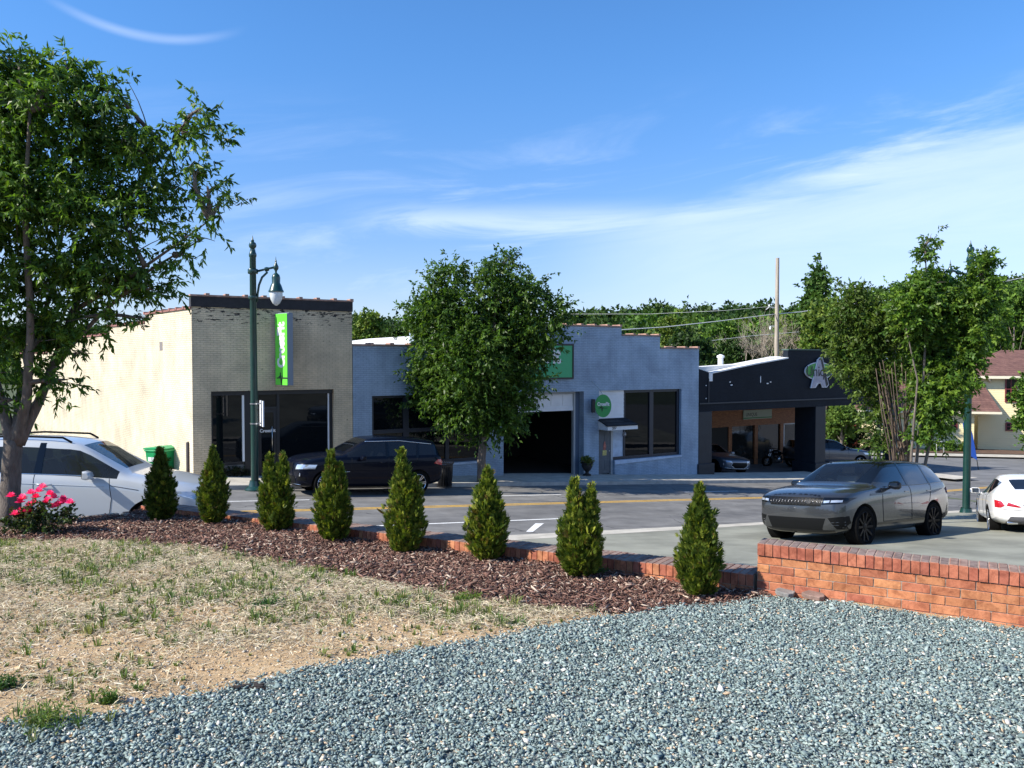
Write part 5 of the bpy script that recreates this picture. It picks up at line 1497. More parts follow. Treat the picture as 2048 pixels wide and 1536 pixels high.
# motorcycle in the dark bay ------------------------------------------
def motorcycle(t, n, rz, label):
    z = zroad(t, n) + .03; p = S(t, n)
    b = thing('motorcycle', label, 'motorcycle', (p.x, p.y, z), rz)
    for x in (-.72, .72):
        mb = MB(); Mx = Matrix.Translation((x, 0, .31)) @ Matrix.Rotation(R(90), 4, 'X')
        mb.lathe([(.20, -.05), (.27, -.06), (.31, -.03), (.31, .03), (.27, .06), (.20, .05), (.20, -.05)], 24, Mx); w = mb.build('wheel', m_tyre, b, smooth=True)
        q = MB(); q.lathe([(.205, -.03), (.205, .03)], 24, Mx)
        for k in range(6):
            an = k * math.pi / 3; q.tube([(x, 0, .31), (x + .2*math.cos(an), 0, .31 + .2*math.sin(an))], .012, 5)
        q.build('rim', m_alloy, w)
    mb = MB(); mb.tube([(-.72, .07, .31), (-.2, .1, .42), (.25, .08, .5), (.45, .04, .85)], .03, 6); mb.tube([(-.72, -.07, .31), (-.2, -.1, .42), (.25, -.08, .5), (.45, -.04, .85)], .03, 6); mb.build('frame', m_trim, b, smooth=True)
    mb = MB(); mb.lathe([(0, -.2), (.16, -.18), (.19, 0), (.15, .2), (0, .22)], 12, Matrix.Translation((0, 0, .42))); mb.build('engine', m_alloy, b, smooth=True)
    mb = MB(); mb.lathe([(0, -.3), (.12, -.24), (.17, 0), (.13, .2), (0, .28)], 12, Matrix.Translation((.15, 0, .78)) @ Matrix.Rotation(R(80), 4, 'Y')); mb.build('tank', m_gloss, b, smooth=True)
    mb = MB(); mb.prism([(-.75, .76), (-.1, .70), (-.05, .76), (-.4, .80), (-.78, .86)], .26, 'y', -.13); mb.build('seat', m_trim, b, bevel=.03)
    mb = MB(); mb.tube([(.72, .08, .31), (.45, .08, .98)], .025, 6); mb.tube([(.72, -.08, .31), (.45, -.08, .98)], .025, 6); mb.build('fork', m_chrome, b, smooth=True)
    mb = MB(); mb.tube([(.25, .38, 1.02), (.42, .25, 1.06), (.45, 0, 1.0), (.42, -.25, 1.06), (.25, -.38, 1.02)], .015, 6); mb.build('handlebar', m_trim, b, smooth=True)
    mb = MB(); mb.lathe([(0, 0), (.09, .01), (.08, .08), (0, .13)], 14, Matrix.Translation((.60, 0, .90)) @ Matrix.Rotation(R(-90), 4, 'Y')); mb.build('headlight', m_lamp, b, smooth=True)
motorcycle(FP(1555, 920, FN + 4)[0], FN + 3.9, ROT + R(160), 'dark motorcycle standing before the bay windows beside the charcoal pillar')
# ------------------------------------------------------------------ street furniture
m_lgreen = mat('dark_green_enamel', (.005, .036, .029), .32, var=(3, .15), coat=.4)
m_globe = mat('frosted_globe', (.62, .66, .68), .25)
def lamp_post(label, base, H, arm_dir, grp='green street lamps'):
    b = thing('street_lamp', label, 'street lamp', base, arm_dir, grp)
    mb = MB(); mb.lathe([(.30, 0), (.30, .05), (.26, .09), (.19, .14), (.165, .22), (.15, .30)], 20); mb.build('base', m_lgreen, b, smooth='auto')
    top = H - .62
    mb = MB(); mb.lathe([(.112, .28), (.102, H*.5), (.092, top), (.105, top + .02), (.115, top + .06), (.105, top + .12), (.085, top + .16), (.075, top + .24), (.0, top + .24)], 18); mb.build('pole', m_lgreen, b, smooth='auto')
    mb = MB(); mb.lathe([(.05, top + .24), (.10, top + .30), (.115, top + .36), (.09, top + .43), (.04, top + .46), (.05, top + .49), (.025, top + .53), (.0, top + .66)], 16); mb.build('finial', m_lgreen, b, smooth='auto')
    za = H - .98
    mb = MB(); mb.tube([(.10, 0, za - .05), (.40, 0, za + .03), (.66, 0, za + .09)], [.035, .03, .035], 10)
    mb.lathe([(.14, -.07), (.15, -.05), (.15, .05), (.14, .07)], 16, Matrix.Translation((0, 0, za - .05))); mb.lathe([(.06, -.06), (.07, 0), (.05, .06)], 10, Matrix.Translation((.40, 0, za + .02)) @ Matrix.Rotation(R(80), 4, 'Y')); mb.build('arm', m_lgreen, b, smooth=True)
    mb = MB(); mb.tube([(.11, 0, za - .95), (.13, 0, za - .70), (.17, 0, za - .45), (.26, 0, za - .22), (.42, 0, za - .06)], .033, 8); mb.lathe([(.13, -.05), (.145, 0), (.13, .05)], 16, Matrix.Translation((0, 0, za - .82))); mb.build('brace', m_lgreen, b, smooth=True)
    q = Matrix.Translation((.66, 0, za))
    mb = MB(); mb.lathe([(.0, .42), (.012, .30), (.03, .26), (.02, .24), (.05, .16), (.08, .10), (.075, .04), (.03, -.03), (.03, -.08), (.10, -.14), (.125, -.22), (.12, -.38), (.16, -.46), (.20, -.58), (.225, -.62), (.225, -.65), (.19, -.65)], 22, q); hd_ = mb.build('lamp_head', m_lgreen, b, smooth='auto')
    mb = MB(); mb.lathe([(.185, -.64), (.19, -.72), (.17, -.85), (.11, -.98), (.03, -1.05), (0, -1.055)], 22, q); mb.build('globe', m_globe, hd_, smooth=True)
    return b
def onpave(u, v):
    p = hit(u, v, lambda t, n: zroad(t, 24.5) + .124 if n > 24.5 else zroad(t, n)); return p
lp = onpave(510, 981)
lamp1 = lamp_post('dark green street lamp in front of the tan shop, one lantern hanging to the right', lp, 508 / F * lp.y, R(8))
# plate seen edge-on strapped to the first lamp
pb = P(526, 828, lp.y)
pl = thing('pole_sign', 'narrow white plate strapped edge on to the green lamp post by the tan shop', 'sign', (lp.x, lp.y, P(526, 853, lp.y).z), R(26))
mb = MB(); mb.box(.20, .235, -.30, .30, 0, .76); mb.build('plate', m_white, pl)
mb = MB()
for z in (.09, .68):
    mb.lathe([(.122, -.02), (.127, -.02), (.127, .02), (.122, .02)], 18, Matrix.Translation((0, 0, z))); mb.box(.12, .20, -.01, .01, z - .02, z + .02)
mb.build('strap', mat('steel', (.5, .5, .5), .3, 1.), pl)
rb = hit(1932, 1035, zlot)
lamp2 = lamp_post('dark green street lamp between the grey SUV and the white saloon', rb, 553 / F * rb.y, R(187))
tb = P(1757, 940, 44.0); tb.z = zroad(*TN(tb.x, tb.y))
lamp3 = lamp_post('far dark green street lamp mostly behind tree leaves beside the dark crossover', tb, 7.7, R(120))
# litter bin
bp_ = onpave(890, 975)
lbz = thing('litter_bin', 'black slatted steel litter bin behind the black SUV', 'litter bin', bp_)
mb = MB()
for k in range(26):
    an = 2*math.pi*k/26; c_, s_ = math.cos(an), math.sin(an)
    mb.tube([(.22*c_, .22*s_, .03), (.25*c_, .25*s_, .5), (.26*c_, .26*s_, .78), (.31*c_, .31*s_, .86)], .014, 5)
mb.build('slats', m_black, lbz)
mb = MB(); mb.lathe([(.0, .02), (.17, .02), (.19, .72), (.18, .72), (.16, .04)], 22); mb.build('liner', m_trim, lbz, smooth=True)
mb = MB(); mb.lathe([(.25, .76), (.27, .76), (.27, .80), (.25, .80)], 22); mb.lathe([(.21, .0), (.235, .0), (.235, .06), (.21, .06)], 22); mb.build('rim', m_black, lbz)
# green wheelie bin
gb = hit(322, 953, lambda t, n: zroad(t, n) + .1)
gb = P(322, 950, 26.2); gz = gb.z
wb = thing('wheelie_bin', 'green wheelie bin against the sunlit cream side wall', 'bin', (gb.x, gb.y, gz), R(-20))
m_bin = mat('green_bin_plastic', (.012, .30, .10), .4, var=(4, .1))
mb = MB(); a = [(-.26, -.28), (.26, -.28), (.26, .28), (-.26, .28)]; b_ = [(x*1.22, y*1.22) for x, y in a]
mb.add([(x, y, .06) for x, y in a] + [(x, y, .82) for x, y in b_], [(3,2,1,0),(4,5,6,7),(0,1,5,4),(1,2,6,5),(2,3,7,6),(3,0,4,7)])
mb.box(-.34, .34, -.37, .37, .80, .86); mb.build('bin_body', m_bin, wb, bevel=.015)
mb = MB(); mb.prism([(-.40, .865), (.36, .865), (.36, .90), (.1, .96), (-.36, .92)], .74, 'y', -.37); mb.build('lid', m_bin, wb, bevel=.012)
for y in (-.26, .26):
    mb = MB(); mb.lathe([(.0, -.03), (.1, -.03), (.11, 0), (.1, .03), (0, .03)], 16, Matrix.Translation((.28, y, .11)) @ Matrix.Rotation(R(90), 4, 'X')); mb.build('wheel', m_tyre, wb)
mb = MB(); mb.tube([(.40, -.3, .80), (.46, -.3, .83), (.46, .3, .83), (.40, .3, .80)], .016, 6); mb.build('handle', m_bin, wb)
mb = MB(); mb.box(-.02, .2, -.344, -.336, .48, .62); mb.box(-.20, -.05, -.344, -.336, .48, .62); o = mb.build('sticker', m_white, wb)
bo_ = P(377, 955, 25.3)
mb = MB(); mb.lathe([(.0, 0), (.065, 0), (.065, 1.12), (.05, 1.15), (0, 1.16)], 14); o = mb.build('bollard', mat('dark_brown_steel', (.035, .028, .030), .6, var=(6, .2)), None, smooth='auto', loc=(bo_.x, bo_.y, bo_.z - .02))
tag(o, 'slim dark brown steel post at the corner of the tan shop', 'post')
# flower urn by the garage bay
ub = FP(1166, 960); up_ = S(ub[0], FN - .28); uz_ = zpave(ub[0])
ur = thing('flower_urn', 'dark urn planter with yellow green leaves beside the open garage bay', 'planter', (up_.x, up_.y, uz_))
mb = MB(); mb.lathe([(0, 0), (.17, 0), (.17, .05), (.08, .10), (.07, .16), (.16, .26), (.23, .40), (.22, .48), (.27, .52), (.27, .55), (.20, .53), (0, .50)], 22); mb.build('urn', mat('dark_urn', (.022, .018, .017), .6), ur, smooth='auto')
# utility pole and cables
m_pole = mat('weathered_pole', (.36, .31, .25), .9, var=(1.5, .25), stretch=(6, 6, .5), bump=(20, .5, .01))
upb = P(1553, 720, 62); upz = zterr(*TN(upb.x, upb.y))
pole = thing('utility_pole', 'tall bare grey wooden utility pole rising behind the charcoal building', 'utility pole', (upb.x, upb.y, upz))
ptop = P(1552, 516, 62).z - upz
mb = MB(); mb.lathe([(.19, 0), (.17, ptop*.5), (.14, ptop), (0, ptop + .01)], 14); mb.build('shaft', m_pole, pole, smooth='auto')
zi = P(1553, 640, 62).z - upz
mb = MB(); mb.tube([(-.1, 0, zi + .9), (-.6, 0, zi + 1.0), (-.85, 0, zi + .8)], .04, 6); mb.box(-.55, -.14, -.03, .03, zi - .5, zi - .44); mb.build('bracket', mat('galvanised', (.55, .56, .57), .5, .5), pole)
mb = MB(); mb.lathe([(.03, -.25), (.08, -.22), (.06, -.14), (.08, -.08), (.05, 0), (0, .02)], 10, Matrix.Translation((-.5, 0, zi - .5))); mb.lathe([(.03, -.1), (.07, -.06), (.05, .02), (0, .12)], 10, Matrix.Translation((-.6, 0, zi + 1.12))); mb.build('insulator', m_white, pole)
def cable(label, pts, r=.022):
    P3 = [P(u, v, Y) for u, v, Y in pts]
    # rounded sag between the given points
    out = []
    for i in range(len(P3) - 1):
        for k in range(8):
            f = k / 8; q = P3[i].lerp(P3[i+1], f); out.append(q - Vector((0, 0, .0)))
    out.append(P3[-1])
    mb = MB(); mb.tube(out, r, 5); tag(mb.build('cable', mat('pale_cable', (.62, .63, .60), .6), None, smooth=True), label, 'cable', 'overhead cables')
cable('pale thick overhead cable dipping left from the pole over the stepped gable', [(1552, 628, 62), (1440, 642, 58), (1330, 654, 55), (1235, 660, 52), (1100, 662, 48), (900, 655, 45)], .03)
cable('pale overhead cable rising right from the pole through the trees', [(1552, 628, 62), (1600, 624, 63), (1720, 606, 66), (1810, 598, 68), (1960, 574, 72), (2060, 552, 75), (2200, 515, 80)], .035)
cable('thin lower overhead cable sagging left of the pole behind the charcoal building', [(1700, 652, 66), (1620, 662, 64), (1500, 672, 62), (1400, 684, 60), (1340, 690, 58)], .018)
cable('thin high overhead cable crossing in front of the far wood', [(1140, 628, 70), (1300, 628, 70), (1450, 621, 70), (1552, 612, 72)], .016)

# ------------------------------------------------------------------ yellow house on the right
HY = 60.0
def hx(u, Y=HY): return P(u, 720, Y).x
def hzz(v, Y=HY): return P(1900, v, Y).z
m_siding, nt, bs = base_mat('yellow_siding')
tcn = nt.nodes.new('ShaderNodeTexCoord'); sp_ = nt.nodes.new('ShaderNodeSeparateXYZ'); nt.links.new(tcn.outputs['Object'], sp_.inputs[0])
fr_ = math_node(nt, 'FRACT', math_node(nt, 'MULTIPLY', sp_.outputs[2], 6.0))
bs.inputs['Roughness'].default_value = .6
nt.links.new(mixcol(nt, noise(nt, tcn.outputs['Object'], .8, 5), (.70, .60, .34), (.77, .67, .40)), bs.inputs['Base Color'])
bp = nt.nodes.new('ShaderNodeBump'); bp.inputs['Strength'].default_value = 1; bp.inputs['Distance'].default_value = .03
nt.links.new(math_node(nt, 'SUBTRACT', 1.0, fr_), bp.inputs['Height']); nt.links.new(bp.outputs[0], bs.inputs['Normal'])
m_shingle = brick_mat('maroon_shingles', (.19, .105, .085), (.15, .082, .07), (.10, .05, .05), .3, .16, .012, .6)
m_trimw = mat('cream_trim', (.72, .66, .50), .6)
m_mar = mat('maroon_window_frame', (.16, .03, .035), .5)
hz0 = hzz(908); hb = P(2000, 720, HY)
ho = thing('house', 'pale yellow two storey house with maroon shingle roof at the right edge', 'house', (hb.x, HY, hz0), R(-16))
def hp(name, mb, m, **k):
    o = mb.build(name, m, ho, **k); o.location = (-hb.x, -HY, -hz0); return o
zE = hzz(752); zE2 = hzz(822)
xA, xB, xC = hx(1952), hx(1979), hx(2230)
xW = hx(1700)
mb = MB(); mb.box(xB - .3, xC, HY + 1.2, HY + 11, hz0 - .6, zE); hp('wall', mb, m_siding)
mb = MB(); mb.box(xW, xA, HY - .6, HY + 6, hz0 - .6, zE2); hp('wall', mb, m_siding)
mb = MB(); mb.box(xW - .02, xA + .02, HY - .62, HY + 1, hz0 - .6, hz0 + .18); mb.box(xB - .3, xC, HY + 1.17, HY + 2, hz0 - .6, hz0 + .12); hp('foundation', mb, mat('grey_foundation', (.16, .18, .17), .8))
ex0, ex1, ey0, ey1 = xB - .85, xC + .5, HY + .65, HY + 11.5
ax_ = hx(2032); zap = hzz(708) + .35
mb = MB()
mb.add([(ex0, ey0, zE), (ex1, ey0, zE), (ex1, ey1, zE), (ex0, ey1, zE), (ax_ + .3, ey0 + 4.5, zap), (ax_ + 2.5, ey0 + 4.5, zap)], [(0,1,5,4),(1,2,5),(2,3,4,5),(3,0,4)]); mb.add([(ex0, ey0, zE - .01), (ex1, ey0, zE - .01), (ex1, ey1, zE - .01), (ex0, ey1, zE - .01)], [(3,2,1,0)])
hp('roof', mb, m_shingle)
mb = MB(); mb.box(ex0 - .03, ex1 + .03, ey0 - .05, ey0 + .1, zE - .22, zE - .012); mb.box(ex0 - .03, ex0 + .1, ey0 + .1, ey1, zE - .22, zE - .012); hp('fascia', mb, m_trimw)
rx1 = hx(1996)
mb = MB(); zr2 = hzz(765)
mb.add([(xW - .4, HY - 1.1, zE2), (rx1, HY - 1.1, zE2), (xB - .1, HY + 1.19, zr2), (xW - .4, HY + 1.19, zr2), (rx1, HY + 1.19, zE2)], [(0,1,2,3), (1,4,2)]); mb.add([(xW - .4, HY - 1.1, zE2 - .01), (rx1, HY - 1.1, zE2 - .01), (rx1, HY + 1.19, zE2 - .01), (xW - .4, HY + 1.19, zE2 - .01)], [(3,2,1,0)])
hp('porch_roof', mb, m_shingle)
mb = MB(); mb.box(xW - .45, rx1 + .03, HY - 1.16, HY - 1.03, zE2 - .18, zE2 - .012); hp('fascia', mb, m_trimw)
mb = MB(); dx_ = hx(1977, HY+1.1); mb.tube([(dx_ - .3, HY + .75, zE - .2), (dx_ - .12, HY + 1.1, zE - .5), (dx_ - .1, HY + 1.1, zr2 + .2)], .06, 8); hp('downpipe', mb, m_trimw, smooth=True)
def hwin(u0, u1, v0, v1, Y, muntin=True):
    x0, x1 = hx(u0, Y), hx(u1, Y); z1, z0 = hzz(v0, Y), hzz(v1, Y)
    mb = MB(); e = .09
    mb.box(x0, x1, Y - .08, Y - .003, z0, z0 + e); mb.box(x0, x1, Y - .08, Y - .003, z1 - e, z1); mb.box(x0, x0 + e, Y - .08, Y - .003, z0 + e, z1 - e); mb.box(x1 - e, x1, Y - .08, Y - .003, z0 + e, z1 - e)
    if muntin: mb.box(x0 + e, x1 - e, Y - .06, Y - .004, (z0+z1)/2 - .03, (z0+z1)/2 + .03); mb.box((x0+x1)/2 - .03, (x0+x1)/2 + .03, Y - .055, Y - .004, z0 + e, z1 - e)
    w = mb.build('window', m_mar, ho); w.location = (-hb.x, -HY, -hz0)
    mb = MB(); mb.box(x0 + e, x1 - e, Y - .04, Y - .005, z0 + e, z1 - e); p = mb.build('pane', m_pane, w)
hwin(1999, 2020, 752, 804, HY + 1.2); hwin(2001, 2019, 844, 861, HY + 1.2); hwin(1912, 1931, 845, 861, HY - .6)
mb = MB(); mb.box(hx(1716), hx(1736), HY - .66, HY - .603, hz0, hz0 + 2.1); hp('door', mb, mat('brick_red_door', (.25, .05, .035), .5))
# hoop bike rack and flag
pr = P(1880, 915, 55.5); pr.z = zroad(*TN(pr.x, pr.y)) + .1
rk = MB(); rk.tube([(-.25, 0, 0), (-.25, 0, .75), (-.17, 0, .88), (0, 0, .9), (.17, 0, .88), (.25, 0, .75), (.25, 0, 0)], .03, 8)
tag(rk.build('bike_rack', mat('galvanised', (.55, .56, .57), .5, .5), None, smooth=True, loc=pr), 'galvanised hoop bike rack in front of the yellow house', 'bike rack')
pf = P(1957, 938, 45.0); pf.z = zroad(*TN(pf.x, pf.y)) + .02
fl = thing('feather_flag', 'blue feather flag leaning on a thin pole behind the right street lamp', 'flag', pf)
mb = MB(); mb.tube([(0, 0, 0), (-.18, 0, 1.0), (-.38, 0, 2.0), (-.62, 0, 2.7)], .02, 6); mb.build('flagpole', m_trim, fl)
mb = MB(); pts = [(-.10, .55), (-.36, 1.9), (-.60, 2.7), (-.95, 2.65), (-.85, 2.0), (-.5, .8)]
mb.prism(pts, .012, 'y', -.03); mb.build('flag', mat('blue_flag_cloth', (.02, .09, .42), .7), fl)
# ------------------------------------------------------------------ vegetation
m_leaf = attr_mat('leaf', .45, .28, trans=.36)
m_leaf2 = attr_mat('far_leaf', .6, .25, trans=.22)
m_bark = mat('grey_brown_bark', (.135, .112, .094), .9, var=(5, .3), stretch=(4, 4, 1), bump=(22, .8, .02))
m_bark2 = mat('pale_dead_bark', (.33, .28, .22), .9, var=(5, .3), bump=(22, .5, .01))
def unit(a): return a / np.maximum(1e-9, np.linalg.norm(a, axis=-1, keepdims=True))
def leaves(name, pos, d, length, width, cols, m, parent, fold=.25, rng=RNG):
    n = len(pos)
    r = unit(rng.normal(size=(n, 3))); side = unit(np.cross(d, r)); nrm = np.cross(side, d)
    L = length[:, None]; Wd = width[:, None]
    v0 = pos; v2 = pos + d * L + nrm * L * -.12
    v1 = pos + d * L * .42 + side * Wd * .5 + nrm * Wd * fold; v3 = pos + d * L * .42 - side * Wd * .5 + nrm * Wd * fold
    V = np.stack([v0, v1, v2, v3], 1).reshape(-1, 3)
    Fq = np.arange(n * 4).reshape(-1, 4)
    return np_mesh(name, V, Fq, m, parent, col=np.repeat(cols, 4, 0))
def crown(parent, blobs, ntw, nl, ll, lw, pal, m, droop=.55, twig=.32, seed=1, name='crown', shell=.42, clump=True):
    """leafy twigs spread through ellipsoids (c, r); coordinates relative to the parent"""
    rng = np.random.default_rng(seed)
    C = np.array([b[0] for b in blobs], float); Rr = np.array([b[1] for b in blobs], float)
    if clump:                                     # break every mass into smaller, uneven clumps
        sc_, sr_ = [], []
        for c_, r_ in zip(C, Rr):
            k_ = 9 if r_.mean() > .45 else 5
            sc_.append(c_); sr_.append(r_ * .54)
            for _ in range(k_):
                q_ = unit(rng.normal(size=3)); f_ = rng.uniform(.26, .50)
                sc_.append(c_ + q_ * r_ * (1.10 - f_ * rng.uniform(.5, 1.2))); sr_.append(r_ * f_ * rng.uniform(.8, 1.2, 3))
        C, Rr = np.array(sc_), np.array(sr_)
    vol = np.prod(Rr, 1) ** .72; w = vol / vol.sum()
    bi = rng.choice(len(C), ntw, p=w)
    u = unit(rng.normal(size=(ntw, 3))); rad = rng.random(ntw) ** shell
    # clumpy outline: the radius varies with direction
    bump_ = 1 + .20 * np.sin(u[:, 0]*7 + bi*1.7) * np.sin(u[:, 2]*8 + bi) + .14 * np.sin(u[:, 1]*13 + u[:, 2]*9 + bi)
    p = C[bi] + u * (rad * bump_)[:, None] * Rr[bi]
    out = unit(u * .8 + np.array([0, 0, .35]) + rng.normal(size=(ntw, 3)) * .45)
    tl = twig * rng.uniform(.5, 1.3, ntw)
    s = rng.random((ntw, nl)); s.sort(1)
    base = p[:, None] + out[:, None] * (s * tl[:, None])[..., None]
    base[..., 2] -= droop * .45 * (s ** 2) * tl[:, None]
    d = out[:, None] * .55 + rng.normal(size=(ntw, nl, 3)) * .55
    d[..., 2] -= droop
    d = unit(d)
    pal = np.array(pal)
    tc_ = pal[rng.choice(len(pal), ntw)] * rng.uniform(.75, 1.25, (ntw, 1))
    cols = (tc_[:, None] * rng.uniform(.8, 1.2, (ntw, nl, 1))).reshape(-1, 3)
    n = ntw * nl
    leaves(name, base.reshape(-1, 3), d.reshape(-1, 3), ll * rng.uniform(.6, 1.2, n), lw * rng.uniform(.7, 1.2, n), cols, m, parent, rng=rng)
    return p
def limb(mb, a, b, r0, r1, wob=.12, k=6, seg=7, rng=random):
    a = Vector(a); b = Vector(b); L = (b - a).length
    o = Vector((rng.uniform(-1, 1), rng.uniform(-1, 1), rng.uniform(-.2, .6))) * L * wob
    pts = []
    for i in range(k + 1):
        f = i / k
        pts.append(a.lerp(b, f) + o * math.sin(math.pi * f) + Vector((rng.uniform(-1, 1), rng.uniform(-1, 1), 0)) * r0 * .25 * (0 < i < k))
    mb.tube(pts, [r0 + (r1 - r0) * i / k for i in range(k + 1)], seg)
    return pts
GREEN = [(.062, .135, .018), (.044, .100, .015), (.090, .175, .022), (.130, .225, .030), (.060, .120, .024)]
def blob(root, u, v, ru, rv, Y, dy=0, ry=None):
    c = P(u, v, Y + dy) - root; k = (Y + dy) / F
    return ((c.x, c.y, c.z), (ru*k, (ry or (ru + rv) / 2)*k, rv*k))
def street_tree(label, root, Y, blobs_px, stems, ntw, nl, ll, lw, pal, seed, droop=.55, twig=.32, twigs=90, cat='tree', group=None, shell=.42, name='street_tree', bark=None, off=None):
    b = thing(name, label, cat, root, 0, group)
    rng = random.Random(seed)
    bl = [blob(root, *q[:4], Y, *(q[4:])) for q in blobs_px]
    mb = MB(); ends = []
    for path, r0, r1 in stems:                       # pixel paths of the main stems
        P3 = [P(u, v, Y + dy) - root for u, v, dy in path]
        fine = []
        for i in range(len(P3) - 1):
            for k in range(4): fine.append(P3[i].lerp(P3[i+1], k / 4) + Vector((rng.uniform(-1, 1), rng.uniform(-1, 1), 0)) * r0 * .08)
        fine.append(P3[-1]); n = len(fine)
        mb.tube(fine, [r0 + (r1 - r0) * (i / (n-1)) ** .8 for i in range(n)], 10)
        ends += fine[n // 3:]
    for (c, r) in bl:
        c = Vector(c); e = min(ends, key=lambda q: (q - c).length + max(0, q.z - c.z) * 2)
        pts = limb(mb, e, c + Vector((0, 0, r[2] * .3)), .035 + .02 * rng.random(), .012, .10, 6, 6, rng)
        for _ in range(max(2, twigs // len(bl))):
            q = pts[rng.randint(2, 6)]
            d = Vector((rng.gauss(0, 1), rng.gauss(0, 1), rng.gauss(.25, .8))).normalized()
            limb(mb, q, c + Vector((d.x*r[0], d.y*r[1], d.z*r[2])) * .80, .008, .003, .1, 4, 4, rng)
    mb.build('trunk', bark or m_bark, b, smooth=True)
    crown(b, bl, ntw, nl, ll, lw, pal, m_leaf, droop, twig, seed, shell=shell)
    return b, bl
# left tree
YT = 9.75
rt = P(20, 1058, YT)
LT = [(60, 225, 125, 95), (-90, 260, 170, 190), (165, 240, 90, 100), (150, 140, 26, 40), (40, 132, 50, 24), (225, 185, 52, 50), (250, 280, 60, 70),
      (375, 262, 62, 52), (400, 225, 38, 22), (385, 335, 45, 28), (290, 390, 95, 52), (415, 385, 56, 40), (440, 420, 34, 34), (180, 390, 130, 110), (40, 400, 140, 140), (-90, 480, 150, 160),
      (250, 470, 105, 56), (395, 478, 48, 24), (365, 515, 36, 20), (150, 540, 135, 50), (300, 585, 62, 22), (230, 560, 60, 40), (60, 600, 120, 70), (175, 640, 78, 24), (280, 640, 40, 14),
      (85, 680, 80, 34), (150, 715, 50, 20), (130, 765, 48, 18), (35, 745, 60, 28), (25, 810, 34, 34), (50, 700, 70, 50), (95, 770, 40, 24), (-110, 650, 110, 130), (-60, 170, 120, 80), (-230, 330, 150, 190), (-270, 540, 150, 150), (-180, 700, 110, 70)]
street_tree('large leafy street tree at the left edge with drooping narrow leaves', rt, YT, LT,
            [([(14, 1066, 0), (19, 1030, 0), (21, 960, 0), (26, 880, 0)], .135, .105), ([(24, 890, 0), (2, 800, .1), (-50, 640, .2), (-90, 420, .3)], .085, .02), ([(32, 890, 0), (52, 800, -.1), (62, 660, -.2), (50, 420, -.3), (60, 220, -.3)], .075, .018),
             ([(36, 888, .0), (80, 800, .1), (125, 680, .25), (200, 480, .4), (300, 330, .5), (370, 270, .5)], .075, .012), ([(30, 870, 0), (40, 780, .3), (110, 560, .5), (150, 300, .6)], .055, .014),
             ([(115, 720, .2), (200, 630, .2), (300, 540, .1), (400, 480, .1)], .035, .008), ([(150, 620, .2), (250, 560, 0), (330, 505, 0), (420, 440, 0)], .035, .008)],
            5500, 15, .105, .032, GREEN, 3, .75, .30, 150, shell=.5)
# middle tree on the far pavement
YM_ = 28.2
rm = P(962, 966, YM_)
MT = [(975, 655, 108, 84), (888, 618, 50, 70), (1050, 602, 56, 44), (992, 550, 34, 34), (903, 545, 30, 24), (1010, 530, 20, 20), (865, 690, 48, 80), (840, 640, 26, 40), (1075, 655, 52, 60), (965, 720, 125, 95), (1105, 620, 30, 28), (1098, 588, 26, 13), (1094, 690, 30, 20),
      (895, 780, 70, 62), (985, 790, 72, 68), (958, 840, 62, 42), (1042, 735, 42, 46), (850, 745, 30, 26), (1004, 842, 34, 24), (905, 835, 30, 24)]
street_tree('round crowned street tree on the far pavement in front of the blue gable', rm, YM_, MT,
            [([(962, 970, 0), (964, 900, 0), (968, 850, 0)], .17, .14), ([(968, 855, 0), (940, 770, .3), (900, 650, .4), (890, 580, .4)], .09, .03), ([(968, 855, 0), (985, 740, -.3), (990, 600, -.2), (990, 530, -.2)], .10, .03), ([(968, 855, 0), (1010, 780, .2), (1060, 670, .3)], .08, .03)],
            5200, 13, .17, .070, [(.052, .110, .018), (.040, .085, .015), (.070, .138, .022), (.098, .168, .028)], 5, .55, .68, 150, shell=.5)
# right tree: dense leafy clump behind the grey SUV, with bare stems
YR = 20.4
rr_ = P(1822, 1010, YR); rr_.z = zlot(*TN(rr_.x, rr_.y))
RT = [(1855, 575, 62, 55), (1848, 500, 16, 30), (1862, 478, 10, 14), (1905, 600, 70, 50), (1965, 560, 32, 48), (1975, 520, 14, 18), (1840, 655, 75, 60), (1930, 670, 66, 66), (1885, 740, 62, 58), (1876, 800, 36, 36), (1858, 805, 36, 40),
      (1865, 853, 38, 26), (1800, 600, 26, 26), (1902, 735, 30, 34), (1850, 882, 28, 12)]
stR = [([(1828, 1010, 0), (1832, 930, 0), (1845, 800, 0), (1855, 600, 0), (1850, 490, 0)], .06, .012), ([(1840, 1010, .1), (1850, 930, .1), (1880, 780, .1), (1930, 620, .1), (1968, 530, .1)], .055, .012), ([(1820, 1010, -.1), (1822, 920, -.1), (1835, 760, -.1), (1800, 600, -.1)], .05, .012)]
street_tree('bright leafy multi stem tree behind the grey SUV, hiding the street lamp head', rr_, YR, RT, stR, 3700, 13, .13, .058, [(.080, .155, .022), (.060, .125, .018), (.11, .20, .028), (.16, .25, .036), (.048, .10, .017)], 8, .55, .34, 120, shell=.5)
YR2 = 21.6
rr2 = P(1800, 1000, YR2); rr2.z = zlot(*TN(rr2.x, rr2.y))
RT2 = [(1712, 612, 42, 36), (1705, 580, 24, 20), (1726, 680, 48, 46), (1712, 725, 38, 36), (1765, 660, 42, 60), (1745, 745, 36, 44), (1672, 645, 14, 14), (1752, 835, 22, 34), (1762, 885, 22, 26), (1745, 800, 18, 14), (1688, 690, 20, 24), (1728, 772, 22, 18)]
bare = []
rg = random.Random(4)
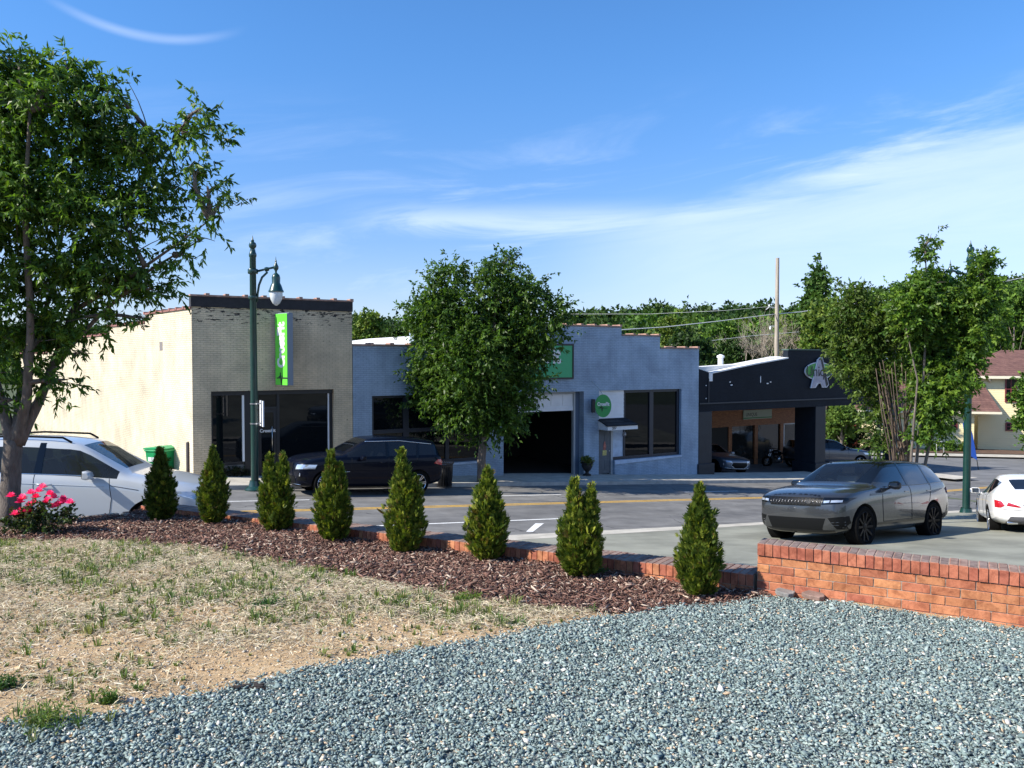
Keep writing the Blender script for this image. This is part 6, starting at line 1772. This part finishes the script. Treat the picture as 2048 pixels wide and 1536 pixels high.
for i in range(26):
    u0 = 1800 + rg.uniform(-14, 22); u1 = 1795 + rg.uniform(-48, 36); v1 = rg.uniform(720, 820)
    bare.append(([(u0, 1000, rg.uniform(-.2, .1)), (u0 + (u1-u0)*.25, 905, rg.uniform(-.5, -.1)), (u0 + (u1-u0)*.65, 830, rg.uniform(-.9, -.3)), (u1, v1, rg.uniform(-1.1, -.4))], .028, .008))
stR2 = [([(1800, 1000, 0), (1795, 920, 0), (1770, 800, 0), (1730, 680, 0), (1708, 590, 0)], .06, .012), ([(1806, 1000, 0), (1808, 920, 0), (1790, 780, 0), (1765, 640, 0)], .05, .012)] + bare
street_tree('olive leafed multi stem tree with bare brown stems in its middle', rr2, YR2, RT2, stR2, 1900, 12, .13, .05, [(.090, .135, .026), (.065, .125, .022), (.105, .155, .032), (.06, .11, .022), (.13, .20, .034)], 9, .5, .36, 60, shell=.5, bark=mat('brown_stems', (.125, .09, .068), .9, var=(5, .3), bump=(22, .5, .01)))

# row of clipped evergreens along the edging
m_ever = attr_mat('evergreen_spray', .6, .2, trans=.25)
def arbor(label, u, v, wpx, hpx, tips, seed, tone=1., gold=.25):
    g = gh(u, v); Y = g.y; k = Y / F
    root = Vector((g.x, g.y, float(zg(g.x, g.y))))
    b = thing('evergreen_shrub', label, 'shrub', root, 0, 'evergreens in a row on the mulch')
    rng = np.random.default_rng(seed)
    H, Wd = hpx * k, wpx * k
    n = 5600
    s = rng.random(n) ** 1.15
    prof = np.interp(s, [0, .06, .18, .32, .5, .68, .82, .93, 1.0], [.52, .76, .94, 1.0, .86, .58, .34, .17, .04]) * Wd / 2
    ph = rng.uniform(0, 2*np.pi, n)
    lump = .97 + .13 * np.sin(3*ph + seed) * np.sin(s*9 + seed) + .13 * np.sin(5*ph + s*17 + seed*2) + .09*np.sin(8*ph - s*29)
    rad = prof * lump * rng.random(n) ** .30
    rad = rad * np.where(np.sin(4*ph + seed*3) * np.sin(s*15 + ph*2 + seed) < -.55, .72, 1)     # sparse hollows
    p = np.stack([np.cos(ph)*rad, np.sin(ph)*rad, s*H*.97 + .03], -1)
    if len(tips) > 1:                            # several leaders near the top
        ti = rng.choice(len(tips), n, p=np.array([t[2] for t in tips]) / sum(t[2] for t in tips))
        tx_ = np.array([t[0] for t in tips])[ti] * k; th = np.array([t[1] for t in tips])[ti]
        bl_ = np.clip((s - .45) / .4, 0, 1)
        p[:, 0] = p[:, 0] * (1 - .25*bl_) + tx_ * bl_; p[:, 2] *= 1 - bl_ * (1 - th)
    rdir = np.stack([np.cos(ph), np.sin(ph), np.zeros(n)], -1)
    d = unit(rdir * (.55 + .3*rng.random((n, 1))) * (1 - s[:, None]*.75) + np.array([0, 0, .85]) + rng.normal(size=(n, 3))*.22)
    tan_ = np.stack([-np.sin(ph), np.cos(ph), np.zeros(n)], -1)
    ax = unit(tan_ * rng.normal(size=(n, 1)) + rdir * rng.normal(size=(n, 1))*.8 + rng.normal(size=(n, 3))*.2)
    ax = unit(ax - d * (ax*d).sum(-1, keepdims=True))
    L = rng.uniform(.028, .066, n) * (Wd / .42) * np.where(s > .85, .9, 1) * np.where(rng.random(n) < .10, 1.7, 1)
    depth = rng.random(n)
    pal = np.array([(.046, .080, .013), (.075, .115, .017), (.115, .158, .021), (.18, .22, .03), (.26, .285, .04), (.15, .11, .03)])
    pw = np.array([.24, .28, .22, .26*gold*2, .16*gold*2, .04 + .05*gold]); pw /= pw.sum()
    base = pal[rng.choice(6, n, p=pw)] * tone
    V = []; C = []
    for j, (a, sc, st_) in enumerate(((0, 1, 0), (.45, .8, .12), (-.45, .8, .12), (.85, .55, .05), (-.85, .55, .05), (.3, .55, .5), (-.3, .55, .5))):
        dj = d*math.cos(a) + ax*math.sin(a); sj = -d*math.sin(a) + ax*math.cos(a)
        o = p + d * (L*st_)[:, None]; l = (L*sc)[:, None]
        nz = np.cross(d, ax)
        w_ = l * .12
        V.append(np.stack([o, o + dj*l*.5 + sj*w_ + nz*w_*.3, o + dj*l, o + dj*l*.5 - sj*w_ - nz*w_*.3], 1)); C.append(base * rng.uniform(.8, 1.25, (n, 1)))
    V = np.concatenate(V).reshape(-1, 3); C = np.repeat(np.concatenate(C), 4, 0)
    np_mesh('foliage', V, np.arange(len(V)).reshape(-1, 4), m_ever, b, col=C)
    mb = MB(); mb.tube([(0, 0, -.03), (0, 0, H*.4), (0, 0, H*.85)], [.018, .012, .004], 6)
    rg = random.Random(seed)
    for _ in range(40):
        z = rg.uniform(.04, .7)*H; a = rg.uniform(0, 6.28); r = Wd*.36*(1 - z/H*.7)
        mb.tube([(0, 0, z), (math.cos(a)*r, math.sin(a)*r, z + r*.7)], [.005, .002], 4)
    mb.build('stem', m_bark, b)
    return b
SH = [('small dark green evergreen at the far left of the row, before the white SUV', 322, 1040, 66, 152, [(0, 1, 1)], 1, .80, .08),
      ('dark green narrow pointed evergreen between the white SUV and the first street lamp', 427, 1050, 64, 158, [(0, 1, 1)], 2, .95, .25),
      ('evergreen with two pointed tops standing right of the first street lamp', 553, 1063, 76, 158, [(-14, 1, 1), (14, 1, 1)], 3, 1., .35),
      ('evergreen with a bright ragged top in front of the black SUV bonnet', 667, 1082, 80, 186, [(-4, 1, 1.3), (14, .88, .6)], 4, 1., .35),
      ('tall evergreen with a long thin top in front of the black SUV rear door', 810, 1102, 86, 218, [(-6, 1.0, 1.4), (22, .74, .8)], 5, 1.05, .6),
      ('golden tinged evergreen in front of the middle tree trunk and garage bay', 975, 1122, 90, 190, [(0, 1, 1)], 6, 1.05, .5),
      ('bushy evergreen with a split top, second from the tall brick wall', 1160, 1155, 98, 202, [(-12, 1, 1), (22, .92, .9)], 7, 1., .55),
      ('largest evergreen right next to the end of the tall brick wall', 1398, 1190, 96, 232, [(0, 1, 1)], 8, 1., .4)]
for q in SH: arbor(q[0], q[1], q[2], q[3]*.88, q[4]*.95, *q[5:])

# rose bush
g = gh(88, 1070); rz_ = float(zg(g.x, g.y)); rk_ = g.y / F
ro = thing('rose_bush', 'rose bush covered in bright pink blooms at the foot of the left tree', 'rose bush', (g.x, g.y, rz_))
rg = random.Random(12); mb = MB(); tips = []
for i in range(30):
    u = rg.uniform(-66, 66); v = rg.uniform(22, 82) * (1 - abs(u)/150)
    e = Vector((u*rk_, rg.uniform(-.22, .22), v*rk_)); limb(mb, (rg.uniform(-.04, .04), rg.uniform(-.04, .04), 0), e, .007, .003, .12, 4, 5, rg); tips.append(e)
mb.build('stems', mat('rose_stem', (.06, .07, .03), .7), ro, smooth=True)
bl = [(tuple(t * .9), (.07, .07, .06)) for t in tips] + [((0, 0, .16), (.24, .16, .10))]
crown(ro, bl, 330, 7, .042, .030, [(.035, .065, .022), (.05, .085, .025), (.028, .05, .02), (.07, .07, .035)], m_leaf, .3, .09, 21, 'leaves', .6)
BL = [(62, 988), (45, 997), (78, 984), (85, 976), (108, 997), (95, 1003), (100, 990), (128, 1006), (140, 1007), (118, 1010), (112, 1014), (126, 1000), (68, 1008), (60, 1012), (90, 1010), (44, 1000), (22, 994), (40, 1006), (30, 1030), (48, 1030), (57, 1024), (42, 1024), (72, 996), (105, 1016)]
for i, (u, v) in enumerate(BL):
    c = P(u, v, g.y + rg.uniform(-.12, .10)) - Vector((g.x, g.y, rz_))
    mb = MB(); pk = rg.choice([(.82, .04, .26), (.88, .07, .36), (.72, .02, .18), (.90, .14, .44)])
    for ring, (rad, lift, np_) in enumerate(((.050, .010, 7), (.036, .026, 6), (.018, .036, 4))):
        for j in range(np_):
            a = 2*math.pi*j/np_ + ring*.5 + rg.uniform(-.2, .2); ca, sa_ = math.cos(a), math.sin(a); w_ = rad*.62
            k_ = rg.uniform(.85, 1.15); mb.col = tuple(x*k_ for x in pk)
            pt = lambda f, s_, z: Vector((ca*rad*f - sa_*s_, sa_*rad*f + ca*s_, z))
            mb.add([c + pt(.1, 0, 0), c + pt(.7, w_, lift), c + pt(1.1, w_*.5, lift*1.6), c + pt(1.1, -w_*.5, lift*1.6), c + pt(.7, -w_, lift)], [(0, 1, 2, 3, 4)])
    mb.build('bloom', attr_mat('rose_petal', .6, .3, trans=.35), ro)
# weeds
def weed(label, u, v, r, h, n, seed, col, w=.004):
    g = gh(u, v); b = thing('weed', label, 'weed', (g.x, g.y, float(zg(g.x, g.y))))
    rg = np.random.default_rng(seed)
    cx = rg.normal(0, r*.5, n); cy = rg.normal(0, r*.4, n)
    o = blades('foliage', cx, cy, np.zeros(n), h*rg.uniform(.4, 1, n), rg.uniform(.5, 1.3, n), 14, np.array(col)[rg.choice(len(col), n)], m_blade, b, w)
    pos = np.stack([rg.normal(0, r*.55, n*14), rg.normal(0, r*.45, n*14), rg.uniform(.01, h*.8, n*14)], -1)
    leaves('leaves', pos, unit(rg.normal(size=(n*14, 3)) + [0, 0, .3]), rg.uniform(.012, .03, n*14), rg.uniform(.005, .011, n*14), np.array(col)[rg.choice(len(col), n*14)], m_leaf, b)
weed('wide feathery weed clump at the gravel edge, bottom left of the photo', 95, 1462, .15, .12, 20, 3, [(.10, .18, .04), (.14, .20, .05), (.19, .22, .08)], .0022)
weed('low dark green weed patch in the dead lawn', 535, 1213, .12, .04, 22, 4, [(.04, .11, .03), (.05, .12, .04)])
weed('yellow green weed tuft where the lawn meets the mulch', 935, 1200, .10, .07, 16, 5, [(.10, .17, .035), (.15, .20, .04)], .007)
weed('small weed tuft on bare soil beside the gravel edge', 210, 1408, .05, .08, 8, 6, [(.07, .14, .03), (.10, .16, .04)])
weed('dark weed tuft cut by the left edge of the photo, on bare soil', 12, 1380, .07, .07, 14, 7, [(.04, .10, .03), (.06, .12, .03)])
weed('seedling with broad leaves growing at the foot of the split top evergreen', 1205, 1150, .05, .08, 6, 8, [(.08, .16, .03), (.10, .18, .04)], .01)
# lump of dark bark lying at the gravel edge
g = gh(497, 1380); mb = MB(); rg = random.Random(5)
for i in range(14):
    a = rg.uniform(0, 3.14); c = Vector((rg.uniform(-.07, .07), rg.uniform(-.02, .02), rg.uniform(.003, .018)))
    mb.box(c.x - rg.uniform(.01, .035), c.x + rg.uniform(.01, .035), c.y - .008, c.y + .008, c.z - .005, c.z + .006, rz=a)
tag(mb.build('bark_clump', mat('black_bark', (.03, .022, .018), .9), None, loc=(g.x, g.y, float(zg(g.x, g.y)))), 'clump of dark rotten bark lying at the gravel edge', 'bark')
for i, (u, v, w_, rz, lab) in enumerate(((1570, 1196, .16, .3, 'flat grey stone leaning at the foot of the tall brick wall, left'), (1628, 1203, .17, -.2, 'flat brownish stone at the foot of the tall brick wall, right of the grey one'))):
    g = gh(u, v); mb = MB(); rg = random.Random(i + 2)
    ol = [(w_*.5*math.cos(a)*rg.uniform(.8, 1.1), .07*math.sin(a)*rg.uniform(.8, 1.1)) for a in [k*math.pi/5 for k in range(10)]]
    mb.prism(ol, .035, 'z', 0); o = mb.build('flat_stone', mat('flat_stone_%s' % ('grey', 'brown')[i], ((.22, .21, .20), (.24, .16, .13))[i], .9, var=(8, .3), bump=(30, .5, .01)), None, bevel=.006, loc=(g.x, g.y, float(zg(g.x, g.y)) + .02)); o.rotation_euler = (.1, .05, rz)
    tag(o, lab, 'stone')
# urn leaves
crown(ur, [((0, 0, .60), (.26, .24, .12))], 110, 6, .11, .035, [(.16, .19, .04), (.08, .13, .03), (.22, .22, .07)], m_leaf, .2, .12, 31, 'leaves')
# planting under the tan shop window
q = FP(465, 945); pb_ = S(q[0], FN + .02); bsp = thing('bedding_plant', 'dark low bedding plants under the left window of the tan shop', 'plant', (pb_.x, pb_.y, q[1] - .1), ROT)
crown(bsp, [((0, .02, .12), (.55, .12, .14))], 120, 7, .09, .04, [(.03, .045, .02), (.05, .05, .03), (.025, .03, .018)], m_leaf, .2, .1, 33, 'leaves')

# ------------------------------------------------------------------ background trees
def far_tree(label, u, vtop, Y, hw, dens=1., pal=GREEN, seed=1, vbase=None, group=None, ll=.34, name='tree', parts=True, blobs_n=11, squash=1.):
    top = P(u, vtop, Y); base = Vector((top.x, top.y, zterr(*TN(top.x, top.y))))
    b = thing(name, label, 'tree', base, 0, group)
    H = top.z - base.z; r = hw * Y / F
    rg = random.Random(seed); bl = []
    for i in range(blobs_n):
        f = rg.uniform(.32, .93); a = rg.uniform(0, 6.28); rr0 = r * (1.02 - abs(f - .55)*1.35) * rg.uniform(.35, .75)
        bl.append(((math.cos(a)*rr0, math.sin(a)*rr0, f*H), (r*rg.uniform(.32, .5), r*rg.uniform(.32, .5), H*rg.uniform(.10, .16)*squash)))
    bl.append(((0, 0, H*.88), (r*.42, r*.42, H*.12)))
    mb = MB(); tr = limb(mb, (0, 0, 0), (0, 0, H*.75), .09 + H*.012, .04, .03, 6, 8, rg)
    for c, rr0 in bl: limb(mb, tr[rg.randint(2, 5)], c, .05, .015, .1, 4, 5, rg)
    mb.build('trunk', m_bark, b, smooth=True)
    crown(b, bl, int(850*dens), 9, ll, ll*.62, pal, m_leaf2, .25, ll*2.2, seed, shell=.5)
    return b
YG = [(.085, .150, .020), (.12, .175, .026), (.065, .12, .02), (.145, .195, .034)]
DG = [(.030, .066, .015), (.040, .082, .018), (.024, .055, .013), (.055, .10, .022)]
far_tree('tall maple right of the utility pole, its top clear of the wood', 1640, 524, 66, 44, 1.5, [(.035, .09, .016), (.05, .11, .018), (.07, .13, .025)], 41)
far_tree('bright yellow green tree low behind the charcoal building, left of the street tree', 1655, 610, 58, 62, 1.3, YG, 42)
far_tree('dark round tree between the stepped gable and the white roof vent', 1385, 668, 58, 50, 1.2, DG, 43)
far_tree('dark leafy tree just behind the white roof vent', 1462, 692, 62, 38, 1.0, DG, 44)
far_tree('light green tree behind the low right step of the blue gable', 1350, 630, 78, 60, 1.2, YG, 45)
far_tree('mid green tree left of the bare grey tree', 1450, 640, 84, 64, 1.2, GREEN, 46)
far_tree('light green tree right of the bare grey tree', 1600, 628, 84, 55, 1.1, YG, 47)
far_tree('large green tree behind the yellow house roof, cut by the right edge', 2030, 560, 76, 110, 2.6, GREEN, 48)
far_tree('tall tree behind the leafy street tree, left of the yellow house roof', 1900, 575, 80, 80, 1.9, GREEN, 49)
far_tree('green tree seen between the olive tree and the bright leafy tree', 1790, 575, 82, 80, 1.7, GREEN, 50)
far_tree('yellow green tree between the tan shop roof and the middle tree', 742, 632, 70, 48, 1.2, YG, 51)
far_tree('dark tree right beside the middle tree above the white roof', 795, 648, 74, 34, 1.0, DG, 52)
far_tree('small bright tree seen under the right beam of the charcoal building', 1685, 806, 56, 42, .7, [(.10, .17, .03), (.075, .14, .025), (.13, .20, .04)], 53, ll=.26, name='small_tree')
far_tree('small tree in front of the yellow house wall at the right edge', 2070, 752, 52, 40, .8, GREEN, 54, ll=.24, name='small_tree')
# bare grey tree
bt_ = P(1550, 640, 68); bz_ = zterr(*TN(bt_.x, bt_.y)); bare_t = thing('bare_tree', 'leafless grey tree behind the utility pole', 'tree', (bt_.x, bt_.y, bz_))
mb = MB(); rg = random.Random(77); Hb = bt_.z - bz_
def grow(p, d, L, r, dep):
    q = p + d * L; mb.tube([p, p.lerp(q, .5) + Vector((rg.uniform(-1, 1), rg.uniform(-1, 1), 0)) * L*.06, q], [r, r*.8, r*.62], 5 if dep < 3 else 4)
    if dep >= 6: return
    for _ in range(3 if dep < 4 else 4 if dep == 4 else 2):
        nd_ = (d + Vector((rg.gauss(0, .42), rg.gauss(0, .42), rg.gauss(.08, .2)))).normalized()
        grow(q, nd_, L * rg.uniform(.66, .86), r*.6, dep + 1)
for k in range(2): grow(Vector((rg.uniform(-.5, .5), rg.uniform(-.5, .5), 0)), Vector((rg.uniform(-.15, .15), 0, 1)).normalized(), Hb*.27, .16, 0)
mb.build('branches', m_bark2, bare_t)
# clipped dark hedge and shrubs by the house
def bush(label, u, v, Y, w, h, seed, pal, n=160, ll=.14, name='shrub', cat='shrub', dep=None, group=None):
    p = P(u, v, Y); z = zroad(*TN(p.x, p.y)) + .1
    b = thing(name, label, cat, (p.x, p.y, z), 0, group)
    mb = MB(); rg = random.Random(seed)
    for _ in range(7): limb(mb, (rg.uniform(-.1, .1), 0, 0), (rg.uniform(-.8, .8)*w, rg.uniform(-.3, .3), h*rg.uniform(.5, .9)), .02, .008, .1, 3, 4, rg)
    mb.build('stems', m_bark, b)
    crown(b, [((0, 0, h*.5), (w, dep or w*.8, h*.52))], n, 8, ll, ll*.55, pal, m_leaf2, .2, ll*1.5, seed, 'leaves')
bush('long dark hedge beyond the charcoal building, under the small bright tree', 1705, 905, 58.5, 2.6, 1.9, 61, [(.018, .035, .012), (.025, .045, .014)], 800, .16, 'hedge', 'hedge', .7)
bush('low round green shrub on the bed left of the hoop bike rack', 1868, 905, 58.3, .35, .5, 62, GREEN)
bush('low green shrub on the bed right of the hoop bike rack', 1902, 906, 58.3, .55, .75, 63, GREEN)
bush('small yellow green shrub on the bed below the left house window', 1930, 906, 58.3, .45, .6, 64, YG)
# the wooded hillside: reads as one mass of treetops
def woodland(name, label, pts, seed, per=520, ll=.85):
    rng = np.random.default_rng(seed); PP = []; CC = []
    for (x, y, ztop, r, pal) in pts:
        m_ = int(per * (r / 4.5) ** 2)
        nb_ = 9; cx = rng.normal(0, r*.42, nb_); cy = rng.normal(0, r*.42, nb_); cz = ztop - r*rng.uniform(.25, 1.5, nb_)**1.0; cz[0] = ztop - r*.42; cx[0] = cy[0] = 0
        bi = rng.integers(0, nb_, m_); u = unit(rng.normal(size=(m_, 3))); rad = rng.random(m_)**.3 * r * rng.uniform(.30, .52, nb_)[bi]
        PP.append(np.stack([x + cx[bi], y + cy[bi], cz[bi]], -1) + u*rad[:, None]*[1, 1, .85]); pal = np.array(pal)
        CC.append(pal[rng.choice(len(pal), nb_)][bi] * rng.uniform(.75, 1.3, (m_, 1)))
    p = np.concatenate(PP); c = np.concatenate(CC)
    k = 3; p = np.repeat(p, k, 0) + rng.normal(size=(len(p)*k, 3))*.32; c = np.repeat(c, k, 0)*rng.uniform(.8, 1.2, (len(c)*k, 1)); n = len(p)
    d = unit(rng.normal(size=(n, 3)) + [0, 0, -.2])
    o = leaves(name, p, d, ll*rng.uniform(.5, 1.2, n), ll*.6*rng.uniform(.6, 1.2, n), c, m_leaf2, None, rng=rng)
    tag(o, label, 'woodland', kind='stuff'); return o
PROF = [(-600, 640), (560, 640), (705, 630), (760, 622), (800, 640), (860, 640), (1000, 640), (1100, 636), (1140, 628), (1180, 610), (1250, 604), (1310, 597), (1340, 606), (1370, 616), (1400, 606), (1450, 602), (1500, 596), (1560, 592), (1600, 602), (1650, 598), (1700, 582), (1760, 566), (1820, 556), (1900, 560), (1980, 556), (2048, 545), (2200, 540), (2500, 560)]
rgw = random.Random(19); pts = []
pu, pv = zip(*PROF)
for u in range(-500, 2500, 26):
    for row, (Y, dv) in enumerate(((132, 6), (116, 26), (100, 48), (90, 74))):
        uu = u + rgw.uniform(-14, 14); v = float(np.interp(uu, pu, pv)) + dv + rgw.uniform(-5, 9)
        q = P(uu, v, Y + rgw.uniform(-5, 5)); r = rgw.uniform(3.2, 5.2) * (1 if row < 2 else .85)
        pts.append((q.x, q.y, q.z, r, DG if row < 1 else rgw.choice([GREEN, DG, DG]) if row < 2 else rgw.choice([GREEN, YG, YG, DG])))
woodland('woodland', 'wooded hillside of mixed green treetops behind the shops', pts, 20)
pts = []
for i in range(34):
    a = R(180 + i * 7.2 - 120); rr0 = rgw.uniform(44, 60)
    x, y = math.sin(a) * rr0, math.cos(a) * rr0
    if y < -6: pts.append((x, y, rgw.uniform(3.5, 6.5), rgw.uniform(4, 6), GREEN))
woodland('woodland', 'line of trees mirrored darkly in the shop windows', pts, 23, 380, 1.1)
